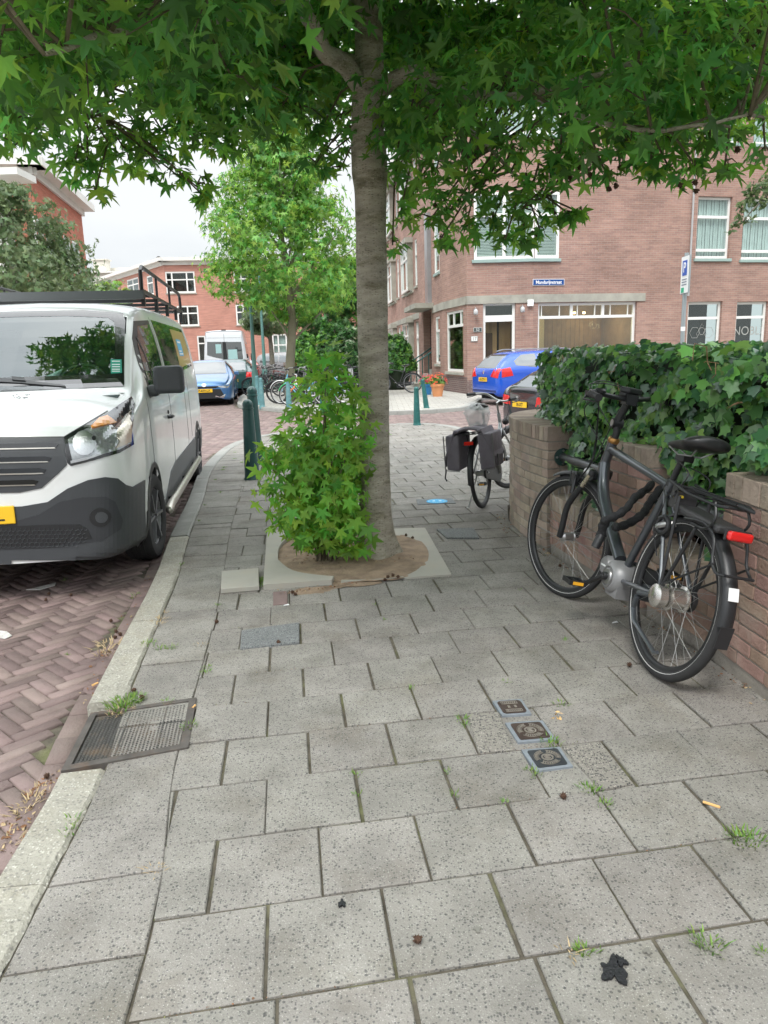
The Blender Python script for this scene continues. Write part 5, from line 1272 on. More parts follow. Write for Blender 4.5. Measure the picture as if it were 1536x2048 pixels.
# ------------------------------------------------------------------ ivy hedge
def ivy_hedge():
    root = empty('ivy_hedge', (1.9, 4.5, 0)); tag(root, 'thick glossy ivy hedge spilling over the brick wall on the right', 'hedge')
    ox, oy = 1.9, 4.5
    def front(y): return WL(y) + .10 + max(0, y-4.9)*.16
    TOPZ = 1.385
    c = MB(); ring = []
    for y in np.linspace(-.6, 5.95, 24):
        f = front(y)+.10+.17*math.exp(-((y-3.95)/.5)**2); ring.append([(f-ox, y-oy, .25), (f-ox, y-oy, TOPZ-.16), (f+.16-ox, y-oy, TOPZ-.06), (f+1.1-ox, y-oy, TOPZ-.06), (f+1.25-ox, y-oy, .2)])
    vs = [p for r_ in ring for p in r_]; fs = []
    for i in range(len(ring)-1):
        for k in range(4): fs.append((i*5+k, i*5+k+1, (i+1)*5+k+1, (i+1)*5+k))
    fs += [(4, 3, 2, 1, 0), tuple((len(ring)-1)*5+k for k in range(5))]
    c.add(vs, fs); c.build('stems_or_core', M('ivy_inner_shade', (.012, .02, .010), 1, var=.5, vs=20), root)  # solid near-black core: the shade deep in the ivy put into its colour
    pos = []; nr = []; size = []; mi = []; tp = []
    def bulge(y, z): return .055*math.sin(y*5.3+z*3)+.045*math.sin(y*11+z*9+1)+.03*math.sin(z*21+y*3)
    def put(p, n_, s=None):
        pos.append(p); nr.append(n_); size.append(s or rng.uniform(.026, .074)); r_ = rng.random(); mi.append(1 if r_ < .26 else (2 if r_ < .55 else 0)); tp.append((rng.normal()*.5, rng.normal()*.5, -1+rng.normal()*.35))
    def blocked(y, z):
        # behind the tall parts of the wall nothing hangs below the coping
        if y < 3.2 or 3.8 < y < 4.3 or y > 5.15: return z < .86
        return z < (.42 + .1*math.sin(y*9))
    for _ in range(8200):
        y = rng.uniform(-.3, 6.02); z = rng.uniform(.36, TOPZ)
        if y < 1.7 and rng.random() < .6: continue
        if blocked(y, z): continue
        over = .04 if z > .95 else .0
        x = front(y) - over + bulge(y, z) + rng.uniform(-.02, .07) + (max(0, z-1.22)**2)*4 + .17*math.exp(-((y-3.95)/.5)**2)*min(1, max(0, (z-.93)/.1))
        if z < .93 and not (y < 3.2 or 3.8 < y < 4.3 or y > 5.15): x = front(y) + .02 + bulge(y, z)*.5 + rng.uniform(-.02, .05)
        put((x, y, z), (-1+rng.normal()*.35, -.45+rng.normal()*.4, .45+rng.normal()*.35))
    for _ in range(3600):   # top
        y = rng.uniform(-.3, 6.05); x = front(y) + rng.uniform(.05, 1.2)
        put((x, y, TOPZ-.03 + .02*math.sin(y*7+x*5)+rng.uniform(-.03, .03)), (-.3+rng.normal()*.4, -.3+rng.normal()*.4, 1))
    for _ in range(1500):   # far end
        x = front(6.0) + rng.uniform(-.0, 1.2); z = rng.uniform(.86, TOPZ)
        put((x, 6.03+bulge(x, z)+(x-1.2)*.12, z), (-.5+rng.normal()*.4, .6, .3+rng.normal()*.4))
    for _ in range(260):    # leaves creeping on the curved pier and its rail
        y = rng.uniform(5.1, 6.0); put((front(y)+rng.uniform(-.03, .12), y, rng.uniform(.86, .98)), (-.6, -.3, .8))
    # loose sprigs above the top
    for _ in range(16):
        y = rng.uniform(1.8, 6.0); x = front(y)+rng.uniform(.0, .5); h = rng.uniform(.02, .07)
        for k in range(4): put((x+rng.normal()*.03, y+rng.normal()*.03, TOPZ+h*k/4), (-.5, -.3, .6), .042)
    leaves('foliage', np.array(pos)-np.array([ox, oy, 0]), np.array(nr), np.array(size), [L_ivy, L_ivy2, L_ivy3], root, 'ivy', matidx=np.array(mi), tipdir=np.array(tp), droop=.25, fold=-.06)
    # bare runners
    for _ in range(12):
        t = MB(); y = rng.uniform(2, 5.9); z = rng.uniform(.95, 1.3); x = front(y)-.03; pts_ = [Vector((x-ox, y-oy, z))]
        for k in range(5): pts_.append(pts_[-1]+Vector((rng.normal()*.012, rng.normal()*.05, rng.normal()*.035)))
        t.tube(pts_, .0025, n=4, caps=False); t.build('runner', M('ivy_runner', (.26, .17, .09), .8), root)
ivy_hedge()

# ------------------------------------------------------------------ other trees
def tree(name, label, base, h0, pts_profile, trunk_r, mats, nclump, leaf, seed, group=None, mix=.3, kind='clump', depth_ratio=.9, bark=None, limbs=10, top_lean=(0, 0), irregular=.35, trunk_top=None):
    """pts_profile: list of (height, radius, x offset) of the crown outline"""
    g = np.random.default_rng(seed); rnd = random.Random(seed); root = empty(name, (base[0], base[1], base[2] if len(base) > 2 else 0)); tag(root, label, 'tree', group)
    H0, H1 = pts_profile[0][0], pts_profile[-1][0]
    def prof(z):
        for i in range(len(pts_profile)-1):
            a, b = pts_profile[i], pts_profile[i+1]
            if a[0] <= z <= b[0]: t = (z-a[0])/(b[0]-a[0]); return a[1]+(b[1]-a[1])*t, a[2]+(b[2]-a[2])*t
        return .1, 0
    tt = trunk_top or (H1*.9); t = MB(); pp = [Vector((prof(max(z, H0))[1]*min(1, z/H0)*.6 + .03*math.sin(z*2+seed), .03*math.cos(z*1.7), z)) for z in np.linspace(-.1, tt, 14)]
    t.tube(pp, [trunk_r*(1.25 if i == 0 else 1-.85*i/13) for i in range(14)], n=12)
    t.build('trunk', bark or m_bark2, root, smooth=True)
    # crown as many sprays grouped on boughs, with gaps between
    pos = []; nr = []; size = []; mi = []; tp = []; boughs = []; bl = MB()
    for k in range(nclump):
        z = H0 + (H1-H0)*g.random()**.85; r_, xo = prof(z); a = g.uniform(0, 2*PI); rr = r_*(.35+.65*g.random()**.6)*(1+irregular*(math.sin(a*3+z*2.3+seed)*.5))
        c = np.array([xo+math.cos(a)*rr, math.sin(a)*rr*depth_ratio, z]); boughs.append(c); m_ = 22; br = (.16+.16*g.random())*max(.5, r_)
        d = g.normal(size=(m_, 3)); d /= np.linalg.norm(d, axis=1, keepdims=True); P = c + d*(br*g.random((m_, 1))**.4)*np.array([1, 1, .62])
        pos.append(P); out = np.array([math.cos(a), math.sin(a), .5]); nr.append(d*.6+out*.5+g.normal(size=(m_, 3))*.35); size.append(leaf*(.7+.6*g.random(m_))); tp.append(d+np.array([0, 0, -.5])+g.normal(size=(m_, 3))*.3)
        mi.append((g.random(m_) < mix*(1.7 if d.mean() > 0 else .8)).astype(int) if k % 3 else (g.random(m_) < min(.9, mix*2.2)).astype(int))
        if k < limbs*6 and k % 6 == 0 or k < limbs:
            zb = max(H0*.75, c[2]-abs(rr)*.55); b0 = pp[min(13, max(1, int(zb/tt*13)))]; bl.tube([b0, (Vector(c)+b0)/2+Vector((0, 0, .05)), Vector(c)], [trunk_r*.28, trunk_r*.16, trunk_r*.06], n=5, caps=False)
    bl.build('boughs', bark or m_bark2, root, smooth=True)
    leaves('crown', np.concatenate(pos), np.concatenate(nr), np.concatenate(size), mats, root, kind, matidx=np.concatenate(mi), tipdir=np.concatenate(tp), droop=.4)
    return root
# bright young sweetgum across the junction: 17-18 m away
b = G(572, 745); TY = 23.0; bx_ = at(570, 745, TY); k_ = TY/1500*1.02
def cz(py, px=560, Y=TY): return at(px, py, Y).z
def crown(px_axis, rows, Y, zb=0): # rows: (py, left px, right px) from bottom to top
    out = []; ax = at(px_axis, rows[0][0], Y).x
    for py, l, r_ in rows:
        a, b = at(l, py, Y), at(r_, py, Y); out.append((a.z-zb, abs(b.x-a.x)/2, (a.x+b.x)/2-ax))
    return ax, out
ax, rows = crown(572, [(640, 560, 620), (620, 470, 690), (590, 460, 720), (550, 415, 735), (500, 425, 722), (455, 405, 700), (400, 440, 660), (350, 462, 650), (300, 485, 625), (255, 500, 612), (200, 522, 600), (150, 545, 580)], TY)
tree('street_tree', 'bright green young sweetgum across the junction behind the parked bicycles', (ax, TY), 0, rows, .16, [L_mid, L_mid2], 760, .15, 3, mix=.30, kind='simple_star', bark=M('young_bark', (.20, .185, .13), .9, var=.2), limbs=26, irregular=.55)
# grey leaved tree further down the same pavement
ax, rows = crown(540, [(668, 520, 560), (650, 490, 590), (625, 480, 600), (600, 490, 600), (570, 510, 590), (540, 530, 580)], 38)
tree('grey_leaved_tree', 'dull grey green tree behind the bright one near the lamp posts', (ax, 38), 0, rows, .16, [L_dull, L_olive], 190, .17, 5, mix=.4)
ax, rows = crown(655, [(700, 640, 690), (670, 590, 720), (640, 580, 740), (600, 600, 740), (560, 620, 730), (520, 650, 720)], 34)
tree('far_street_tree', 'darker green tree partly hidden behind the bright young sweetgum', (ax, 34), 0, rows, .14, [L_mid, L_bush], 170, .2, 6, mix=.5)
# olive green tree left behind the van
ax, rows = crown(60, [(640, 20, 160), (610, -60, 260), (580, -120, 205), (540, -160, 160), (490, -160, 140), (440, -150, 95), (400, -120, 70), (375, -80, 30)], 22)
tree('olive_green_tree', 'loose olive green tree behind the white van roof rack', (ax, 22), 0, rows, .14, [L_olive, L_dull], 520, .11, 8, mix=.4, irregular=.45)
ax, rows = crown(225, [(640, 200, 250), (610, 190, 262), (585, 185, 262), (568, 200, 245)], 34)
tree('yellow_green_tree', 'small yellow green tree top in front of the red terrace', (ax, 34), 0, rows, .1, [L_yel, L_mid2], 90, .16, 9, mix=.4)
# branch of another tree reaching in on the right
def side_branch():
    p0 = at(1620, 330, 9); root = empty('garden_tree', (p0.x+1.0, 9, 0)); ox, oy = p0.x+1.0, 9; tag(root, 'small leaved garden tree whose drooping branch enters at the right edge', 'tree')
    t = MB(); t.tube([(0, 0, -.1), (.02, 0, 2), (-.1, 0, 3.4), (-.35, 0, 4.6)], [.09, .075, .06, .04], n=10); t.build('trunk', m_bark2, root, smooth=True)
    t = MB(); pts_ = [at(1700, 300, 9), at(1600, 350, 8.9), at(1540, 385, 8.8), at(1505, 420, 8.7), at(1480, 450, 8.7)]; pl = [Vector((p.x-ox, p.y-oy, p.z)) for p in pts_]
    t.tube([Vector((-.1, 0, 3.4))]+pl, [.04, .025, .018, .012, .008, .005], n=6); t.build('bough', m_bark2, root, smooth=True)
    pos = []; 
    for px, py, r_, n in ((1500, 400, .10, 50), (1515, 375, .11, 60), (1485, 430, .09, 40), (1470, 445, .05, 20), (1480, 410, .06, 20), (1530, 400, .12, 60), (1560, 370, .2, 110), (1610, 350, .25, 140), (1535, 365, .08, 30), (1500, 440, .05, 14), (1462, 462, .03, 8), (1670, 300, .35, 200), (1750, 220, .5, 300), (1500, 380, .05, 16)):
        c = np.array(at(px, py, 8.75)); pos.append(c + rand_dir(n)*(r_*rng.random((n, 1))**.5))
    pos.append(np.array([ox-.2, oy, 4.9]) + rand_dir(1500)*np.array([1.0, 1.3, 1.2])*rng.random((1500, 1))**.4)
    pos = np.concatenate(pos); n = len(pos)
    leaves('crown', pos-np.array([ox, oy, 0]), rng.normal(size=(n, 3))+np.array([0, -.4, .6]), .05+.03*rng.random(n), [L_dull, L_olive], root, 'oval', matidx=(rng.random(n) < .35).astype(int))
side_branch()
# bushes and hedges
def bush(name, label, cat, c, r_, n, leaf, mats, seed, mix=.3, kind='clump', group=None):
    g = np.random.default_rng(seed); root = empty(name, (c[0], c[1], 0)); tag(root, label, cat, group)
    d = g.normal(size=(n, 3)); d /= np.linalg.norm(d, axis=1, keepdims=True); d[:, 2] = np.abs(d[:, 2])*1.15 - .12; rr = (.78+.26*g.random((n, 1)))*(1+.10*np.sin(d[:, :1]*9+seed)*np.cos(d[:, 2:]*7))
    P = d*rr*np.array(r_); P[:, 2] = np.maximum(P[:, 2]+c[2], .03)
    leaves('foliage', P, d+g.normal(size=(n, 3))*.4, leaf*(.7+.6*g.random(n)), mats, root, kind, matidx=(g.random(n) < mix).astype(int))
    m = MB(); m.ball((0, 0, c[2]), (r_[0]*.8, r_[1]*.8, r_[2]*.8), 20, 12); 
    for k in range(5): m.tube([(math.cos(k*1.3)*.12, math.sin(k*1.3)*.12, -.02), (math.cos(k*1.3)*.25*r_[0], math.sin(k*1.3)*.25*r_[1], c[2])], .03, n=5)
    m.build('stems_or_core', M('bush_inner_shade', (.014, .024, .012), 1), root, smooth=True)  # stem tubes plus a near-black ball, inner shade of the bush as colour
def bpx(px0, px1, pytop, pybase, Y):
    a, b = at(px0, pybase, Y), at(px1, pybase, Y); t = at((px0+px1)/2, pytop, Y).z; return ((a.x+b.x)/2, Y, 0), ((b.x-a.x)/2, (b.x-a.x)/2*.9, t)
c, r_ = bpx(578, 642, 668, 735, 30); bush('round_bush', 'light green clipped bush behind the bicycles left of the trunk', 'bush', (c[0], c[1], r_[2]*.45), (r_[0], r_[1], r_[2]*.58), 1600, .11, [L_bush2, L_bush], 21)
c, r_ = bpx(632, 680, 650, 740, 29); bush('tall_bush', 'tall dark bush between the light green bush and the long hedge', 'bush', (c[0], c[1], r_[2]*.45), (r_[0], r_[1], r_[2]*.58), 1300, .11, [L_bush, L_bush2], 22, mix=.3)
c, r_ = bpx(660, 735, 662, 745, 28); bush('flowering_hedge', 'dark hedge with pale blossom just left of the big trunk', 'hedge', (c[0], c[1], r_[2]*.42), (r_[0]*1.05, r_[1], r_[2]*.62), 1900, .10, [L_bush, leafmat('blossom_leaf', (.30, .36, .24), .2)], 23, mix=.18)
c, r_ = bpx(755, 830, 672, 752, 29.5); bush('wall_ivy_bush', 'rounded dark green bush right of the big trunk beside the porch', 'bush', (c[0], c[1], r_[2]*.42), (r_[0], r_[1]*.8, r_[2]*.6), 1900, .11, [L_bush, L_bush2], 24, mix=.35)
# ================================================================== vehicles
m_vwhite = M('van_white', (.80, .82, .815), .25, coat=.6, var=.03, vs=2, stain=(5, (.70, .71, .69), .3))
m_plastic = M('grey_plastic', (.055, .060, .066), .48, bump=.15, bs=300, var=.08, vs=5)
m_black = M('black_plastic', (.018, .019, .021), .42)
m_gloss = M('gloss_black', (.012, .013, .015), .12, coat=.4)
m_tyre = M('tyre_rubber', (.028, .028, .029), .82, var=.15, vs=20)
m_alloy = M('alloy', (.45, .46, .47), .32, metal=.8)
m_steel = M('bare_steel', (.52, .50, .45), .35, metal=.9, var=.15, vs=10)
m_chrome = M('chrome', (.75, .76, .78), .1, metal=1)
m_lens = M('clear_lens', (.36, .38, .39), .08, metal=.55, coat=1, fleck=[(70, .6, (.55, .57, .58), .5), (110, .8, (.16, .165, .17), .5)])
m_orange = M('orange_lens', (.75, .27, .03), .12, coat=.6)
m_red = M('red_lens', (.62, .012, .012), .15, coat=.8)
m_yplate = M('number_plate_yellow', (.86, .52, .02), .4)
m_ink = M('plate_ink', (.015, .015, .015), .5)
m_cglass = M('car_glass', (.012, .022, .024), .03, spec=1.0, ior=1.9)
m_wind = glassmat('windscreen', (.62, .80, .77), ior=2.15)
m_under = M('underside', (.01, .01, .01), .9)

def crom(A, per, closed=False):
    """Catmull-Rom resampling of an array along axis 0"""
    A = np.asarray(A, float); out = []
    for i in range(len(A)-1):
        p0, p1, p2, p3 = A[max(i-1, 0)], A[i], A[i+1], A[min(i+2, len(A)-1)]
        for k in range(per):
            t = k/per; out.append(.5*((2*p1)+(-p0+p2)*t+(2*p0-5*p1+4*p2-p3)*t*t+(-p0+3*p1-3*p2+p3)*t**3))
    out.append(A[-1]); return np.array(out)
def section(w, zb, zs, zt, wt, cr):
    return [(w*.90, zb), (w*.975, zb+.07*(zs-zb)+.02), (w, zb+.4*(zs-zb)), (w*.998, zb+.75*(zs-zb)), (w*.985, zs), ((w*.985+wt)/2+.012, (zs+zt)/2), (wt, zt-.075), (wt-.03, zt-.025), (wt-.10, zt), (wt*.55, zt+cr*.7), (0, zt+cr)]
def hull_mesh(st, per=4, pers=3):
    """st: stations (y, w, zb, zs, zt, wt, crown)"""
    S = crom(np.array(st, float), per)
    grid = []
    for r_ in S:
        sec = crom(np.array(section(*r_[1:])), pers); full = [(x, r_[0], z) for x, z in sec] + [(-x, r_[0], z) for x, z in sec[-2::-1]]
        grid.append(full)
    m = len(grid[0]); V = [p for g in grid for p in g]; F = []
    for i in range(len(grid)-1):
        for k in range(m-1): F.append((i*m+k, i*m+k+1, (i+1)*m+k+1, (i+1)*m+k))
    F.append(tuple(range(m-1, -1, -1))); e = (len(grid)-1)*m; F.append(tuple(e+k for k in range(m)))
    return V, F
class Body:
    def __init__(s, root, st, mat, wheels, rw, name='body', cut=None, low=None, per=4, lip=None, arch_out=.045):
        s.root = root; V, F = hull_mesh(st, per); s.V, s.F = V, F
        s.bvh = BVHTree.FromPolygons([Vector(v) for v in V], F)
        keep = []
        for f in F:
            c = [sum(V[i][k] for i in f)/len(f) for k in range(3)]
            if len(f) == 4 and any((c[1]-wy)**2+(c[2]-wz)**2 < (rw+arch_out)**2 and abs(c[0]) > .45 for wy, wz in wheels): continue
            if cut and cut(c): continue
            keep.append(f)
        mb = MB(); mb.add(V, keep)
        if low: mb.m = [1 if low([sum(V[i][k] for i in f)/len(f) for k in range(3)]) else 0 for f in keep]
        s.body = mb.build(name, [mat, m_plastic] if low else mat, root, smooth=50)
        W = max(r_[1] for r_ in st)
        for wy, wz in wheels:      # arch lip and inner arch
            for sd in (1, -1):
                ring = []
                for k in range(25):
                    a = PI*(-.12+1.24*k/24)
                    ring.append((wy+math.cos(a)*(rw+arch_out), wz+math.sin(a)*(rw+arch_out)))
                out = [(wy+(y-wy)*1.11, wz+(z-wz)*1.11) for y, z in ring]; l = MB(); vs = []
                for (y, z), (yo, zo) in zip(ring, out):
                    xi = s.hit((sd*3, y, z), (-sd, 0, 0)); xo = s.hit((sd*3, yo, zo), (-sd, 0, 0)); xa = (xi[0].x if xi else sd*W*.9); xb = (xo[0].x if xo else xa)
                    if abs(xa) < W*.6: xa = sd*W*.92
                    if abs(xb) < W*.6: xb = xa
                    vs += [(xa+sd*.006, y, z), (xb+sd*.004, yo, zo), (xa-sd*.28, y, z)]
                n = len(ring); fs = []
                for k in range(n-1): fs += [(3*k, 3*k+3, 3*k+4, 3*k+1), (3*k, 3*k+2, 3*k+5, 3*k+3)]
                l.add(vs, fs); l.build('wheel_arch', lip or mat, root, smooth=True)
                l = MB(); l.add([(sd*(W*.35), y, z) for y, z in ring]+[(sd*(W*.35), wy, max(wz-rw, .1))], [tuple(range(n+1))]); l.build('arch_lining', m_under, root)
    def hit(s, o, d):
        loc, n, i, dist = s.bvh.ray_cast(Vector(o), Vector(d))
        if loc is None: return None
        if n.dot(Vector(d)) > 0: n = -n
        return loc, n
    def cast(s, poly, fn, step, off, mb, flip=False):
        xs = [p[0] for p in poly]; ys = [p[1] for p in poly]; x = math.floor(min(xs)/step)*step
        while x < max(xs):
            y = math.floor(min(ys)/step)*step
            while y < max(ys):
                pl = clip_poly(poly, [(x, y), (x+step, y), (x+step, y+step), (x, y+step)])
                if len(pl) > 2 and abs(area(pl)) > step*step*1e-4:
                    ps = []
                    for p in pl:
                        h = fn(p)
                        if h is None: break
                        ps.append(h[0]+h[1]*off)
                    else: mb.add(ps, [tuple(range(len(ps)))])
                y += step
            x += step
    def rim(s, poly, fn, off, mb, depth=.006):
        """thin edge so the piece has thickness"""
        n = len(poly)
        for i in range(n):
            a, b = poly[i], poly[(i+1) % n]; k = max(1, int(math.hypot(b[0]-a[0], b[1]-a[1])/.08)) if abs(a[0]) < 20 else 3
            for j in range(k):
                p = (a[0]+(b[0]-a[0])*j/k, a[1]+(b[1]-a[1])*j/k); q = (a[0]+(b[0]-a[0])*(j+1)/k, a[1]+(b[1]-a[1])*(j+1)/k)
                h, g = fn(p), fn(q)
                if h and g: mb.add([h[0]+h[1]*off, g[0]+g[1]*off, g[0]-g[1]*depth, h[0]-h[1]*depth], [(0, 1, 2, 3)])
    def side(s, name, poly, mat, off=.003, step=.07, parent=None, both=True):
        out = []
        for sd in ((1, -1) if both else (1,)):
            mb = MB(); fn = lambda p: s.hit((sd*3, p[0], p[1]), (-sd, 0, 0))
            s.cast(poly, fn, step, off, mb); s.rim(poly, fn, off, mb)
            if mb.v: out.append(mb.build(name, mat, parent or s.root, smooth=40))
        return out
    def end(s, name, poly, mat, front=True, off=.003, step=.06, parent=None, mirror=False):
        out = []; d = 1 if front else -1
        for mx in ((1, -1) if mirror else (1,)):
            mb = MB(); fn = lambda p: s.hit((p[0]*mx, -9*d if front else 20, p[1]), (0, d, 0))
            s.cast(poly, fn, step, off, mb); s.rim(poly, fn, off, mb)
            if mb.v: out.append(mb.build(name, mat, parent or s.root, smooth=40))
        return out
    def px(s, name, poly, mat, off=.003, step=8, mirror=False, parent=None):
        """outline given in pixels of the photograph, laid onto the body where the line of sight meets it"""
        M_ = s.root.matrix_world_calc; inv = M_.inverted(); o = inv @ Vector((0, 0, CAM_H)); out = []
        def fn0(p):
            d = (inv.to_3x3() @ ray(*p)).normalized(); return s.hit(o, d)
        for mx in ((1, -1) if mirror else (1,)):
            fn = (lambda p: fn0(p)) if mx == 1 else (lambda p: (lambda h: (Vector((-h[0].x, h[0].y, h[0].z)), Vector((-h[1].x, h[1].y, h[1].z))) if h else None)(fn0(p)))
            mb = MB(); s.cast(poly, fn, step, off, mb); s.rim(poly, fn, off, mb)
            if mb.v: out.append(mb.build(name, mat, parent or s.root, smooth=40))
        return out
def wheel(root, x, y, r_, wdt, spokes=5, steer=0, rimm=None, name='wheel', cap=False):
    e = empty(name, (x, y, r_), (0, 0, steer)); e.parent = root; sd = 1 if x > 0 else -1
    t = MB(); hw = wdt/2; t.lathe([(r_*.66, -hw*.85), (r_*.75, -hw), (r_*.93, -hw*.97), (r_*.985, -hw*.8), (r_, -hw*.5), (r_, hw*.5), (r_*.985, hw*.8), (r_*.93, hw*.97), (r_*.75, hw), (r_*.66, hw*.85), (r_*.64, 0), (r_*.66, -hw*.85)], 40, axis=(1, 0, 0), caps=False)
    for k in (-.45, -.15, .15, .45): t.torus((hw*k*1.0, 0, 0), (1, 0, 0), r_*1.002, .004, 40, 4)
    t.build('tyre', m_tyre, e, smooth=40)
    q = MB(); xo = sd*hw*.72
    q.lathe([(r_*.665, -sd*0+xo*1.1), (r_*.62, xo*.9), (r_*.60, 0)], 32, axis=(1, 0, 0), caps=False)
    q.lathe([(.001, xo*.95), (r_*.16, xo*.95), (r_*.17, xo*.6)], 16, axis=(1, 0, 0), caps=False)
    for k in range(spokes):
        a = 2*PI*k/spokes; q.beam((xo*.85, math.cos(a)*r_*.1, math.sin(a)*r_*.1), (xo*.95, math.cos(a)*r_*.64, math.sin(a)*r_*.64), r_*(.17 if spokes < 7 else .1), .02)
    q.build('rim', rimm or m_alloy, e, smooth=40)
    q = MB(); q.lathe([(.001, xo*.2), (r_*.6, xo*.2)], 24, axis=(1, 0, 0), caps=False); q.build('brake', m_under, e)
def vroot(name, label, cat, x, y, hd, z=ROAD_Z, group=None):
    r_ = empty(name, (x, y, z), (0, 0, R(hd))); tag(r_, label, cat, group)
    class Q: pass
    MTX[r_.name] = Matrix.Translation((x, y, z)) @ Matrix.Rotation(R(hd), 4, 'Z'); return r_
MTX = {}
class RootProxy: pass
Body_px = Body.px
def _px(s, name, poly, mat, off=.003, step=8, mirror=False, parent=None):
    M_ = MTX[s.root.name]; inv = M_.inverted(); o = inv @ Vector((0, 0, CAM_H)); out = []; m3 = inv.to_3x3()
    def fn0(p):
        h = s.hit(o, (m3 @ ray(*p)).normalized()); return None if (h and mirror and h[0].x < 0) else h
    def fm(p):
        h = fn0(p); return (Vector((-h[0].x, h[0].y, h[0].z)), Vector((-h[1].x, h[1].y, h[1].z))) if h else None
    for fn in ((fn0, fm) if mirror else (fn0,)):
        mb = MB(); s.cast(poly, fn, step, off, mb); s.rim(poly, fn, off, mb)
        if mb.v: out.append(mb.build(name, mat, parent or s.root, smooth=40))
    return out
Body.px = _px

# ------------------------------------------------------------------ the white panel van
def white_van():
    root = vroot('panel_van', 'white panel van with a black roof rack and grey plastic bumper parked at the kerb', 'van', -2.52, 4.5, 8.5)
    #     y     w     zb   zs    zt    wt   crown
    st = [(-.02, .60, .27, .60, .82, .56, .02), (.0, .74, .26, .66, .93, .68, .035), (.05, .83, .25, .74, 1.03, .76, .045), (.16, .895, .245, .86, 1.09, .82, .05), (.36, .935, .23, .98, 1.14, .86, .06),
          (.65, .948, .19, 1.08, 1.205, .875, .065), (.95, .95, .19, 1.17, 1.275, .87, .065), (1.15, .95, .20, 1.21, 1.42, .845, .055), (1.45, .95, .20, 1.22, 1.66, .82, .045), (1.72, .95, .20, 1.22, 1.84, .80, .045), (1.95, .95, .2, 1.22, 1.92, .80, .045), (2.3, .95, .20, 1.22, 1.95, .815, .04),
          (3.2, .95, .20, 1.22, 1.965, .82, .04), (4.4, .95, .20, 1.22, 1.965, .82, .035), (5.3, .945, .22, 1.22, 1.945, .81, .03), (5.40, .93, .26, 1.22, 1.90, .79, .02), (5.43, .90, .30, 1.2, 1.84, .76, .01)]
    RW = .325; FW = (.97, RW); BW = (4.72, RW)
    ws_poly = [(.0, 1.30), (.70, 1.29), (.76, 1.36), (.735, 1.6), (.70, 1.82), (.5, 1.85), (0, 1.865)]
    def cut(c):      # opening for the windscreen and the door windows
        if .98 < c[1] < 1.86 and abs(c[0]) < .735 and c[2] > 1.335 and c[2] < 1.845: return True
        return False
    B = Body(root, st, m_vwhite, [FW, BW], RW, cut=cut, per=5, lip=m_black, low=lambda c: c[2] < .40 and c[1] < .62)
    # windscreen: black border ring and glass laid over the opening
    gl = [(-.79, 1.30), (.79, 1.30), (.775, 1.42), (.755, 1.6), (.735, 1.80), (.70, 1.865), (.4, 1.895), (-.4, 1.895), (-.70, 1.865), (-.735, 1.80), (-.755, 1.6), (-.775, 1.42)]
    inn = [(-.70, 1.39), (.70, 1.39), (.70, 1.5), (.68, 1.68), (.655, 1.79), (.60, 1.825), (.3, 1.845), (-.3, 1.845), (-.60, 1.825), (-.655, 1.79), (-.68, 1.68), (-.70, 1.5)]
    fn = lambda p: B.hit((p[0], -9, p[1]), (0, 1, 0))
    ring = MB(); n = len(gl)
    for i in range(n):
        a, b, c, d = gl[i], gl[(i+1) % n], inn[(i+1) % n], inn[i]; k = 6
        for j in range(k):
            for l in range(3):
                L2 = lambda p, q, t: (p[0]+(q[0]-p[0])*t, p[1]+(q[1]-p[1])*t)
                P = [L2(L2(a, b, j/k), L2(d, c, j/k), l/3), L2(L2(a, b, (j+1)/k), L2(d, c, (j+1)/k), l/3), L2(L2(a, b, (j+1)/k), L2(d, c, (j+1)/k), (l+1)/3), L2(L2(a, b, j/k), L2(d, c, j/k), (l+1)/3)]
                hs = [fn(p) for p in P]
                if all(hs): ring.add([h[0]+h[1]*.004 for h in hs], [(0, 1, 2, 3)])
    wsf = ring.build('windscreen', m_gloss, root, smooth=True)
    g = MB(); B.cast([(p[0]*1.01, p[1]) for p in inn], fn, .06, .0025, g); g.build('glass', m_wind, wsf, smooth=True)
    # interior: dashboard, steering wheel, seats, papers
    i_ = MB(); i_.bb(-.78, .78, .78, 1.35, 1.0, 1.25); i_.bb(-.8, .8, 1.0, 2.6, .35, .42); i_.bb(-.8, .8, 2.55, 2.6, .4, 1.9); i_.add([(-.8, .9, 1.26), (.8, .9, 1.26), (.8, 1.4, 1.22), (-.8, 1.4, 1.22)], [(0, 1, 2, 3)]); i_.build('dashboard', M('dash_grey', (.09, .12, .12), .7), root)
    for sx_ in (-.42, .42):
        q = MB(); q.box((sx_, 2.05, .85), (.5, .5, .16)); q.box((sx_, 2.32, 1.25), (.5, .14, .75), mat=Matrix.Rotation(R(-12), 3, 'X')); q.box((sx_, 2.40, 1.68), (.26, .1, .2)); q.build('seat', M('seat_cloth', (.06, .065, .07), .9), root, bevel=.05)
    q = MB(); q.torus((.40, 1.48, 1.30), (0, -.85, .55), .19, .016, 28, 8); q.beam((.22, 1.46, 1.30), (.58, 1.46, 1.30), .02, .03); q.build('steering_wheel', m_black, root, smooth=True)
    for x0, y0, sx_, sy_, r0, c_, h_ in ((-.36, 1.12, .20, .26, .2, (.75, .78, .76), 1.268), (-.22, 1.10, .22, .16, -.3, (.72, .75, .70), 1.29)):
        q = MB(); q.box((x0, y0, h_), (sx_, sy_, .02), rz=r0); q.build('papers', M('paper%d' % int(h_*1000), c_, .8), root)
    q = MB(); 
    for k in range(9): q.ball((-.02+random.uniform(-.09, .09), 1.14+random.uniform(-.05, .05), 1.31+random.uniform(-.02, .05)), (.05, .05, .035), 8, 5)
    q.build('crumpled_paper', M('paper_white', (.7, .74, .68), .8), root)
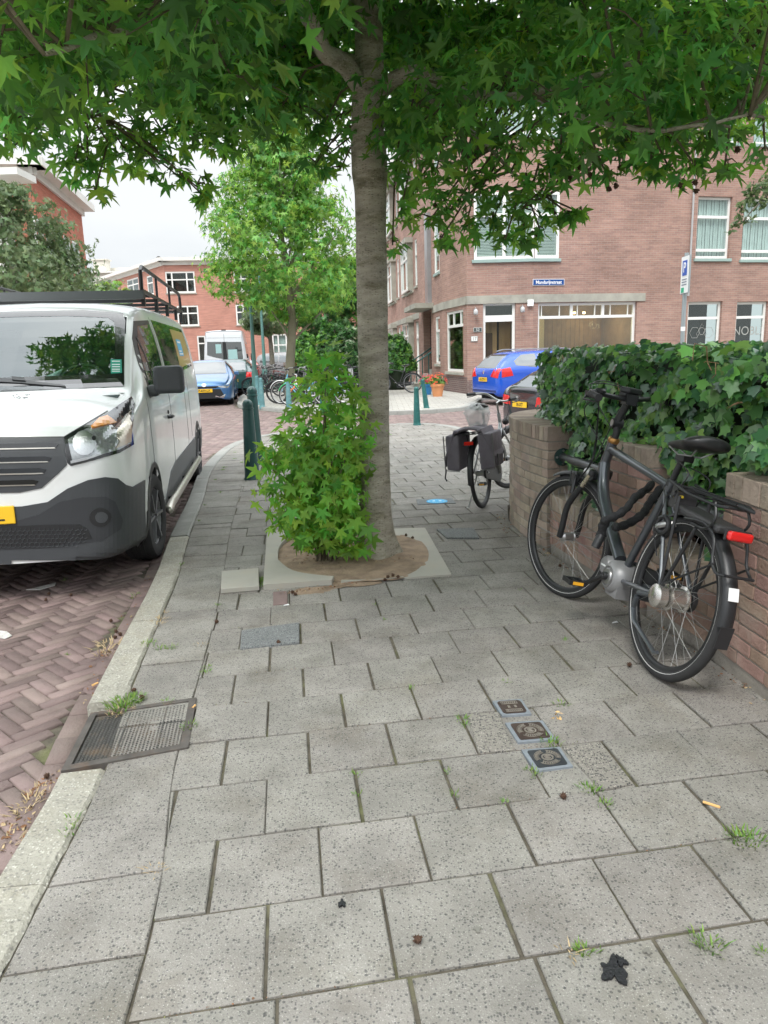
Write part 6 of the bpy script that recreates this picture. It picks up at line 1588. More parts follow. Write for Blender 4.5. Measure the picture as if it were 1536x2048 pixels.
    q = MB(); q.lathe([(.09, 0), (.0, .26)], 12, o=(.14, 1.15, 1.27), axis=(.5, .1, .45)); q.build('paper_cone', M('paper_grey', (.55, .58, .56), .8), root)
    B.px('green_sticker', [(221, 720), (243, 720), (244, 747), (222, 748)], M('sticker_green', (.01, .32, .22), .6), off=.006, step=5)
    for y0 in (723, 729.5, 734, 739, 743): B.px('sticker_print', [(224, y0), (240, y0), (240, y0+1.6), (224, y0+1.6)], m_swhite, off=.0075, step=6)
    B.px('wiper', [(-60, 757), (0, 758), (45, 762), (130, 773), (132, 776), (45, 769), (0, 766), (-60, 765)], m_black, off=.012, step=6); B.px('wiper', [(24, 757), (50, 759), (52, 766), (26, 764)], m_black, off=.02, step=6)
    # front plastics
    B.px('grille', [(-150, 872), (0, 876), (128, 876), (134, 930), (118, 946), (84, 976), (40, 985), (-150, 988)], m_plastic, off=.006)
    for k, (y0, x1) in enumerate(((886, 118), (913, 104), (936, 94), (959, 78))):
        B.px('grille_bar', [(-150, y0+6), (x1-14, y0), (x1, y0+3), (x1-6, y0+10), (-150, y0+15)], m_gloss, off=.009)
        B.px('grille_bar', [(-150, y0+14.5), (x1-8, y0+9.5), (x1-6, y0+11.5), (-150, y0+17)], m_steel, off=.012)
    bp = [(-170, 1016), (0, 1014), (44, 1012.6), (95, 1004), (135, 977), (176, 960), (210, 954), (234, 957), (250, 970), (264, 974), (288, 960), (288, 1020), (290, 1060), (275, 1090), (225, 1118), (100, 1140), (0, 1146), (-170, 1150)]
    B.px('bumper', bp, m_plastic, off=.010, mirror=True)
    B.px('bumper_recess', [(20, 1045), (80, 1028), (120, 1003), (165, 994), (210, 993), (228, 1003), (243, 1040), (240, 1057), (205, 1080), (120, 1093), (0, 1099), (-160, 1101), (-160, 1052)], M('plastic_dark', (.035, .038, .043), .5), off=.013)
    B.px('mesh_grille', [(-160, 1054), (0, 1052), (120, 1048), (160, 1048), (176, 1058), (184, 1076), (120, 1088), (0, 1094), (-160, 1096)], m_black, off=.016)
    hm = MB(); inv = MTX[root.name].inverted(); o_ = inv @ Vector((0, 0, CAM_H)); m3 = inv.to_3x3()
    def pt(x, y): h = B.hit(o_, (m3 @ ray(x, y)).normalized()); return h[0]+h[1]*.018 if h else None
    for r__ in range(5):        # honeycomb bars
        for c__ in range(-4, 20):
            cx = c__*9.5 + (4.7 if r__ % 2 else 0); cy = 1058 + r__*8 - cx*.015
            if cx > 172 or (cx > 160 and r__ > 3): continue
            hx = [pt(cx+5*math.cos(R(60*k+30)), cy+4.6*math.sin(R(60*k+30))) for k in range(4)]
            if all(h is not None for h in hx): hm.tube(hx, .0022, n=4, caps=False)
    hm.build('mesh_bars', m_plastic, root)
    B.px('fog_pocket', [(200+21*math.cos(R(a)), 1034+19*math.sin(R(a))) for a in range(0, 360, 24)], m_black, off=.017)
    B.px('fog_cap', [(202+12*math.cos(R(a)), 1034+11*math.sin(R(a))) for a in range(0, 360, 24)], m_plastic, off=.021, step=6)
    hp = [(128.6, 875), (169, 853), (217, 826), (262, 794), (270, 811), (262, 862), (266, 889), (237, 906), (190, 920), (142, 932), (135, 926)]
    hl = B.px('headlight', hp, m_gloss, off=.008, mirror=True, step=4)
    ins = [(136, 880), (172, 860), (215, 846), (226, 856), (262, 818), (258, 862), (260, 886), (235, 900), (190, 913), (146, 925)]
    B.px('lens', ins, m_lens, off=.011, step=4, parent=hl[0])
    B.px('reflector', [(168+22*math.cos(R(a)), 888+23*math.sin(R(a))) for a in range(0, 360, 24)], M('reflector', (.62, .64, .66), .3, metal=1, bump=.25, bs=120), off=.019, step=6, parent=hl[0])
    B.px('bulb_cap', [(186+4*math.cos(R(a)), 879+4*math.sin(R(a))) for a in range(0, 360, 45)], m_black, off=.023, step=6, parent=hl[0])
    B.px('side_reflector', [(232, 868), (252, 828), (262, 824), (258, 862), (258, 884), (228, 898), (236, 884)], M('reflector_beige', (.55, .50, .42), .2, metal=.6), off=.020, step=4, parent=hl[0])
    B.px('indicator', [(182, 857), (198, 841), (215, 836), (229, 848), (207, 854), (184, 860)], m_orange, off=.022, step=6, parent=hl[0])
    B.px('low_strip', [(142, 922), (175, 914), (200, 907), (201, 911), (176, 919), (143, 927)], m_alloy, off=.022, step=6, parent=hl[0])
    # hood gap and panel gaps
    gap = m_black
    B.px('panel_gap', [(-150, 869), (0, 874), (128, 873), (215, 821), (216, 823), (130, 876), (0, 877), (-150, 873)], gap, off=.002)
    for y0, z0, z1 in ((1.04, .62, 1.21), (2.32, .25, 1.86), (3.62, .25, 1.30), (4.02, .62, 1.86)): B.side('panel_gap', [(y0, z0), (y0+.008, z0), (y0+.008, z1), (y0, z1)], gap, off=.0015, step=.12)
    # side glass
    dw = B.side('door_window', [(1.20, 1.20), (1.30, 1.42), (1.50, 1.66), (1.72, 1.80), (2.24, 1.83), (2.26, 1.30), (2.0, 1.21)], m_black, off=.003)
    B.side('glass', [(1.28, 1.25), (1.36, 1.42), (1.54, 1.62), (1.74, 1.76), (2.18, 1.79), (2.20, 1.33), (1.96, 1.25)], m_cglass, off=.006, parent=dw[0], both=False); B.side('divider', [(1.50, 1.25), (1.53, 1.25), (1.60, 1.68), (1.57, 1.66)], m_black, off=.008, parent=dw[0], both=False)
    sw = B.side('side_window', [(2.44, 1.32), (2.40, 1.84), (4.95, 1.84), (4.98, 1.40)], m_cglass, off=.004)
    B.side('yellow_patch', [(3.62, 1.39), (3.58, 1.80), (4.88, 1.80), (4.92, 1.44)], M('ochre_gloss', (.46, .33, .12), .35, coat=.4), off=.006, both=False, parent=sw[0])  # flat ochre patch laid over the rear part of the side glass
    B.side('blue_print', [(3.82, 1.52), (3.82, 1.70), (4.25, 1.70), (4.25, 1.52)], M('print_blue', (.10, .38, .60), .5), off=.008, both=False, parent=sw[0])
    for (a, b, c, d) in ((3.86, 4.2, 1.535, 1.55), (3.86, 4.1, 1.565, 1.58), (3.9, 4.2, 1.66, 1.68)): B.side('print', [(a, c), (b, c), (b, d), (a, d)], m_swhite, off=.0095, both=False, parent=sw[0])
    # sill cladding
    B.side('sill_cladding', [(1.40, .21), (1.46, .30), (1.95, .52), (2.3, .56), (3.6, .57), (4.30, .58), (4.30, .21)], M('plastic_side', (.12, .125, .13), .55), off=.005)
    B.side('sill_cladding', [(5.1, .24), (5.12, .6), (5.40, .6), (5.40, .3)], m_plastic, off=.005)
    # handle, mirror, indicator
    for sd in (1, -1):
        q = MB(); q.tube([(sd*.948, 2.05, .99), (sd*.975, 2.07, .99), (sd*.975, 2.20, .985), (sd*.948, 2.22, .985)], .016, n=8); q.box((sd*.952, 2.10, 1.03), (.01, .03, .03)); q.build('door_handle', m_black, root, smooth=40)
        q = MB(); q.box((sd*.965, 1.22, 1.255), (.10, .10, .09)); q.box((sd*1.09, 1.21, 1.335), (.225, .12, .21)); q.build('mirror', m_plastic, root, bevel=.035, seg=4)
        q = MB(); q.add([(sd*.95, 1.12, 1.22), (sd*.95, 1.30, 1.22), (sd*.945, 1.32, 1.45), (sd*.955, 1.18, .97)], [(0, 1, 2, 3)]); 
        # side bar: polished tube with end brackets
        q = MB(); q.tube([(sd*.90, 1.28, .335), (sd*1.0, 1.34, .335), (sd*1.0, 1.6, .34), (sd*1.0, 4.15, .345), (sd*.9, 4.2, .345)] if False else [(sd*.995, 1.30, .30), (sd*1.0, 1.45, .33), (sd*1.0, 4.10, .345), (sd*.985, 4.18, .34)], .032, n=12); q.ball((sd*.995, 1.30, .30), .032, 10, 6); qb = q.build('side_bar', m_steel, root, smooth=40)
        q = MB()
        for y0 in (1.75, 2.9, 3.9): q.beam((sd*.6, y0, .28), (sd*1.0, y0, .33), .03, .02)
        q.build('bracket', m_black, qb)
    # wheels
    for sd in (1, -1): wheel(root, sd*.845, FW[0], RW, .215, 6, steer=R(-4), rimm=M('steel_wheel', (.20, .20, .21), .45, metal=.5)); wheel(root, sd*.845, BW[0], RW, .215, 6, rimm=M('steel_wheel', (.2, .2, .21), .45))
    q = MB(); q.bb(-.80, .80, 1.4, 4.4, .18, .26); q.bb(-.7, .7, .5, 5.1, .22, .34); q.build('chassis', m_under, root)
    # number plate
    np_ = MB(); 
    p1 = B.hit((0, -9, .58), (0, 1, 0))[0]; pr = empty('number_plate', (0, p1.y-.018, .585), (R(-3), 0, 0)); pr.parent = root
    a = MB(); a.box((0, 0, 0), (.52, .012, .112)); a.build('plate', m_yplate, pr, bevel=.006); text('V-482-HL', .098, m_ink, pr, loc=(0.0, -.0075, -.004), rot=(R(90), 0, 0), bold=.001, thick=.0006, sx=1.03)
    # roof rack
    rk = empty('roof_rack', (0, 0, 0)); rk.parent = root
    q = MB(); q.add([], []); q.hexa([(-.86, 1.86, 1.985), (.86, 1.86, 1.985), (.86, 1.90, 1.985), (-.86, 1.90, 1.985)], [(-.86, 1.93, 2.06), (.86, 1.93, 2.06), (.86, 1.95, 2.06), (-.86, 1.95, 2.06)]); q.build('wind_deflector', M('rack_grey', (.05, .055, .06), .5), rk)
    q = MB()
    for sd in (1, -1):
        q.tube([(sd*.84, 1.95, 2.06), (sd*.84, 5.1, 2.06)], .02, n=6)
        q.tube([(sd*.84, 1.95, 2.06), (sd*.84, 1.97, 2.22), (sd*.84, 2.05, 2.26), (sd*.84, 4.85, 2.26), (sd*.84, 4.95, 2.22), (sd*.84, 5.0, 2.06)], .017, n=8)
        for y0 in (2.9, 3.9): q.tube([(sd*.84, y0, 2.06), (sd*.84, y0, 2.26)], .012, n=6)
        for y0 in (2.0, 2.8, 3.6, 4.4, 5.0): q.beam((sd*.84, y0, 1.93), (sd*.84, y0, 2.05), .03, .05)
    for y0 in (2.4, 3.0, 3.6, 4.2, 4.8): q.beam((-.84, y0, 2.05), (.84, y0, 2.05), .04, .03)
    q.tube([(-.84, 5.05, 2.06), (.84, 5.05, 2.06)], .02, n=8)
    q.build('rails', M('rack_black', (.02, .021, .023), .4), rk, smooth=40)
    # dirt on the bonnet
    for k in range(14):
        cx, cy = 25+random.uniform(0, 36), 790+random.uniform(-3, 6); B.px('bonnet_scuff', [(cx, cy), (cx+random.uniform(1.5, 4), cy+.6), (cx+3, cy+2.0), (cx+.5, cy+1.5)], m_plastic, off=.001, step=6)
    return root
white_van()

# ------------------------------------------------------------------ other cars
def car(name, label, x, y, hd, paint, st, wy, rw=.31, wx=.74, group='cars parked in the street', spokes=5, cat='car'):
    root = vroot(name, label, cat, x, y, hd, group=group)
    B = Body(root, st, paint, [(wy[0], rw), (wy[1], rw)], rw, lip=None, arch_out=.03)
    for sd in (1, -1):
        for w_ in wy: wheel(root, sd*wx, w_, rw, .20, spokes)
    q = MB(); L_ = st[-1][0]; q.bb(-wx, wx, .3, L_-.3, .14, .26); q.build('chassis', m_under, root)
    return root, B
def plate(root, B, front, z, body, w_=.50, x=0, L_=0, size=.095, h=.11, lines=None):
    hh = B.hit((x, -9 if front else 20, z), (0, 1 if front else -1, 0))[0]
    pr = empty('number_plate', (x, hh.y+(-.02 if front else .02), z), (0, 0, 0 if front else PI)); pr.parent = root
    a = MB(); a.box((0, 0, 0), (w_, .012, h)); a.build('plate', m_yplate, pr); 
    for i, b in enumerate(lines or [body]): text(b, size, m_ink, pr, loc=(0, -.0075, (h*.24-.48*h*i) if lines else -.004), rot=(R(90), 0, 0), bold=.002, thick=.0006)
hatch = [(-.03, .55, .24, .45, .62, .5, .02), (.02, .70, .20, .52, .70, .62, .03), (.12, .81, .18, .58, .76, .70, .04), (.35, .865, .17, .66, .83, .74, .05), (.75, .89, .17, .76, .90, .76, .06), (1.15, .895, .17, .84, .985, .75, .06), (1.5, .895, .17, .89, 1.17, .68, .05), (1.9, .895, .17, .92, 1.34, .62, .045), (2.3, .895, .17, .94, 1.40, .60, .035), (2.9, .895, .17, .96, 1.40, .60, .03), (3.4, .89, .18, .97, 1.36, .59, .03), (3.8, .875, .20, .97, 1.25, .58, .03), (4.1, .85, .22, .96, 1.08, .62, .03), (4.28, .80, .26, .86, .98, .62, .02), (4.33, .7, .32, .75, .86, .5, .02)]
# blue hatchback facing the camera
m_blue = M('metallic_blue', (.055, .16, .36), .3, metal=.35, coat=.8)
g = G(474, 801, ROAD_Z); s_ = 24.6/ g.y
p = at(474, 801, 24.6); px_ = p.x
root, B = car('blue_hatchback', 'blue hatchback facing the camera on the far side of the junction', px_-.93+.04, 24.0, 8, m_blue, hatch, (.9, 3.55), .33)
B.end('windscreen', [(-.66, .985), (.66, .985), (.57, 1.36), (-.57, 1.36)], m_cglass); B.side('side_window', [(1.5, .96), (2.0, 1.30), (3.3, 1.33), (3.8, 1.05), (3.7, .99)], m_cglass)
B.end('upper_grille', [(-.55, .62), (.55, .62), (.35, .56), (-.35, .56)], m_gloss, off=.004); B.end('lower_grille', [(-.5, .53), (.5, .53), (.62, .30), (.45, .24), (-.45, .24), (-.62, .30)], m_black, off=.004)
B.end('headlight', [(.40, .63), (.60, .62), (.80, .72), (.84, .66), (.72, .55), (.50, .57)], m_lens, off=.006, mirror=True); B.end('chrome_lip', [(.32, .30), (.58, .24), (.66, .38), (.58, .34), (.46, .28), (.34, .335)], m_chrome, off=.007, mirror=True)
B.end('badge', [(.07*math.cos(R(a)), .66+.05*math.sin(R(a))) for a in range(0, 360, 40)], m_chrome, off=.006); plate(root, B, True, .49, 'P-659-LX', x=0)
q = MB()
for sd in (1, -1): q.box((sd*.96, 1.62, .98), (.16, .1, .11))
q.build('mirror', m_blue, root, bevel=.02)
# dark green car behind it
p = at(489, 792, 30)
root, B = car('green_hatchback', 'dark green hatchback squeezed between the blue hatchback and the tall grey van', p.x-.86, 29.6, 187, M('dark_green_paint', (.008, .05, .05), .3, coat=.7), hatch, (.9, 3.55), .31)
B_ = B
MTXg = None
root.location = (p.x-.86+.0, 33.6, ROAD_Z)
B.end('rear_window', [(-.55, 1.0), (.55, 1.0), (.5, 1.3), (-.5, 1.3)], m_cglass, front=False); B.side('side_window', [(1.5, .96), (2.0, 1.30), (3.3, 1.33), (3.8, 1.05), (3.7, .99)], m_cglass)
B.end('tail_light', [(.56, .72), (.80, .72), (.80, .92), (.58, .94)], m_red, front=False, off=.008, mirror=True); plate(root, B, False, .62, 'SR-XP-31')
# tall silver grey van seen from behind
m_silver = M('silver_white', (.62, .65, .68), .35, coat=.5)
tall = [(-.02, .9, .32, 1.2, 2.5, .76, .02), (.03, .96, .28, 1.25, 2.62, .80, .03), (.15, .985, .26, 1.3, 2.68, .82, .04), (1.5, .99, .26, 1.3, 2.70, .83, .04), (3.6, .99, .26, 1.3, 2.70, .83, .04), (4.4, .98, .26, 1.3, 2.55, .82, .04), (4.9, .97, .26, 1.3, 1.9, .84, .05), (5.3, .95, .26, 1.1, 1.28, .84, .06), (5.8, .90, .26, .9, 1.10, .78, .05), (5.95, .75, .3, .7, .9, .6, .03)]
a = at(400, 660, 35); b = at(489, 660, 35)
root = vroot('tall_van', 'tall pale grey van seen from behind with a dark split rear window', 'van', (a.x+b.x)/2+.05, 35, 8, group=None)
B = Body(root, tall, m_silver, [(1.1, .34), (4.9, .34)], .34, arch_out=.03)
for sd in (1, -1):
    for w_ in (1.1, 4.9): wheel(root, sd*.86, w_, .34, .2, 6)
rw_ = B.end('rear_window', [(-.80, 1.62), (-.76, 2.22), (.76, 2.18), (.80, 1.40), (.45, 1.32), (-.4, 1.5)], m_cglass, off=.004)
B.end('door_pillar', [(-.09, 1.4), (.09, 1.4), (.07, 2.2), (-.07, 2.2)], m_black, off=.007, parent=rw_[0]); B.end('pale_blind', [(.14, 1.42), (.55, 1.42), (.55, 1.85), (.14, 1.85)], M('teal_blind', (.35, .55, .55), .4), off=.006, parent=rw_[0]); B.end('pale_blind', [(-.4, 1.7), (-.15, 1.7), (-.15, 2.1), (-.4, 2.1)], M('teal_blind', (.35, .55, .55), .4), off=.006, parent=rw_[0])
B.end('door_gap', [(-.006, .5), (.006, .5), (.006, 2.6), (-.006, 2.6)], m_black, off=.002); B.end('door_gap', [(-.8, 2.38), (.8, 2.36), (.8, 2.37), (-.8, 2.39)], m_black, off=.002)
B.end('tail_light', [(.83, 1.12), (.94, 1.12), (.93, 1.36), (.84, 1.36)], m_red, off=.008, mirror=True); B.end('tail_light', [(.83, .88), (.94, .88), (.94, 1.02), (.83, 1.02)], m_red, off=.008, mirror=True); B.end('bumper', [(-.9, .35), (.9, .35), (.9, .55), (-.9, .55)], m_plastic, off=.02)
B.side('side_window', [(.4, 1.45), (.4, 2.1), (3.8, 2.1), (3.8, 1.45)], m_cglass); B.side('side_trim', [(.1, .6), (5.4, .6), (5.4, .75), (.1, .75)], m_plastic, off=.006)
q = MB(); q.box((0, .05, 2.72), (.2, .06, .05)); q.build('brake_light', m_black, root)
for sd in (1, -1): q = MB(); q.box((sd*1.13, 4.6, 1.5), (.2, .1, .36)); q.build('mirror', m_black, root, bevel=.03)
# red car beyond it
p = at(499, 775, 44); root, B = car('red_car', 'red car parked beyond the tall grey van', p.x-.80, 48.2, 188, M('red_paint', (.35, .03, .03), .3, coat=.7), hatch, (.9, 3.55), .31)
B.end('rear_window', [(-.55, 1.0), (.55, 1.0), (.5, 1.3), (-.5, 1.3)], m_cglass, front=False); B.side('side_window', [(1.5, .96), (2.0, 1.30), (3.3, 1.33), (3.8, 1.05), (3.7, .99)], m_cglass)
# grey people carrier far away, side on
mpv = [(r_[0]*1.02, r_[1], r_[2], r_[3]*1.08, r_[4]*1.22, r_[5]*1.1, r_[6]) for r_ in hatch[:10]] + [(3.6, .89, .18, 1.04, 1.69, .66, .03), (4.2, .88, .2, 1.04, 1.62, .66, .03), (4.4, .86, .22, 1.03, 1.5, .66, .02), (4.5, .8, .3, 1.0, 1.3, .62, .02)]
p = at(576, 724, 46); root, B = car('grey_minivan', 'grey minivan parked crosswise far down the street behind the bicycles', p.x+2.1, 50, 82, M('grey_paint', (.22, .225, .235), .35, coat=.5), mpv, (.9, 3.7), .32)
B.side('side_window', [(1.75, 1.1), (2.1, 1.5), (2.9, 1.56), (2.9, 1.1)], m_cglass); B.side('side_window', [(3.0, 1.1), (3.0, 1.56), (4.1, 1.52), (4.2, 1.12)], m_cglass)
root.location = (p.x+2.0, 50, ROAD_Z)
# blue estate car by the shop, tail towards the street corner
estate = [(r_[0], r_[1], r_[2], r_[3], r_[4]*1.02, r_[5], r_[6]) for r_ in hatch[:10]] + [(3.5, .89, .18, .98, 1.42, .60, .03), (4.0, .88, .2, .98, 1.38, .60, .03), (4.25, .87, .22, .97, 1.27, .62, .03), (4.45, .85, .24, .96, 1.08, .66, .03), (4.54, .80, .28, .86, .98, .66, .02), (4.58, .70, .34, .75, .86, .55, .02)]
m_rblue = M('royal_blue', (.01, .085, .52), .22, coat=1.0)
hd = 180+(-72); px_w = at(942, 805, 21.6)
root, B = car('blue_estate', 'bright blue estate car parked in front of the shop, tail towards the corner', 0, 0, hd, m_rblue, estate, (.9, 3.6), .33, spokes=7)
# rear left corner stands at the pixel column 940
cr, sr_ = math.cos(R(hd)), math.sin(R(hd)); want = Vector((px_w.x+.12, 21.6))
root.location = (want.x - (.60*cr - 4.55*sr_), want.y - (.60*sr_ + 4.55*cr), ROAD_Z)
rw_ = B.end('rear_window', [(-.60, 1.0), (.60, 1.0), (.52, 1.36), (-.52, 1.36)], m_cglass, front=False); 
for pl in ([(1.45, .98), (1.95, 1.31), (2.45, 1.36), (2.45, .99)], [(2.52, .99), (2.52, 1.36), (3.25, 1.36), (3.35, 1.0)], [(3.42, 1.0), (3.33, 1.36), (3.75, 1.34), (4.05, 1.18), (4.02, 1.06)]): B.side('side_window', pl, m_cglass)
B.end('tail_light', [(.45, .78), (.80, .74), (.84, 1.0), (.60, .98)], m_red, front=False, off=.008, mirror=True); B.side('tail_light', [(4.12, .80), (4.45, .76), (4.45, .98), (4.2, 1.02)], m_red, off=.008)
B.end('badge', [(.05*math.cos(R(a)), .89+.05*math.sin(R(a))) for a in range(0, 360, 40)], m_chrome, front=False, off=.006); plate(root, B, False, .70, '65-ZTF-5')
B.end('bumper_lower', [(-.7, .28), (.7, .28), (.74, .42), (-.74, .42)], M('royal_blue_dark', (.01, .03, .16), .4), front=False, off=.006)
q = MB()
for sd in (1, -1): q.tube([(sd*.56, 2.2, 1.45), (sd*.57, 2.4, 1.485), (sd*.57, 3.7, 1.485), (sd*.56, 3.9, 1.44)], .015, n=6)
q.build('roof_rail', m_alloy, root)
# black car in front of it, its tail just showing past the hedge
hd = 180-68; root, B = car('black_hatchback', 'black car with a sloping tail just left of the hedge end', 0, 0, hd, M('black_paint', (.016, .015, .022), .18, coat=1), hatch, (.9, 3.45), .31)
cr, sr_ = math.cos(R(hd)), math.sin(R(hd)); p = at(992, 812, 12.6); want = Vector((p.x+.12, 12.9)); root.scale = (.86,)*3; want = want + Vector((.28, .1)); root.location = (want.x - .86*(.3*cr - 4.3*sr_), want.y - .86*(.3*sr_ + 4.3*cr), ROAD_Z)
B.end('rear_window', [(-.58, 1.0), (.58, 1.0), (.5, 1.33), (-.5, 1.33)], m_cglass, front=False); B.side('side_window', [(1.5, .96), (2.0, 1.30), (3.3, 1.33), (3.8, 1.05), (3.7, .99)], m_cglass)
B.end('tail_light', [(.45, .64), (.76, .66), (.78, .84), (.50, .82)], m_red, front=False, off=.008, mirror=True); plate(root, B, False, .66, '18-XT', x=.08)
# ================================================================== bicycles
m_fgrey = M('bike_graphite', (.085, .095, .108), .28, metal=.5, coat=.6)
m_rubber = M('grip_rubber', (.02, .02, .022), .6)
m_alu = M('bike_alloy', (.42, .42, .42), .35, metal=.8)
m_spoke = M('spoke_steel', (.36, .36, .35), .4, metal=.8)
m_hubm = M('hub_silver', (.62, .60, .57), .25, metal=.9)
m_saddle = M('saddle_vinyl', (.018, .018, .019), .38)
m_motor = M('motor_grey', (.26, .26, .265), .45, metal=.3)
m_bronze = M('bronze_cap', (.45, .24, .08), .35, metal=.8)
def bike_wheel(root, y, Rw, parent=None, tyre=.02, rim_m=None, nsp=28, steer_node=None, hub=.025, hubw=.05, hub_m=None, spoke=True, tyre_m=None, reflect=False, name='wheel'):
    e = empty(name, (0, y, Rw)); e.parent = parent or root
    t = MB(); t.torus((0, 0, 0), (1, 0, 0), Rw-tyre, tyre, 56, 10); t.build('tyre', tyre_m or m_tyre, e, smooth=True)
    t = MB(); r0 = Rw-tyre*2.0; t.lathe([(r0+.004, -.011), (r0-.012, -.012), (r0-.020, 0), (r0-.012, .012), (r0+.004, .011)], 56, axis=(1, 0, 0), caps=False); t.build('rim', rim_m or m_black, e, smooth=True)
    if reflect:
        for sx in (-1, 1): t = MB(); t.torus((sx*tyre*.86, 0, 0), (1, 0, 0), Rw-tyre*1.35, .0022, 56, 4); t.build('reflective_band', M('reflective_band', (.55, .55, .54), .4), e, smooth=True)
    t = MB(); t.lathe([(.012, -hubw*1.1), (hub*1.25, -hubw*.8), (hub*1.25, -hubw*.7), (hub, -hubw*.6), (hub, hubw*.6), (hub*1.25, hubw*.7), (hub*1.25, hubw*.8), (.012, hubw*1.1)], 20, axis=(1, 0, 0)); t.build('hub', hub_m or m_alu, e, smooth=40)
    if spoke:
        t = MB()
        for k in range(nsp):
            sd = 1 if k % 2 else -1; a = 2*PI*k/nsp; b = a + (.55 if (k//2) % 2 else -.55)
            t.tube([(sd*hubw*.75, math.cos(b)*hub*1.2, math.sin(b)*hub*1.2), (0, math.cos(a)*(r0-.012), math.sin(a)*(r0-.012))], .0011 if Rw > .3 else .0012, n=4, caps=False)
        t.build('spokes', m_spoke, e)
    return e
def mudguard(root, y, Rw, a0, a1, mat, wdt=.03, parent=None, name='mudguard', gap=.018):
    t = MB(); n = 26; vs = []
    prof = [(-wdt, -.012), (-wdt*.8, 0), (-wdt*.35, .007), (wdt*.35, .007), (wdt*.8, 0), (wdt, -.012)]
    for i in range(n+1):
        a = a0+(a1-a0)*i/n
        for x, h in prof: r_ = Rw+gap+h; vs.append((x, y+math.cos(a)*r_, Rw+math.sin(a)*r_))
        for x, h in reversed(prof): r_ = Rw+gap+h-.003; vs.append((x, y+math.cos(a)*r_, Rw+math.sin(a)*r_))
    m = 12; fs = []
    for i in range(n):
        for k in range(m): fs.append((i*m+k, i*m+(k+1) % m, (i+1)*m+(k+1) % m, (i+1)*m+k))
    fs += [tuple(range(m-1, -1, -1)), tuple(n*m+k for k in range(m))]
    t.add(vs, fs); return t.build(name, mat, parent or root, smooth=40)
def saddle(root, y, z, mat=None, rot=0, cover=None):
    e = empty('saddle', (0, y, z), (R(-3), 0, rot)); e.parent = root
    # rows from nose (front, +y) to tail
    rows = [(.155, .018, -.012, .022), (.12, .026, -.004, .03), (.06, .034, .0, .036), (.0, .05, .0, .042), (-.05, .078, .006, .05), (-.10, .100, .014, .056), (-.135, .098, .018, .056), (-.160, .07, .016, .045), (-.168, .03, .012, .03)]
    t = MB(); n = 14; vs = []
    for yy, w_, zc, h in rows:
        for k in range(n):
            a = 2*PI*k/n; c, s = math.cos(a), math.sin(a); zz = zc + (h*.42*s if s > 0 else h*.75*s); xx = w_*(abs(c)**.8)*(1 if c >= 0 else -1); vs.append((xx, yy, zz - (abs(xx)/.1)**2*.012))
    fs = []
    for i in range(len(rows)-1):
        for k in range(n): fs.append((i*n+k, (i+1)*n+k, (i+1)*n+(k+1) % n, i*n+(k+1) % n))
    fs += [tuple(range(n)), tuple((len(rows)-1)*n+k for k in range(n-1, -1, -1))]
    t.add(vs, fs); o = t.build('seat_pad', mat or m_saddle, e, smooth=True)
    sb = o.modifiers.new('s', 'SUBSURF'); sb.levels = 1; sb.render_levels = 1
    t = MB()
    for sx in (-.022, .022): t.tube([(sx, .12, -.02), (sx, .04, -.05), (sx, -.06, -.05), (sx*2, -.13, -.015)], .0035, n=6)
    t.build('rails', m_alu, e); return e
def crankset(root, y, z, mat, ang, arm=.17, x=.075, pedal_m=None, chainring=True, ring_m=None):
    e = empty('crankset', (0, y, z)); e.parent = root; c, s = math.cos(ang), math.sin(ang)
    for sd in (1, -1):
        q = MB(); a = Vector((sd*x, 0, 0)); b = Vector((sd*(x+.015), sd*c*arm, sd*s*arm)); q.beam(a, b, .028, .016) ; q.lathe([(.02, -.012), (.02, .012)], 14, o=a, axis=(1, 0, 0)); q.lathe([(.015, -.01), (.015, .01)], 12, o=b, axis=(1, 0, 0)); q.build('crank_arm', mat, e, smooth=40, bevel=.003)
        q = MB(); pc = b + Vector((sd*.06, 0, 0))
        q.box(pc+Vector((0, .04, 0)), (.09, .014, .024)); q.box(pc+Vector((0, -.04, 0)), (.09, .014, .024)); q.box(pc, (.02, .09, .012)); q.box(pc+Vector((sd*.04, 0, 0)), (.012, .09, .02)); q.box(pc-Vector((sd*.04, 0, 0)), (.012, .09, .02)); pd = q.build('pedal', pedal_m or m_black, e)
        for yy in (.048, -.048): q = MB(); q.box(pc+Vector((0, yy, 0)), (.055, .004, .016)); q.build('reflector', M('amber_reflector', (.85, .42, .03), .3), pd)
    if chainring: q = MB(); q.lathe([(.085, .05), (.088, .053), (.085, .056)], 32, axis=(1, 0, 0), caps=True); q.build('chainring', ring_m or mat, e)
    return e
def bent(pts, n=5): return [Vector(p) for p in smooth_path([tuple(p) for p in pts], n)]
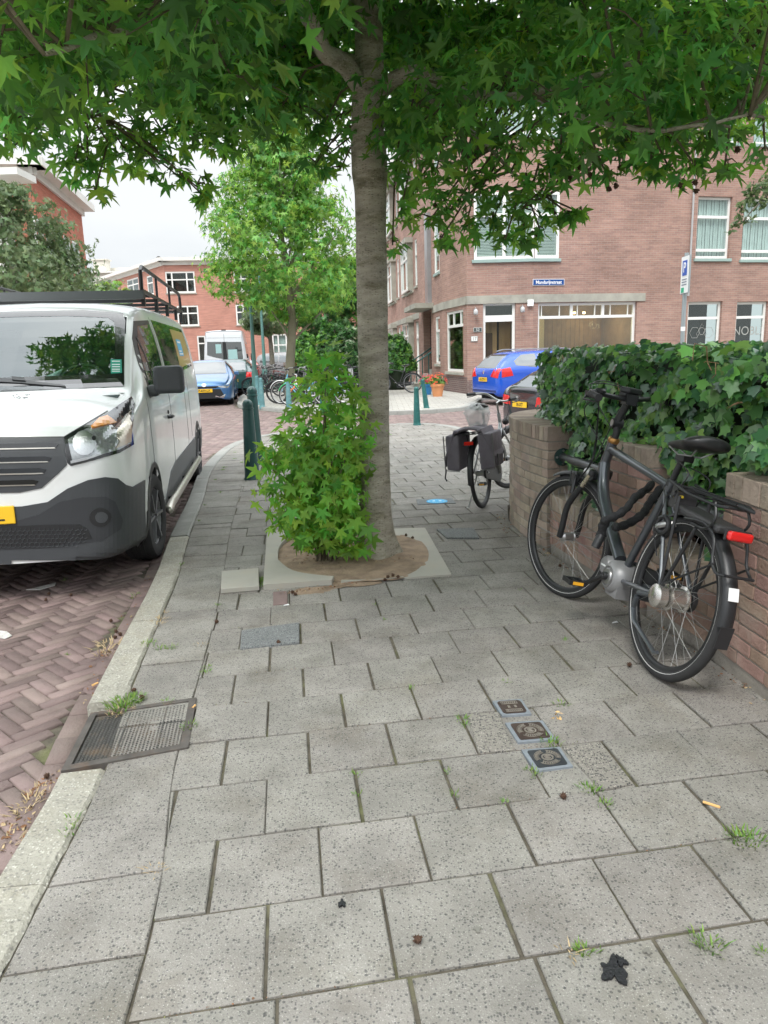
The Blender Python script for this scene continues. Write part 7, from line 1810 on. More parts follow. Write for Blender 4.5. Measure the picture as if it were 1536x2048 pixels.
def bicycle(label, loc, heading, lean=0.0, scale=1.0, style='city', frame=None, steer=0.0, group=None, guard=None, name='bicycle', tyre=.019, fork_m=None, rim=None, parts=('rack', 'case', 'stand'), bars='city', Rw=.345, wb=1.10, crank=.6, detail=True, basket=None):
    root = empty(name, loc, (0, lean, heading), scale); tag(root, label, 'bicycle', group)
    F_ = frame or m_black; G_ = guard or m_black
    BB = Vector((0, .47, .285)); seat_t = Vector((0, .285, .80 if style != 'kids' else .62)); head_b = Vector((0, wb-.20, .70)); head_t = Vector((0, wb-.255, .86)); ax_f = Vector((0, wb, Rw)); ax_r = Vector((0, 0, Rw))
    if style == 'kids': head_b = Vector((0, wb-.17, .56)); head_t = Vector((0, wb-.205, .70)); seat_t = Vector((0, .27, .56)); BB = Vector((0, .40, .25))
    # frame
    q = MB()
    if style in ('city', 'gents'):
        q.tube([seat_t-Vector((0, -.01, .05)), head_t-Vector((0, 0, .02))], .015, n=10); q.tube([BB, head_b], .018, n=10)
    else:
        q.tube(bent([BB+(seat_t-BB)*.45, (0, .60, .44), head_b+Vector((0, 0, .08))]), .016, n=10); q.tube(bent([BB, (0, .60, .33), head_b]), .017, n=10)
    q.tube([BB, seat_t], .016, n=10); q.tube([head_b, head_t], .019, n=12); q.lathe([(.028, -.04), (.028, .04)], 16, o=BB, axis=(1, 0, 0))
    for sd in (1, -1):
        q.tube([BB+Vector((sd*.02, -.03, 0)), ax_r+Vector((sd*.065, .02, 0))], .010, n=8); q.tube([seat_t-Vector((sd*-.015, 0, .04)), ax_r+Vector((sd*.065, 0, .015))], .008, n=8)
    q.build('frame', F_, root, smooth=40)
    q = MB(); q.tube([seat_t-Vector((0, .0, .05)), seat_t+Vector((0, -.035, .12))], .0135, n=8); q.build('seat_post', m_alu, root, smooth=40)
    saddle(root, seat_t.y-.045, seat_t.z+.17)
    # steered front end hangs on its own node
    st = empty('front_fork', (0, ax_f.y-.0, 0)); st.parent = root
    axis = (head_t-head_b).normalized(); piv = head_b
    Mx = Matrix.Translation(piv) @ Matrix.Rotation(steer, 4, axis) @ Matrix.Translation(-piv)
    def T(p): return (Mx @ Vector(p)) - Vector((0, ax_f.y, 0))
    q = MB(); crown = head_b - axis*.03
    for sd in (1, -1): q.tube([T(p) for p in bent([crown+Vector((sd*.02, 0, 0)), crown+Vector((sd*.05, .01, -.05)), (sd*.055, ax_f.y-.05, Rw+.12), (sd*.055, ax_f.y, Rw)], 3)], [.013-.0004*k for k in range(10)], n=8)
    q.tube([T(crown), T(head_t+axis*.02)], .014, n=8); q.build('fork', fork_m or F_, st, smooth=40)
    wh = bike_wheel(root, 0, Rw, parent=st, tyre=tyre, rim_m=rim, hub=.018, nsp=28 if detail else 16)
    wm = Matrix.Translation(T((0, ax_f.y, Rw))) @ Mx.to_3x3().to_4x4(); wh.matrix_local = wm
    mg = mudguard(root, ax_f.y, Rw, R(20), R(150), G_, parent=st)
    for v in mg.data.vertices: v.co = T(v.co)
    q = MB(); stem_t = head_t + axis*.12
    q.tube([T(head_t), T(stem_t), T(stem_t+Vector((0, .05, .02)))], .012, n=8)
    c_ = stem_t+Vector((0, .05, .02))
    if bars == 'city': hb = [(-.28, -.20, .05), (-.27, -.09, .055), (-.20, .02, .05), (-.06, .03, .0), (.06, .03, 0), (.20, .02, .05), (.27, -.09, .055), (.28, -.20, .05)]
    else: hb = [(-.29, -.03, .01), (-.12, 0, .01), (.12, 0, .01), (.29, -.03, .01)]
    q.tube([T(c_+Vector(p)) for p in bent(hb, 4)], .0115, n=8); hbar = q.build('handlebar', m_alu if bars == 'city' else F_, st, smooth=40)
    for sd in (0, 1):
        a, b = (Vector(hb[0]), Vector(hb[1])) if sd == 0 else (Vector(hb[-1]), Vector(hb[-2])); q = MB(); q.tube([T(c_+a+(a-b).normalized()*.006), T(c_+a.lerp(b, .95))], .0165, n=10); q.build('grip', m_rubber, hbar, smooth=40)
        q = MB(); s_ = -1 if sd == 0 else 1; m_ = c_+b; q.tube([T(m_+Vector((0, .04, -.01))), T(m_+Vector((s_*.03, -.01, -.03))), T(m_+Vector((s_*.03, -.09, -.035)))], .005, n=6); q.build('brake_lever', m_black, hbar)
    q = MB(); q.tube([T(c_+Vector((.1, .02, 0))), T(c_+Vector((.04, .12, -.10))), T(head_b+Vector((.03, .05, .1))), T(crown+Vector((.03, .03, 0)))], .003, n=5, caps=False); q.build('cable', m_black, st)
    q = MB(); q.lathe([(.012, -.02), (.035, 0), (.035, .03), (.02, .035)], 14, o=T(head_b+Vector((0, .07, .06))), axis=(0, 1, -.1)); q.build('headlight', m_black, st, smooth=40)
    # rear end
    bike_wheel(root, 0, Rw, tyre=tyre, rim_m=rim, hub=.03, nsp=28 if detail else 16)
    mudguard(root, 0, Rw, R(15), R(190), G_)
    q = MB(); 
    for sd in (1, -1): q.tube([(sd*.035, -Rw*.80, Rw+.24), (sd*.06, 0, Rw)], .003, n=5)
    q.build('mudguard_stay', m_alu, root)
    crankset(root, BB.y, BB.z, m_alu, crank)
    if 'case' in parts:
        q = MB(); pr = []
        for k in range(13): a = PI/2+PI*k/12; pr.append((.0+math.cos(a)*.055, Rw+math.sin(a)*.055))
        pr2 = [(BB.y-math.cos(PI/2+PI*k/12)*.105, BB.z-math.sin(PI/2+PI*k/12)*.105) for k in range(13)]
        poly = pr + pr2; q.hexa([(.045, y, z) for y, z in poly], [(.068, y, z) for y, z in poly]); q.build('chain_case', m_black, root, bevel=.004)
    if 'rack' in parts:
        q = MB(); zt = Rw*2+.055
        q.tube([(-.06, .15, zt), (-.065, -.28, zt+.01), (.065, -.28, zt+.01), (.06, .15, zt)], .005, n=6, closed=True); q.tube([(0, .15, zt), (0, -.28, zt+.01)], .004, n=6)
        for yy in (.0, -.14): q.tube([(-.06, yy, zt), (.06, yy, zt)], .004, n=6)
        for sd in (1, -1): q.tube([(sd*.065, -.15, zt), (sd*.068, 0, Rw)], .005, n=6); q.tube([(sd*.06, .15, zt), (sd*.02, .25, zt-.02)], .004, n=6)
        q.build('luggage_rack', m_black, root, smooth=40)
        q = MB(); q.box((0, -.32, zt-.07), (.09, .02, .035)); q.build('rear_light', m_red, root, bevel=.004)
    if 'stand' in parts: q = MB(); q.tube([(-.05, .03, Rw-.03), (-.14, -.04, .012), (-.15, -.07, .01)], .008, n=6); q.build('kickstand', m_alu, root)
    if 'lock' in parts: q = MB(); q.torus((0, .13, Rw+.30), (1, 0, .0), .065, .012, 18, 6); q.build('ring_lock', m_black, root)
    if basket:
        q = MB(); bc = Vector((0, wb+.05, 1.0)) if basket != 'rear' else Vector((0, -.1, .95)); 
        for z0, s_ in ((0, .8), (.06, .87), (.12, .93), (.18, 1)):
            q.tube([bc+Vector((sx*.18*s_, sy*.14*s_, z0)) for sx, sy in ((-1, -1), (1, -1), (1, 1), (-1, 1))], .007, n=5, closed=True)
        for k in range(20):
            u = k/20*4; i = int(u); t_ = u-i; cs = ((-1, -1), (1, -1), (1, 1), (-1, 1)); a, b = cs[i], cs[(i+1) % 4]; sx, sy = a[0]+(b[0]-a[0])*t_, a[1]+(b[1]-a[1])*t_; q.tube([bc+Vector((sx*.144, sy*.112, 0)), bc+Vector((sx*.18, sy*.14, .18))], .007, n=4)
        for k in range(5): q.tube([bc+Vector((-.14, -.1+.05*k, 0)), bc+Vector((.14, -.1+.05*k, 0))], .006, n=4)
        q.build('basket', M('wicker', (.30, .16, .07), .8, var=.2, vs=30), root)
    return root

# ------------------------------------------------------------------ graphite electric bicycle leaning on the wall
def ebike():
    root = empty('electric_bicycle', (1.149, 3.03, .0), (0, R(13.0), R(8.4))); tag(root, 'graphite electric city bicycle leaning on the brick wall with a black chain lock', 'bicycle')
    Rw = .352; wb = 1.13; BB = Vector((0, .475, .30)); S = Vector((0, .275, .73)); HT = Vector((0, .905, .925)); HB = Vector((0, .950, .765)); AF = Vector((0, wb, Rw)); AR = Vector((0, 0, Rw))
    q = MB(); q.tube([HT-Vector((0, .0, .035)), S+Vector((0, .0, .07))], [.022, .019], n=14); q.tube(bent([HB+Vector((0, -.01, .045)), HB+Vector((0, -.10, -.13)), BB+Vector((0, .05, .08))], 4), .031, n=16)
    q.tube([BB, S+Vector((0, -.03, .10))], .019, n=12); q.tube([HB, HT], .026, n=16)
    for sd in (1, -1):
        q.tube([BB+Vector((sd*.025, -.05, 0)), AR+Vector((sd*.072, .03, -.005))], .012, n=8); q.tube([S+Vector((sd*.012, -.01, .04)), AR+Vector((sd*.075, .0, .02))], .0095, n=8); q.box(AR+Vector((sd*.074, .01, 0)), (.008, .05, .05))
    q.build('frame', m_fgrey, root, smooth=40)
    q = MB(); q.lathe([(.0265, 0), (.031, .006), (.031, .02), (.0265, .028)], 18, o=HT, axis=HT-HB); q.build('headset_ring', m_bronze, root, smooth=40)
    q = MB(); q.tube([(-.0325, .74, .52), (-.0325, .728, .512), (-.031, .73, .50)], .007, n=6); q.build('pink_mark', M('pink_mark', (.8, .05, .35), .5), root)
    # mid motor
    q = MB(); q.lathe([(.0, -.072), (.055, -.070), (.075, -.055), (.085, -.02), (.085, .03), (.07, .06), (0, .065)], 28, o=BB, axis=(1, 0, 0)); q.lathe([(0, -.062), (.040, -.060), (.050, -.045), (.052, .03)], 20, o=BB+Vector((0, .085, .035)), axis=(1, 0, 0)); q.box(BB+Vector((0, -.02, -.06)), (.09, .11, .06)); q.build('motor', m_motor, root, smooth=50)
    q = MB(); q.lathe([(.048, -.0745), (.052, -.0755), (.052, -.071)], 28, o=BB, axis=(1, 0, 0), caps=False); q.lathe([(.0, -.079), (.036, -.078), (.040, -.072)], 24, o=BB, axis=(1, 0, 0)); q.build('motor_cap', m_alu, root, smooth=40)
    q = MB(); q.box(BB+Vector((-.0625, .085, .035)), (.002, .045, .008)); q.build('motor_lettering', m_swhite, root)
    # seat post and saddle
    q = MB(); q.tube([S+Vector((0, .0, .03)), Vector((0, .215, .945))], .0145, n=10); q.lathe([(.022, 0), (.022, .03)], 14, o=S+Vector((0, -.012, .07)), axis=(0, -.2, 1)); q.box((0, .205, .935), (.05, .07, .03)); q.build('seat_post', m_black, root, smooth=40)
    se_ = saddle(root, .185, 1.0, m_saddle); se_.scale = (1.08, 1.05, 1.05)
    q = MB(); q.box((-.062, -.145, 0.008), (.003, .012, .028), rz=-.5); q.build('saddle_print', m_swhite, se_)
    # bars, turned with the fork
    steer = R(19); ax = (HT-HB).normalized(); Mx = Matrix.Translation(HB) @ Matrix.Rotation(steer, 4, ax) @ Matrix.Translation(-HB)
    T = lambda p: Mx @ Vector(p)
    ff = empty('front_fork', (0, 0, 0)); ff.parent = root
    crown = HB - ax*.03; q = MB(); low = MB()
    q.tube([T(crown+Vector((-.065, 0, -.005))), T(crown+Vector((.065, 0, -.005)))], .020, n=12)
    for sd in (1, -1):
        a = crown+Vector((sd*.058, .0, .02)); b = AF+Vector((sd*.062, -.03, .19)); q.lathe([(.02, -.0), (.022, .01), (.018, .03)], 14, o=T(crown+Vector((sd*.058, 0, 0))), axis=Mx.to_3x3() @ ax)
        low.tube([T(p) for p in bent([a.lerp(b, .42), b, AF+Vector((sd*.062, -.012, .06)), AF+Vector((sd*.06, 0, 0))], 4)], .0175, n=12)
        st_ = MB(); st_.tube([T(a), T(a.lerp(b, .45))], .0135, n=10); st_.build('stanchion', M('stanchion', (.50, .46, .36), .25, metal=.8), ff, smooth=40)
    low.tube([T(AF+Vector((-.062, -.045, .26))), T(AF+Vector((-.04, -.03, .37))), T(AF+Vector((.04, -.03, .37))), T(AF+Vector((.062, -.045, .26)))], .011, n=8)
    q.build('fork_crown', m_black, ff, smooth=40); low.build('fork_legs', m_black, ff, smooth=40)
    wh = bike_wheel(root, 0, Rw, parent=ff, tyre=.0215, rim_m=m_black, hub=.022, nsp=36, reflect=True, hubw=.048); wh.matrix_local = Matrix.Translation(T(AF)) @ Mx.to_3x3().to_4x4()
    mg = mudguard(root, wb, Rw, R(62), R(128), m_black, parent=ff)
    for v in mg.data.vertices: v.co = T(v.co)
    # adjustable stem and handlebar
    top = HT+ax*.06; stem = top+Vector((0, -.05, .175)); q = MB(); q.tube([T(HT+ax*.02), T(top), T(top+Vector((0, .015, .05))), T(stem)], [.018, .019, .0215, .02], n=12)
    q.lathe([(.025, -.028), (.025, .028)], 16, o=T(top+Vector((0, .01, .045))), axis=(1, 0, 0)); q.box(T(stem), (.06, .06, .055)); q.build('stem', m_black, ff, smooth=40)
    q = MB(); q.lathe([(.018, -.0305), (.017, -.029)], 14, o=T(top+Vector((0, .01, .045))), axis=(1, 0, 0)); q.build('stem_bolt', m_alu, ff)
    hb = [(-.335, -.13, .0), (-.30, -.035, .012), (-.235, .02, .022), (-.12, .02, .008), (0, .005, .0), (.12, .02, .008), (.235, .02, .022), (.33, -.02, .012), (.42, -.10, 0)]
    q = MB(); q.tube([T(stem+Vector(p)) for p in bent(hb, 4)], .0125, n=10); hbar = q.build('handlebar', m_black, ff, smooth=40)
    for k in (0, 8):
        a, b = Vector(hb[k]), Vector(hb[1 if k == 0 else 7]); q = MB(); pp = [T(stem+a.lerp(b, t)) for t in (-.08, 0, .3, .6, .95)]; q.tube(pp, [.019, .0195, .017, .018, .0175], n=12); q.build('grip', m_rubber, hbar, smooth=40)
        sd = -1 if k == 0 else 1; m_ = Vector(hb[1 if k == 0 else 7]); q = MB(); q.box(T(stem+m_+Vector((-sd*.03, .035, -.005))), (.04, .045, .035)); q.tube([T(stem+m_+Vector((-sd*.02, .05, -.01))), T(stem+m_+Vector((sd*.02, .02, -.03))), T(stem+m_+Vector((sd*.04, -.10, -.035)))], [.006, .006, .004], n=6); q.build('brake_lever', m_black, hbar, smooth=40)
    q = MB(); q.lathe([(.0, .0), (.02, .002), (.024, .012), (.0, .03)], 16, o=T(stem+Vector((.43, -.11, -.01)))); q.build('bell', m_chrome, hbar, smooth=40)
    q = MB(); q.lathe([(.028, 0), (.030, .012), (.02, .022)], 16, o=T(stem+Vector((-.19, .02, .02)))); q.build('shifter', m_black, hbar, smooth=40)
    q = MB(); q.box(T(stem+Vector((0, .0, .045))), (.095, .07, .03), rz=steer); q.box(T(stem+Vector((0, .02, .025))), (.08, .05, .03), rz=steer); q.build('display', m_black, hbar, bevel=.008)
    for pts_ in ([(-.20, .05, .0), (-.10, .20, .06), (.10, .17, .05), (.04, .05, -.10)], [(.2, .05, .0), (.08, .24, .08), (-.10, .19, .04), (-.05, .05, -.15)], [(-.22, .04, -.02), (-.16, .14, -.10), (-.06, .06, -.26)]):
        q = MB(); q.tube([T(stem+Vector(p)) for p in bent(pts_, 5)] + [T(crown+Vector((pts_[-1][0]*.6, .03, .06)))], .0028, n=6, caps=False); q.build('cable', m_black, ff)
    for x0 in (-.028, -.035):
        q = MB(); q.tube([T(p) for p in bent([stem+Vector((-.15, .06, -.02)), HT+Vector((x0-.02, .07, -.02)), HB+Vector((x0-.02, .04, .03)), AF+Vector((-.05, -.06, .33))], 5)], .003, n=6, caps=False); q.build('cable', m_black, ff)
    q = MB(); q.lathe([(.005, -.03), (.03, -.01), (.034, .02), (.026, .028)], 18, o=T(crown+Vector((0, .075, -.0))), axis=(0, 1, -.15)); q.build('headlight', m_alu, ff, smooth=40)
    q = MB(); q.box(T(AF+Vector((-.035, -.02, .335))), (.03, .05, .06)); q.box(T(AF+Vector((.035, -.02, .335))), (.03, .05, .06)); q.tube([T(AF+Vector((-.05, .0, .30))), T(AF+Vector((-.03, .02, .40))), T(AF+Vector((.05, .0, .39)))], .004, n=6); q.build('rim_brake', m_black, ff)
    # rear wheel with a big silver hub
    rw_ = bike_wheel(root, 0, Rw, tyre=.0225, rim_m=m_black, hub=.046, hub_m=m_hubm, hubw=.050, nsp=36, reflect=True)
    q = MB(); q.lathe([(.034, -.105), (.05, -.095), (.052, -.06), (.04, -.055)], 20, axis=(1, 0, 0)); q.build('roller_brake', m_hubm, rw_, smooth=40)
    mudguard(root, 0, Rw, R(58), R(180), m_black, wdt=.031)
    q = MB(); a0 = R(160); rr = Rw+.0275; q.box((0, math.cos(a0)*rr, Rw+math.sin(a0)*rr), (.042, .004, .05), mat=Matrix.Rotation(R(-18), 3, 'X')); q.build('mudguard_sticker', m_swhite, root)
    q = MB(); q.box((0, math.cos(R(186))*(Rw+.022), Rw+math.sin(R(186))*(Rw+.022)), (.058, .004, .09), mat=Matrix.Rotation(R(6), 3, 'X')); q.build('mud_flap', m_rubber, root)
    # crank, pedal, chain case
    cr = crankset(root, BB.y, BB.z, m_black, R(150), arm=.17, x=.085, chainring=True)
    q = MB(); poly = [(math.cos(PI/2+PI*k/10)*.05, Rw+math.sin(PI/2+PI*k/10)*.05) for k in range(11)] + [(BB.y-math.cos(PI/2+PI*k/10)*.09, BB.z-math.sin(PI/2+PI*k/10)*.09) for k in range(11)]
    q.hexa([(.055, y, z) for y, z in poly], [(.08, y, z) for y, z in poly]); q.build('chain_case', m_black, root, bevel=.005)
    # kickstand swung back beside the wheel
    q = MB(); q.tube([(-.09, .14, Rw-.05), (-.082, .16, Rw-.11), (-.10, .10, Rw-.15), (-.11, -.13, Rw-.21), (-.11, -.15, Rw-.20)], [.013, .012, .0095, .0095, .008], n=8); q.tube([(-.075, -.0, Rw), (-.082, .15, Rw-.035)], .012, n=8); q.build('kickstand', m_alu if False else m_fgrey, root, smooth=40)
    # luggage rack with its battery tray
    q = MB(); zt = .80
    outer = [(-.062, .17, zt+.03), (-.07, .0, zt), (-.072, -.21, zt-.01), (-.055, -.26, zt-.005), (.055, -.26, zt-.005), (.072, -.21, zt-.01), (.07, .0, zt), (.062, .17, zt+.03)]
    q.tube([Vector(p) for p in outer], .0065, n=8)
    q.tube([(-.03, .15, zt+.02), (-.03, -.27, zt+.01)], .005, n=6); q.tube([(.03, .15, zt+.02), (.03, -.27, zt+.01)], .005, n=6); q.tube([(-.02, -.27, zt+.01), (0, -.34, zt+.0), (.02, -.27, zt+.01)], .007, n=8)
    for yy in (.08, -.06, -.18): q.tube([(-.07, yy, zt), (.07, yy, zt)], .0045, n=6)
    for sd in (1, -1):
        q.tube(bent([(sd*.07, -.20, zt), (sd*.075, -.23, zt-.06), (sd*.07, -.18, zt-.11), (sd*.07, -.08, zt-.11)], 4), .006, n=8)
        q.tube([(sd*.071, -.12, zt-.12), (sd*.08, 0, Rw+.02)], .008, n=8); q.tube([(sd*.071, .05, zt-.02), (sd*.08, 0, Rw+.02)], .007, n=8)
        q.tube(bent([(sd*.066, -.02, zt-.10), (sd*.07, -.16, zt-.09), (sd*.072, -.25, zt-.13), (sd*.074, -.28, zt-.21), (sd*.075, -.32, zt-.25), (sd*.06, -.36, zt-.25)], 4), .006, n=8)
        q.tube([(sd*.076, -.30, zt-.22), (sd*.08, 0, Rw+.05)], .005, n=6)
    q.tube([(-.06, -.36, zt-.25), (.06, -.36, zt-.25)], .006, n=8)
    q.build('luggage_rack', m_black, root, smooth=40)
    q = MB(); q.box((0, -.07, zt-.085), (.125, .34, .035), mat=Matrix.Rotation(R(4), 3, 'X')); q.build('battery_tray', M('tray_plastic', (.04, .04, .042), .5), root, bevel=.012)
    q = MB(); q.box((0, .13, zt-.03), (.10, .05, .10)); q.lathe([(.014, -.058), (.014, -.05)], 14, o=(0, .13, zt-.02), axis=(1, 0, 0)); q.build('tray_lock', M('tray_plastic', (.04, .04, .042), .5), root, bevel=.01)
    q = MB(); q.box((0, -.30, zt-.105), (.105, .03, .038)); q.build('rear_light', m_red, root, bevel=.012, seg=3)
    q = MB(); q.box((0, -.285, zt-.105), (.115, .012, .046)); q.build('light_holder', m_black, root, bevel=.01)
    # ring lock round the rear wheel, cable clutter
    q = MB(); q.torus((0, .17, Rw+.27), (.0, .5, .85), .062, .014, 20, 8, a0=R(20), a1=R(340)); q.build('ring_lock', m_alu, root, smooth=40)
    for pts_ in ([(-.05, .24, .80), (-.09, .12, .74), (-.085, .16, .62), (-.06, .12, .50)], [(-.04, .2, .92), (-.06, .05, .88), (-.06, .1, .80), (-.04, .2, .76)], [(.04, .22, .9), (.05, .05, .86), (.06, .12, .74)]):
        q = MB(); q.tube(bent(pts_, 5), .003, n=6, caps=False); q.build('cable', m_black, root)
    q = MB(); q.torus((-.055, .145, .635), (1, .2, 0), .035, .012, 18, 8); q.build('dynamo_bracket', m_black, root)
    q = MB(); q.tube(bent([(-.03, .09, .775), (-.045, .13, .765), (-.03, .17, .76)], 3), .006, n=6); q.build('yellow_strap', M('yellow_strap', (.75, .55, .03), .5), root)
    return root
EB = ebike()
# chain lock in its cloth sleeve, from the frame to the rail
def chain_lock():
    root = empty('chain_lock', (0, 0, 0)); tag(root, 'black cloth sleeved chain lock looped from the electric bicycle to the wall rail', 'bicycle lock')
    P = lambda px, py, Y: at(px, py, Y); m_cloth = M('lock_sleeve', (.02, .021, .023), .8, bump=.8, bs=120)
    pts_ = [P(1201, 1075, 3.52), P(1207, 1050, 3.50), P(1213, 1040, 3.48), P(1235, 1030, 3.47), P(1254, 1016, 3.50), P(1268, 997, 3.56), P(1285, 985, 3.62), P(1305, 968, 3.70)]
    q = MB(); pp = bent(pts_, 6); q.tube(pp, [.021+.003*math.sin(k*1.3) for k in range(len(pp))], n=10, flat=(1.15, .75)); q.build('sleeve', m_cloth, root, smooth=True)
    pts_ = [P(1228, 1055, 3.56), P(1255, 1048, 3.62), P(1285, 1028, 3.68), P(1300, 1005, 3.75), P(1322, 975, 3.80)]
    q = MB(); pp = bent(pts_, 7); q.tube(pp, [.017+.006*abs(math.sin(k*.9)) for k in range(len(pp))], n=10); q.build('sleeve', m_cloth, root, smooth=True)
    q = MB(); a, b = P(1203, 1070, 3.51), P(1190, 1095, 3.50); q.tube([a, a.lerp(b, .3), b], [.019, .022, .021], n=14); q.build('lock_barrel', m_black, root, smooth=40)
chain_lock()

# ------------------------------------------------------------------ second bicycle with grey panniers
b2 = bicycle('old city bicycle with grey double panniers standing at the end of the wall', (.905, 6.68, .0), R(-23), R(-4.5), .92, style='lady', frame=M('bike_silver_frame', (.42, .44, .45), .35, metal=.5), steer=R(-25), guard=m_black, fork_m=m_alu, parts=('rack', 'case', 'stand', 'lock'), crank=2.2, wb=1.12)
m_pann = M('pannier_canvas', (.165, .15, .175), .85, var=.18, vs=9, bump=.5, bs=140); m_trim = M('pannier_trim', (.16, .16, .165), .8)
def panniers():
    root = empty('bicycle_panniers', (.905, 6.68, 0), (0, R(-4.5), R(-23)), .92); tag(root, 'faded grey canvas double panniers hanging over the rear rack of the second bicycle', 'bicycle bag')
    q = MB(); n = 10     # saddle strip over the rack
    ring = []
    for k in range(n+1):
        a = -1+2*k/n; x = a*.13; z = .81-.035*a*a; ring += [(x, .10, z), (x, -.32, z+.01), (x, -.32, z-.008), (x, .10, z-.018)]
    fs = []
    for k in range(n):
        for j in range(4): fs.append((k*4+j, k*4+(j+1) % 4, (k+1)*4+(j+1) % 4, (k+1)*4+j))
    q.add(ring, fs); q.build('top_strip', m_pann, root, smooth=True)
    for sd in (1, -1):
        q = MB(); sp_ = .10
        def blk(z0, z1, x0, x1, y0, y1, tz=0): q.hexa([(sd*x0, y0, z0), (sd*x1, y0+.02, z0+.01), (sd*x1, y1-.02, z0+.01), (sd*x0, y1, z0)], [(sd*(x0+tz), y0, z1), (sd*(x1+tz), y0+.01, z1), (sd*(x1+tz), y1-.01, z1), (sd*(x0+tz), y1, z1)])
        blk(.42, .76, .10, .235, -.34, .06, -.01); b_ = q.build('bag', m_pann, root, bevel=.02, seg=3)
        q = MB(); q.hexa([(sd*.235, -.33, .53), (sd*.252, -.33, .535), (sd*.252, .05, .535), (sd*.235, .05, .53)], [(sd*.12, -.345, .795), (sd*.13, -.345, .81), (sd*.13, .065, .81), (sd*.12, .065, .795)]); q.hexa([(sd*.09, -.35, .775), (sd*.13, -.35, .775), (sd*.13, .07, .775), (sd*.09, .07, .775)], [(sd*.09, -.35, .80), (sd*.13, -.35, .805), (sd*.13, .07, .805), (sd*.09, .07, .80)]); q.build('flap', m_pann, b_, bevel=.008)
        for yy in (-.26, -.02): q = MB(); q.box((sd*.256, yy, .51), (.008, .025, .10)); q.build('strap', m_black, b_)
        q = MB(); q.tube([(sd*.1, -.345, .42), (sd*.24, -.345, .43), (sd*.235, -.345, .76)], .006, n=5); q.build('piping', m_trim, b_)
        if sd < 0: q = MB(); q.tube([(-.235, -.34, .44), (-.25, -.345, .36), (-.235, -.345, .33)], .007, n=5); q.build('loose_strap', m_black, b_)
panniers()
pl_ = MB(); n_ = 26
for j in range(13):
    for i in range(n_):
        th = PI*j/12; a = 2*PI*i/n_; w_ = 1+.10*math.sin(a*5+j)+.07*math.sin(a*9-j*2); pl_.v.append((.115*math.sin(th)*math.cos(a)*w_, .15*math.sin(th)*math.sin(a)*w_, .085*math.cos(th)*w_ - (.05*max(0, math.sin(th*2-3)) if j > 8 else 0)))
for j in range(12):
    for i in range(n_): pl_.f.append((j*n_+i, (j+1)*n_+i, (j+1)*n_+(i+1) % n_, j*n_+(i+1) % n_)); pl_.m.append(0)
mp_ = bpy.data.materials.new('thin_plastic'); mp_.use_nodes = True; nt = mp_.node_tree; P_n = nt.nodes['Principled BSDF']; P_n.inputs['Base Color'].default_value = (.75, .76, .76, 1); P_n.inputs['Roughness'].default_value = .25
tr_ = nt.nodes.new('ShaderNodeBsdfTransparent'); mx_ = nt.nodes.new('ShaderNodeMixShader'); mx_.inputs[0].default_value = .45; nt.links.new(tr_.outputs[0], mx_.inputs[1]); nt.links.new(P_n.outputs[0], mx_.inputs[2]); nt.links.new(mx_.outputs[0], nt.nodes['Material Output'].inputs[0])
o = pl_.build('plastic_bag', mp_, None, smooth=True); o.location = at(955, 826, 6.83); tag(o, 'clear plastic bag pulled over the saddle of the second bicycle', 'plastic bag')
# ------------------------------------------------------------------ parked bicycles beyond the junction
m_kidwhite = M('kid_white', (.75, .76, .76), .35, coat=.4); m_kidgreen = M('kid_green', (.02, .42, .12), .4); m_kidor = M('kid_orange', (.80, .25, .05), .4); m_skyb = M('sky_blue_frame', (.18, .52, .72), .35, coat=.4); m_bblk = M('bike_black_old', (.03, .03, .033), .45); m_bgrey = M('bike_grey_old', (.18, .19, .2), .45); m_bred = M('bike_dark_red', (.2, .03, .03), .4); m_bgrn = M('bike_dark_green', (.02, .09, .06), .4)
def bk(label, px, py, Y, hd, lean=0, **k):
    p = at(px, py, Y); return bicycle(label, (p.x, Y, 0), R(hd), R(lean), group='bicycles parked beyond the junction', detail=False, **k)
bk('white childrens bicycle with green mudguards and an orange fork', 648, 812, 21.6, 78, 4, style='kids', frame=m_kidwhite, guard=m_kidgreen, fork_m=m_kidor, bars='flat', Rw=.30, wb=.98, parts=('stand',), rim=m_alu, scale=1.05)
bk('sky blue step-through bicycle behind the white childrens bicycle', 632, 808, 22.2, 72, -3, style='lady', frame=m_skyb, guard=m_kidwhite, rim=m_alu, scale=1.0)
bk('light blue bicycle standing just left of the big trunk', 690, 806, 22.0, 80, 3, style='lady', frame=m_skyb, guard=m_bblk, rim=m_alu)
bk('black bicycle leaning over the white childrens bicycle from behind', 628, 800, 22.9, 88, -6, style='city', frame=m_bblk)
bk('black bicycle with a brown wicker basket behind the colourful ones', 640, 795, 24.0, 60, 3, style='lady', frame=m_bblk, basket='front')
bk('grey bicycle right of the wicker basket bicycle', 665, 795, 24.4, 84, -4, style='city', frame=m_bgrey)
bk('dark bicycle leaning on the hedge left of the big trunk', 735, 778, 26.2, 78, 5, style='gents', frame=m_bblk)
bk('dark bicycle half behind the left side of the big trunk', 720, 786, 25.2, 85, 2, style='lady', frame=m_bblk)
bk('black city bicycle leaning on the bush right of the big trunk', 825, 772, 26.8, 86, 4, style='gents', frame=m_bblk, rim=m_bgrey)
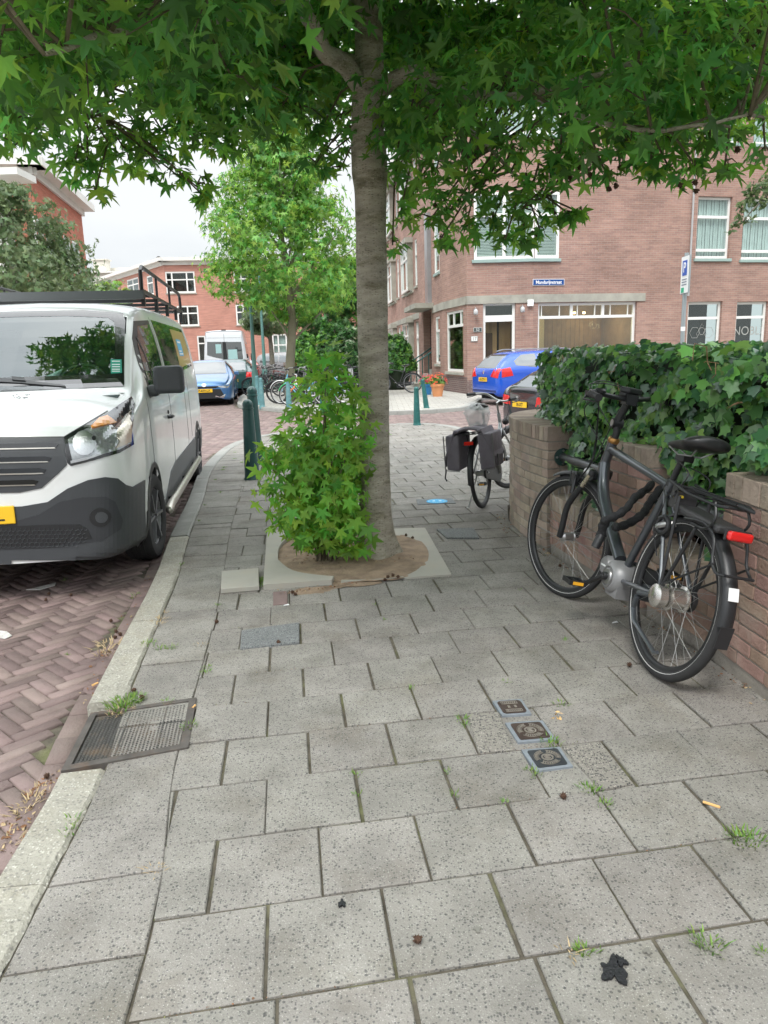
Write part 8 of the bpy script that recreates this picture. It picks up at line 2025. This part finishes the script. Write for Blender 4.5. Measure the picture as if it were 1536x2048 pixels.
for i, (px, Y, hd, lab, fm) in enumerate(((560, 27, 80, 'dark green bicycle in the row beside the young tree trunk', m_bgrn), (575, 28.5, 86, 'black bicycle in the row just behind the young tree trunk', m_bblk), (545, 30, 78, 'grey bicycle in the row near the second lamp post', m_bgrey), (590, 30.5, 82, 'dark red bicycle in the row right of the young tree trunk', m_bred), (556, 32.5, 84, 'black bicycle farther back in the row by the lamp posts', m_bblk), (580, 34, 80, 'grey bicycle farthest back in the row under the trees', m_bgrey))):
    bk(lab, px, 770, Y, hd, random.uniform(-5, 5), style='city' if i % 2 else 'lady', frame=fm)
# white scooter under a cover
p = at(700, 790, 25.3)
def scooter():
    root = empty('motor_scooter', (p.x-.75, 25.4, 0), (0, 0, R(-82))); tag(root, 'white motor scooter among the parked bicycles left of the trunk', 'scooter')
    q = MB(); q.hexa([(-.13, -.25, .45), (.13, -.25, .45), (.12, .45, .42), (-.12, .45, .42)], [(-.10, -.35, .72), (.10, -.35, .72), (.11, .40, .70), (-.11, .40, .70)]); q.hexa([(-.2, .80, .25), (.2, .80, .25), (.16, .9, .25), (-.16, .9, .25)], [(-.12, .72, .95), (.12, .72, .95), (.10, .86, 1.0), (-.10, .86, 1.0)]); q.hexa([(-.15, .4, .2), (.15, .4, .2), (.15, .85, .2), (-.15, .85, .2)], [(-.15, .4, .3), (.15, .4, .3), (.15, .85, .3), (-.15, .85, .3)]); q.build('body', m_swhite, root, bevel=.04, seg=3)
    q = MB(); q.hexa([(-.11, -.32, .73), (.11, -.32, .73), (.1, .38, .71), (-.1, .38, .71)], [(-.1, -.30, .80), (.1, -.30, .80), (.08, .34, .78), (-.08, .34, .78)]); q.build('seat', m_saddle, root, bevel=.02)
    for y0 in (0, 1.15):
        q = MB(); q.torus((0, y0, .24), (1, 0, 0), .18, .055, 28, 10); w_ = q.build('wheel', m_tyre, root, smooth=True); q = MB(); q.lathe([(.12, -.03), (.12, .03)], 18, o=(0, y0, .24), axis=(1, 0, 0)); q.build('rim', m_alloy, w_)
    q = MB(); q.tube([(0, 1.1, .3), (0, .8, 1.02)], .025, n=8); q.tube([(-.33, .68, 1.05), (0, .8, 1.05), (.33, .68, 1.05)], .016, n=8); q.build('handlebar', m_black, root)
    q = MB(); q.hexa([(-.1, .95, .38), (.1, .95, .38), (.07, 1.38, .42), (-.07, 1.38, .42)], [(-.08, 1.0, .48), (.08, 1.0, .48), (.05, 1.36, .47), (-.05, 1.36, .47)]); q.build('front_mudguard', m_swhite, root, bevel=.02)
scooter()
# ================================================================== bollards, poles, signs
m_bol = M('bollard_green', (.010, .062, .058), .38, coat=.3, var=.12, vs=10, stain=(18, (.02, .09, .085), .5))
m_bolf = M('bollard_faded', (.10, .235, .25), .55, var=.2, vs=9, stain=(12, (.2, .32, .32), .7))
m_bolm = M('bollard_teal', (.015, .105, .098), .42, var=.15, vs=10, stain=(14, (.06, .2, .19), .5))
def bollard(px, py, top, label, mat, Y=None, tilt=(0, 0), r0=None, rz=0):
    b = G(px, py) if Y is None else Vector((at(px, py, Y).x, Y, 0)); Hh = at(px, top, b.y).z - b.z; k = Hh/.92
    root = empty('bollard', (b.x, b.y, 0), (R(tilt[0]), R(tilt[1]), 0)); tag(root, label, 'bollard', 'green bollards along the pavement edges')
    R0 = .088*k if r0 is None else r0; R1 = R0*.68
    q = MB(); q.lathe([(R0*1.12, -.05), (R0*1.12, .012), (R0, .03), (R0*.99, .06), (R1, Hh-R1*2.0), (R1*1.12, Hh-R1*1.9), (R1*1.12, Hh-R1*1.65), (R1*.98, Hh-R1*1.6), (R1*.98, Hh-R1*1.2)], 12, caps=False); q.build('shaft', mat, root, smooth=35)
    q = MB(); q.lathe([(R1*1.0, Hh-R1*1.25), (R1*1.03, Hh-R1*1.15), (R1*.98, Hh-R1*.75), (R1*.8, Hh-R1*.35), (R1*.45, Hh-R1*.08), (.0005, Hh)], 18, caps=False); q.build('cap', mat, root, smooth=True)
bollard(505, 958, 798, 'dark green bollard at the kerb in front, largest one left of the shrub', m_bol)
bollard(513, 928, 772, 'dark green bollard just behind the largest one left of the shrub', m_bol)
bollard(834, 850, 773, 'upright green bollard on the pavement corner right of the big trunk', m_bolm)
bollard(853, 816, 757, 'leaning green bollard across the street right of the big trunk', m_bolm, tilt=(0, -7))
bollard(516, 797, 751, 'faded blue green bollard leftmost at the far kerb corner, next to the lamp post', m_bolf, Y=22.6)
bollard(524, 803, 755, 'faded blue green bollard second at the far kerb corner', m_bolf, Y=21.6)
bollard(578, 811, 755, 'faded blue green bollard in front of the white childrens bicycle', m_bolf, Y=20.4)
bollard(646, 823, 760, 'teal bollard mostly hidden by the sprouts at the far kerb', m_bolm, Y=18.9)
m_pole = M('lamp_green', (.10, .22, .20), .5, var=.1)
def lamp_post(px, py, Y, h, label, r_=.07):
    b = at(px, py, Y); root = empty('lamp_post', (b.x, Y, 0)); tag(root, label, 'lamp post', 'green lamp posts along the street')
    q = MB(); q.lathe([(r_*1.5, 0), (r_*1.5, .9), (r_*1.05, 1.0), (r_, 1.05), (r_*.55, h)], 14); q.build('pole', m_pole, root, smooth=40)
    q = MB(); q.tube([(0, 0, h-.05), (-.25, -.1, h+.15), (-.7, -.2, h+.2)], .03, n=8); q.build('arm', m_pole, root); q = MB(); q.lathe([(.05, .12), (.2, .05), (.22, 0), (.16, -.12), (.0, -.16)], 16, o=(-.75, -.2, h+.12)); q.build('lantern', m_alu, root, smooth=True)
lamp_post(511, 770, 24.8, 4.0, 'green lamp post at the far corner, left of the second one'); lamp_post(530, 750, 31, 4.6, 'green lamp post just right of and behind the nearer one')
# parking sign pole by the hedge
def parking_sign():
    Y = 13.0; t = at(1377, 512, Y); b = at(1369, 690, Y); root = empty('parking_sign', (t.x-.03, Y, 0)); tag(root, 'white and blue parking sign on a grey pole rising behind the hedge', 'sign')
    ox = t.x-.03; q = MB(); q.tube([(0, 0, -.1), (0, 0, t.z+.05)], .035, n=12); q.build('pole', M('galvanised_pole', (.36, .40, .42), .4, metal=.5), root, smooth=40)
    z1, z0 = at(1372, 512, Y).z, at(1366, 588, Y).z; e = empty('sign_panel', (-.03, -.05, (z0+z1)/2), (0, 0, R(-92))); e.parent = root; hh = z1-z0
    q = MB(); q.box((0, .012, 0), (.36, .03, hh)); q.build('backing', M('sign_back', (.34, .38, .40), .4, metal=.4), e, bevel=.004)
    q = MB(); q.box((0, -.006, 0), (.34, .005, hh-.02)); q.build('face', m_swhite, e)
    q = MB(); q.box((0, -.011, hh*.18), (.2, .004, .24)); q.build('blue_field', M('sign_blue', (.03, .10, .45), .4), e); text('P', .22, m_swhite, e, loc=(0, -.0145, hh*.18), rot=(R(90), 0, 0), bold=.004)
    q = MB(); q.box((-.06, -.011, -hh*.4), (.12, .004, .08)); q.build('green_field', M('sign_green', (.02, .4, .22), .4), e)
    q = MB()
    for k in range(3): q.box((0, -.011, -hh*(.12+.07*k)), (.22, .003, .016))
    q.build('small_print', M('sign_ink', (.2, .24, .3), .5), e)
    q = MB(); q.lathe([(.037, 0), (.037, .07)], 12, o=(0, 0, 1.62)); q.build('sticker', m_swhite, root)
parking_sign()
# flower pots by the steps
def pot(px, py, Y, r_, h, mat, label, flower, n):
    b = at(px, py, Y); root = empty('flower_pot', (b.x, Y, 0)); tag(root, label, 'flower pot', 'flower pots beside the porch')
    q = MB(); q.lathe([(r_*.7, 0), (r_*.98, h*.8), (r_*1.1, h*.8), (r_*1.1, h), (r_*.95, h), (r_*.92, h*.85), (0, h*.85)], 20); q.build('pot', mat, root, smooth=40)
    d = rand_dir(n); d[:, 2] = abs(d[:, 2]); P = d*np.array([r_*1.35, r_*1.35, r_*1.4])*rng.random((n, 1))**.4 + np.array([0, 0, h]); leaves('plant', P, d+rng.normal(size=(n, 3))*.3, .055+.03*rng.random(n), [L_bush2, L_bush], root, 'clump', matidx=(rng.random(n) < .4).astype(int))
    m = n//2; d = rand_dir(m); d[:, 2] = abs(d[:, 2]); P = d*np.array([r_*1.5, r_*1.5, r_*1.6]) + np.array([0, 0, h+.02]); leaves('flowers', P, d, .05+.02*rng.random(m), flower, root, 'clump')
YP = 24.2
pot(875, 776, YP, .21, .40, M('terracotta', (.62, .27, .12), .8, var=.1), 'terracotta pot of orange red flowers beside the shop window', leafmat('red_flower', (.72, .10, .05), .3), 130)
pot(854, 772, 25.4, .19, .36, M('blue_glaze', (.02, .16, .36), .3), 'blue pot of pink red flowers next to the terracotta one', leafmat('pink_flower', (.62, .06, .10), .3), 100)

# ================================================================== small things on the ground
m_blade = leafmat('grass_blade', (.14, .24, .045), .3, isl=.4, hue=.03); m_straw = M('dry_straw', (.38, .29, .17), .9, isl=.3); m_dry = M('dry_leaf', (.20, .10, .05), .9, isl=.4)
def tufts(name, spots, mat, h=.03, n=26, spread=.03, lean=.5):
    V = []; F = []
    for (x, y, z, s_) in spots:
        for k in range(int(n*s_)):
            a = random.uniform(0, 2*PI); r_ = spread*s_*random.random()**.6; bx, by = x+math.cos(a)*r_, y+math.sin(a)*r_; hh = h*random.uniform(.5, 1.2)*s_**.5; dx, dy = math.cos(a)*hh*lean*random.random()*1.6, math.sin(a)*hh*lean*random.random()*1.6; w_ = .0016*(1+s_)*.7; px_, py_ = -math.sin(a)*w_, math.cos(a)*w_; b = len(V)
            V += [(bx-px_, by-py_, z), (bx+px_, by+py_, z), (bx+dx*.5+px_*.7, by+dy*.5+py_*.7, z+hh*.65), (bx+dx*.5-px_*.7, by+dy*.5-py_*.7, z+hh*.65), (bx+dx, by+dy, z+hh), (bx+dx+px_*.2, by+dy+py_*.2, z+hh)]
            F += [(b, b+1, b+2, b+3), (b+3, b+2, b+5, b+4)]
    o = fast_mesh(name, V, F, mat); tag(o, kind='stuff'); return o
S = lambda px, py, s_=1.0, z=0.0: (*XY(px, py, z), z, s_)
tufts('grass', [S(245, 1412, 2.2), S(255, 1405, 1.8), S(268, 1398, 1.5), S(235, 1420, 1.5), S(297, 1290, 1.2), S(330, 1297, .9), S(345, 1296, .9), S(318, 1298, .8), S(335, 1404, .7), S(378, 1455, 1), S(380, 1452, .8), S(412, 1345, .8), S(414, 1335, .6), S(437, 1210, .6), S(519, 1165, 1.4, .0), S(520, 1158, 1.3), S(521, 1172, 1), S(1490, 1678, 1.5), S(1475, 1676, 1.1), S(1505, 1682, 1.1), S(1412, 1882, 1.1), S(1425, 1895, 1), S(1180, 1577, 1.1), S(1188, 1583, .9), S(1208, 1612, .7), S(1100, 1487, 1.1), S(1108, 1490, .8), S(1062, 1541, .7), S(1072, 1552, .7), S(1178, 1902, .9), S(1160, 1903, .7), S(925, 1440, .8), S(930, 1452, .6), S(822, 1378, .6), S(1012, 1365, .5), S(1122, 1410, .8), S(912, 1590, .6), S(893, 1545, .5), S(712, 1550, .6), S(716, 1590, .5), S(138, 1665, .8), S(145, 1640, .8), S(120, 1155, .0), S(440, 985, .7), S(447, 940, 1.1), S(449, 935, 1.0), S(485, 925, 1.1), S(470, 918, .9), S(410, 1010, .6), S(398, 1042, .6), S(430, 960, .8), S(1010, 1608, .5), S(770, 1240, .4), S(750, 1210, .4), S(360, 1130, .8), S(1215, 1605, .6), S(470, 905, .8), S(1040, 1180, .4), S(1128, 1280, .5), S(1530, 1905, .6), S(128, 1160, .8, ROAD_Z), S(272, 1190, .8, ROAD_Z), S(262, 1197, .5, ROAD_Z), S(135, 1310, .5, ROAD_Z)], m_blade, h=.016, spread=.034, lean=1.1)
tufts('dry_straw', [S(318, 1240, 1.4), S(312, 1250, 1.2), S(322, 1228, 1), S(240, 1425, 1.2), S(225, 1432, .9), S(312, 1742, .7), S(316, 1738, .5), S(400, 1290, .8), S(1140, 1905, .7), S(215, 1300, 2.2, ROAD_Z), S(225, 1290, 2, ROAD_Z), S(208, 1310, 1.6, ROAD_Z), S(60, 1610, 1.6, ROAD_Z), S(75, 1590, 1.4, ROAD_Z), S(45, 1630, 1.4, ROAD_Z), S(18, 1690, 1.5, ROAD_Z), S(330, 1150, .8), S(1095, 1110, 1.0), S(1055, 1070, 1), S(1040, 1050, .8), S(1240, 1180, .8), S(640, 1120, .6, .01)], m_straw, h=.011, n=22, spread=.042, lean=2.2)
# leaf litter along the wall foot, kerb and in the tree pit
V = []; pos = []; 
def scatter(pts_, n, z, out, sp_):
    for _ in range(n):
        i = random.randrange(len(pts_)-1); t = random.random(); a, b = pts_[i], pts_[i+1]; out.append((a[0]+(b[0]-a[0])*t+random.gauss(0, sp_), a[1]+(b[1]-a[1])*t+random.gauss(0, sp_), z+.004))
pos = []; scatter([(WL(y)-.04, y) for y in (1.9, 2.5, 3.2, 4, 5.0, 5.4)], 150, .004, pos, .025); scatter([(1.02, 5.5), (.98, 5.9), (1.0, 6.3)], 60, .004, pos, .05); scatter([XY(215, 1300, ROAD_Z), XY(165, 1430, ROAD_Z)], 30, ROAD_Z, pos, .03); scatter([XY(0, 1700, ROAD_Z), XY(60, 1600, ROAD_Z), XY(105, 1555, ROAD_Z)], 110, ROAD_Z, pos, .03)
scatter([XY(240, 1270, ROAD_Z), XY(300, 1150, ROAD_Z)], 30, ROAD_Z, pos, .03); scatter([XY(580, 1100), XY(640, 1130), XY(600, 1120)], 60, .016, pos, .06); scatter([XY(760, 1130), XY(830, 1120)], 30, .02, pos, .05); scatter([XY(560, 1190), XY(640, 1180), XY(700, 1172)], 50, .01, pos, .03)
n = len(pos); o = leaves('leaf_litter', pos, np.array([0, 0, 1.0])+rng.normal(size=(n, 3))*.35, .010+.014*rng.random(n), [m_dry, m_straw], None, 'oval', matidx=(rng.random(n) < .3).astype(int), droop=.1); tag(o, kind='stuff')
# moss crumbs and grit in joints near the camera
pos = []
for _ in range(1500):
    k = random.randint(1, 12); v = V0-.3*k + random.gauss(0, .0035); u = random.uniform(-.9, 1.4)
    x, y = u*e1[0]+v*e2[0], u*e1[1]+v*e2[1]
    if math.sin(u*7.3+k*2.1)+math.sin(u*3.1-k) > .55 and x > nearest_x(colx, y): pos.append((x, y, -.001))
n = len(pos); o = leaves('joint_moss', pos, rng.normal(size=(n, 3))+np.array([0, 0, 1]), .0035+.004*rng.random(n), [leafmat('moss', (.13, .14, .045), .1, isl=.4), m_dry], None, 'oval', matidx=(rng.random(n) < .45).astype(int), droop=.1); tag(o, kind='stuff')
# seed balls lying about: each its own thing
SBL = 'dried brown sweetgum seed balls on the ground'
def ball_on(px, py, label, z=0.0, r_=.014):
    p = G(px, py, z+r_); m = MB(); gumball(m, (0, 0, 0), r_*.85); o = m.build('seed_ball', m_ball, None, loc=p); tag(o, label, 'seed ball', SBL)
for px, py, z, lab in ((836, 1879, 0, 'single seed ball lying on a slab at the bottom centre'), (557, 1284, 0, 'seed ball on the dark speckled slab'), (1259, 1329, 0, 'seed ball beside the rear wheel of the electric bicycle'), (1127, 1592, 0, 'seed ball in the joint below the nearest valve cover'), (433, 1243, 0, 'seed ball in the joint left of the dark speckled slab'), (590, 1188, 0, 'seed ball below the front edge of the tree pit'), (268, 1380, 0, 'seed ball at the kerb above the drain cover'), (284, 1394, 0, 'seed ball lying by the grass tuft at the drain cover'),
                       (98, 1187, ROAD_Z, 'leftmost seed ball on the road bricks'), (92, 1199, ROAD_Z, 'seed ball just below the leftmost on the road bricks'), (142, 1189, ROAD_Z, 'seed ball on the road bricks right of the leftmost pair'), (222, 1241, ROAD_Z, 'seed ball in the gutter halfway along the kerb'), (232, 1262, ROAD_Z, 'upper seed ball of the gutter cluster'), (240, 1268, ROAD_Z, 'right seed ball of the gutter cluster'), (230, 1274, ROAD_Z, 'lower seed ball of the gutter cluster'), (93, 1552, ROAD_Z, 'seed ball at the lower corner of the drain cover'), (825, 1075, .02, 'seed ball in the tree pit right of the trunk'), (812, 1070, .02, 'seed ball in the far corner of the tree pit'),
                       (776, 1153, .01, 'left seed ball of the heap at the front of the tree pit'), (786, 1150, .02, 'middle seed ball of the heap at the front of the tree pit'), (796, 1153, .01, 'right seed ball of the heap at the front of the tree pit'), (770, 1159, .008, 'lowest seed ball at the front of the tree pit'), (585, 1184, .008, 'seed ball on the spilled soil'), (1120, 1131, 0, 'seed ball near the front wheel of the electric bicycle')):
    ball_on(px, py, lab, z)
# litter
def butt(px, py, rz, label, L_=.05):
    p = G(px, py, .005); m = MB(); m.tube([(-L_/2, 0, 0), (L_/2, 0, 0)], .0042, n=8); o = m.build('cigarette_butt', M('butt_tan', (.72, .42, .16), .8), None, loc=p); o.rotation_euler = (0, 0, rz); tag(o, label, 'cigarette butt', 'cigarette butts')
butt(1423, 1609, R(-38), 'orange cigarette butt lying alone on a slab at right'); 
butt(388, 1413, R(80), 'short cigarette butt at the right corner of the drain cover', .025); butt(190, 1368, R(60), 'cigarette butt in the gutter above the drain cover', .03)
p = G(1116, 1436, .004); pos = [(p.x+random.gauss(0, .006), p.y+random.gauss(0, .005), .006+.004*k) for k in range(7)]
o = leaves('fallen_blossom', pos, rng.normal(size=(7, 3))+np.array([0, 0, .8]), np.full(7, .02), [M('dry_petal', (.75, .50, .22), .7, isl=.2)], None, 'oval'); tag(o, 'crumpled pale orange blossom on the slab right of the valve covers', 'blossom')
def blot(px, py, r_, label, mat, cat='stain', seed=1, z=.0035, k=9):
    c = G(px, py); rd = random.Random(seed); m = MB(); n = 40
    pts_ = [];
    for i in range(n):
        a = 2*PI*i/n; rr = r_*(1+.28*math.sin(a*3+seed)+.22*math.sin(a*5+seed*2)+.10*math.sin(a*11)+rd.uniform(-.08, .08)); pts_.append((c.x+math.cos(a)*rr*.8, c.y+math.sin(a)*rr))
    m.prism(pts_, z, z+.005); return m, pts_
m, _ = blot(1228, 1946, .032, '', m_tar, seed=4); m2, _ = blot(1242, 1927, .014, '', m_tar, seed=2); m.add(m2.v, m2.f); m3, _ = blot(1216, 1940, .014, '', m_tar, seed=7, z=.0030); m.add(m3.v, m3.f); o = m.build('tar_blot', m_tar); tag(o, 'black torn rubbery blot on a slab at the bottom right', 'stain')
m, _ = blot(684, 1811, .011, '', m_tar, seed=3); o = m.build('chewing_gum', m_tar); tag(o, 'small round black gum spot on a slab at the bottom centre', 'chewing gum')
m_gumg = M('old_gum', (.17, .165, .145), .9)
m, _ = blot(1294, 1905, .009, '', m_gumg, seed=5, z=.001); o = m.build('chewing_gum', m_gumg); tag(o, 'flat grey gum spot right of the black blot', 'chewing gum')
m, _ = blot(955, 1862, .010, '', m_gumg, seed=6, z=.001); o = m.build('chewing_gum', m_gumg); tag(o, 'flat grey gum spot right of the bottom seed ball', 'chewing gum')
for px, py, lab in ((1230, 1247, 'white scrap of paper on the paving under the electric bicycle'), (573, 1212, 'tiny white scrap beside the single brown brick')):
    p = G(px, py); m = MB(); m.add([(-.018, -.004, .003), (.0, -.008, .006), (.018, .002, .004), (.010, .008, .009), (-.012, .006, .004)], [(0, 1, 2, 3, 4)]); m.add([(-.018, -.004, .001), (.0, -.008, .004), (.018, .002, .002), (.010, .008, .007), (-.012, .006, .002)], [(4, 3, 2, 1, 0)]); o = m.build('paper_scrap', m_swhite, None, loc=(p.x, p.y, .002)); tag(o, lab, 'paper scrap', 'white paper scraps')
# iron pieces: the round fence seen low right is not needed
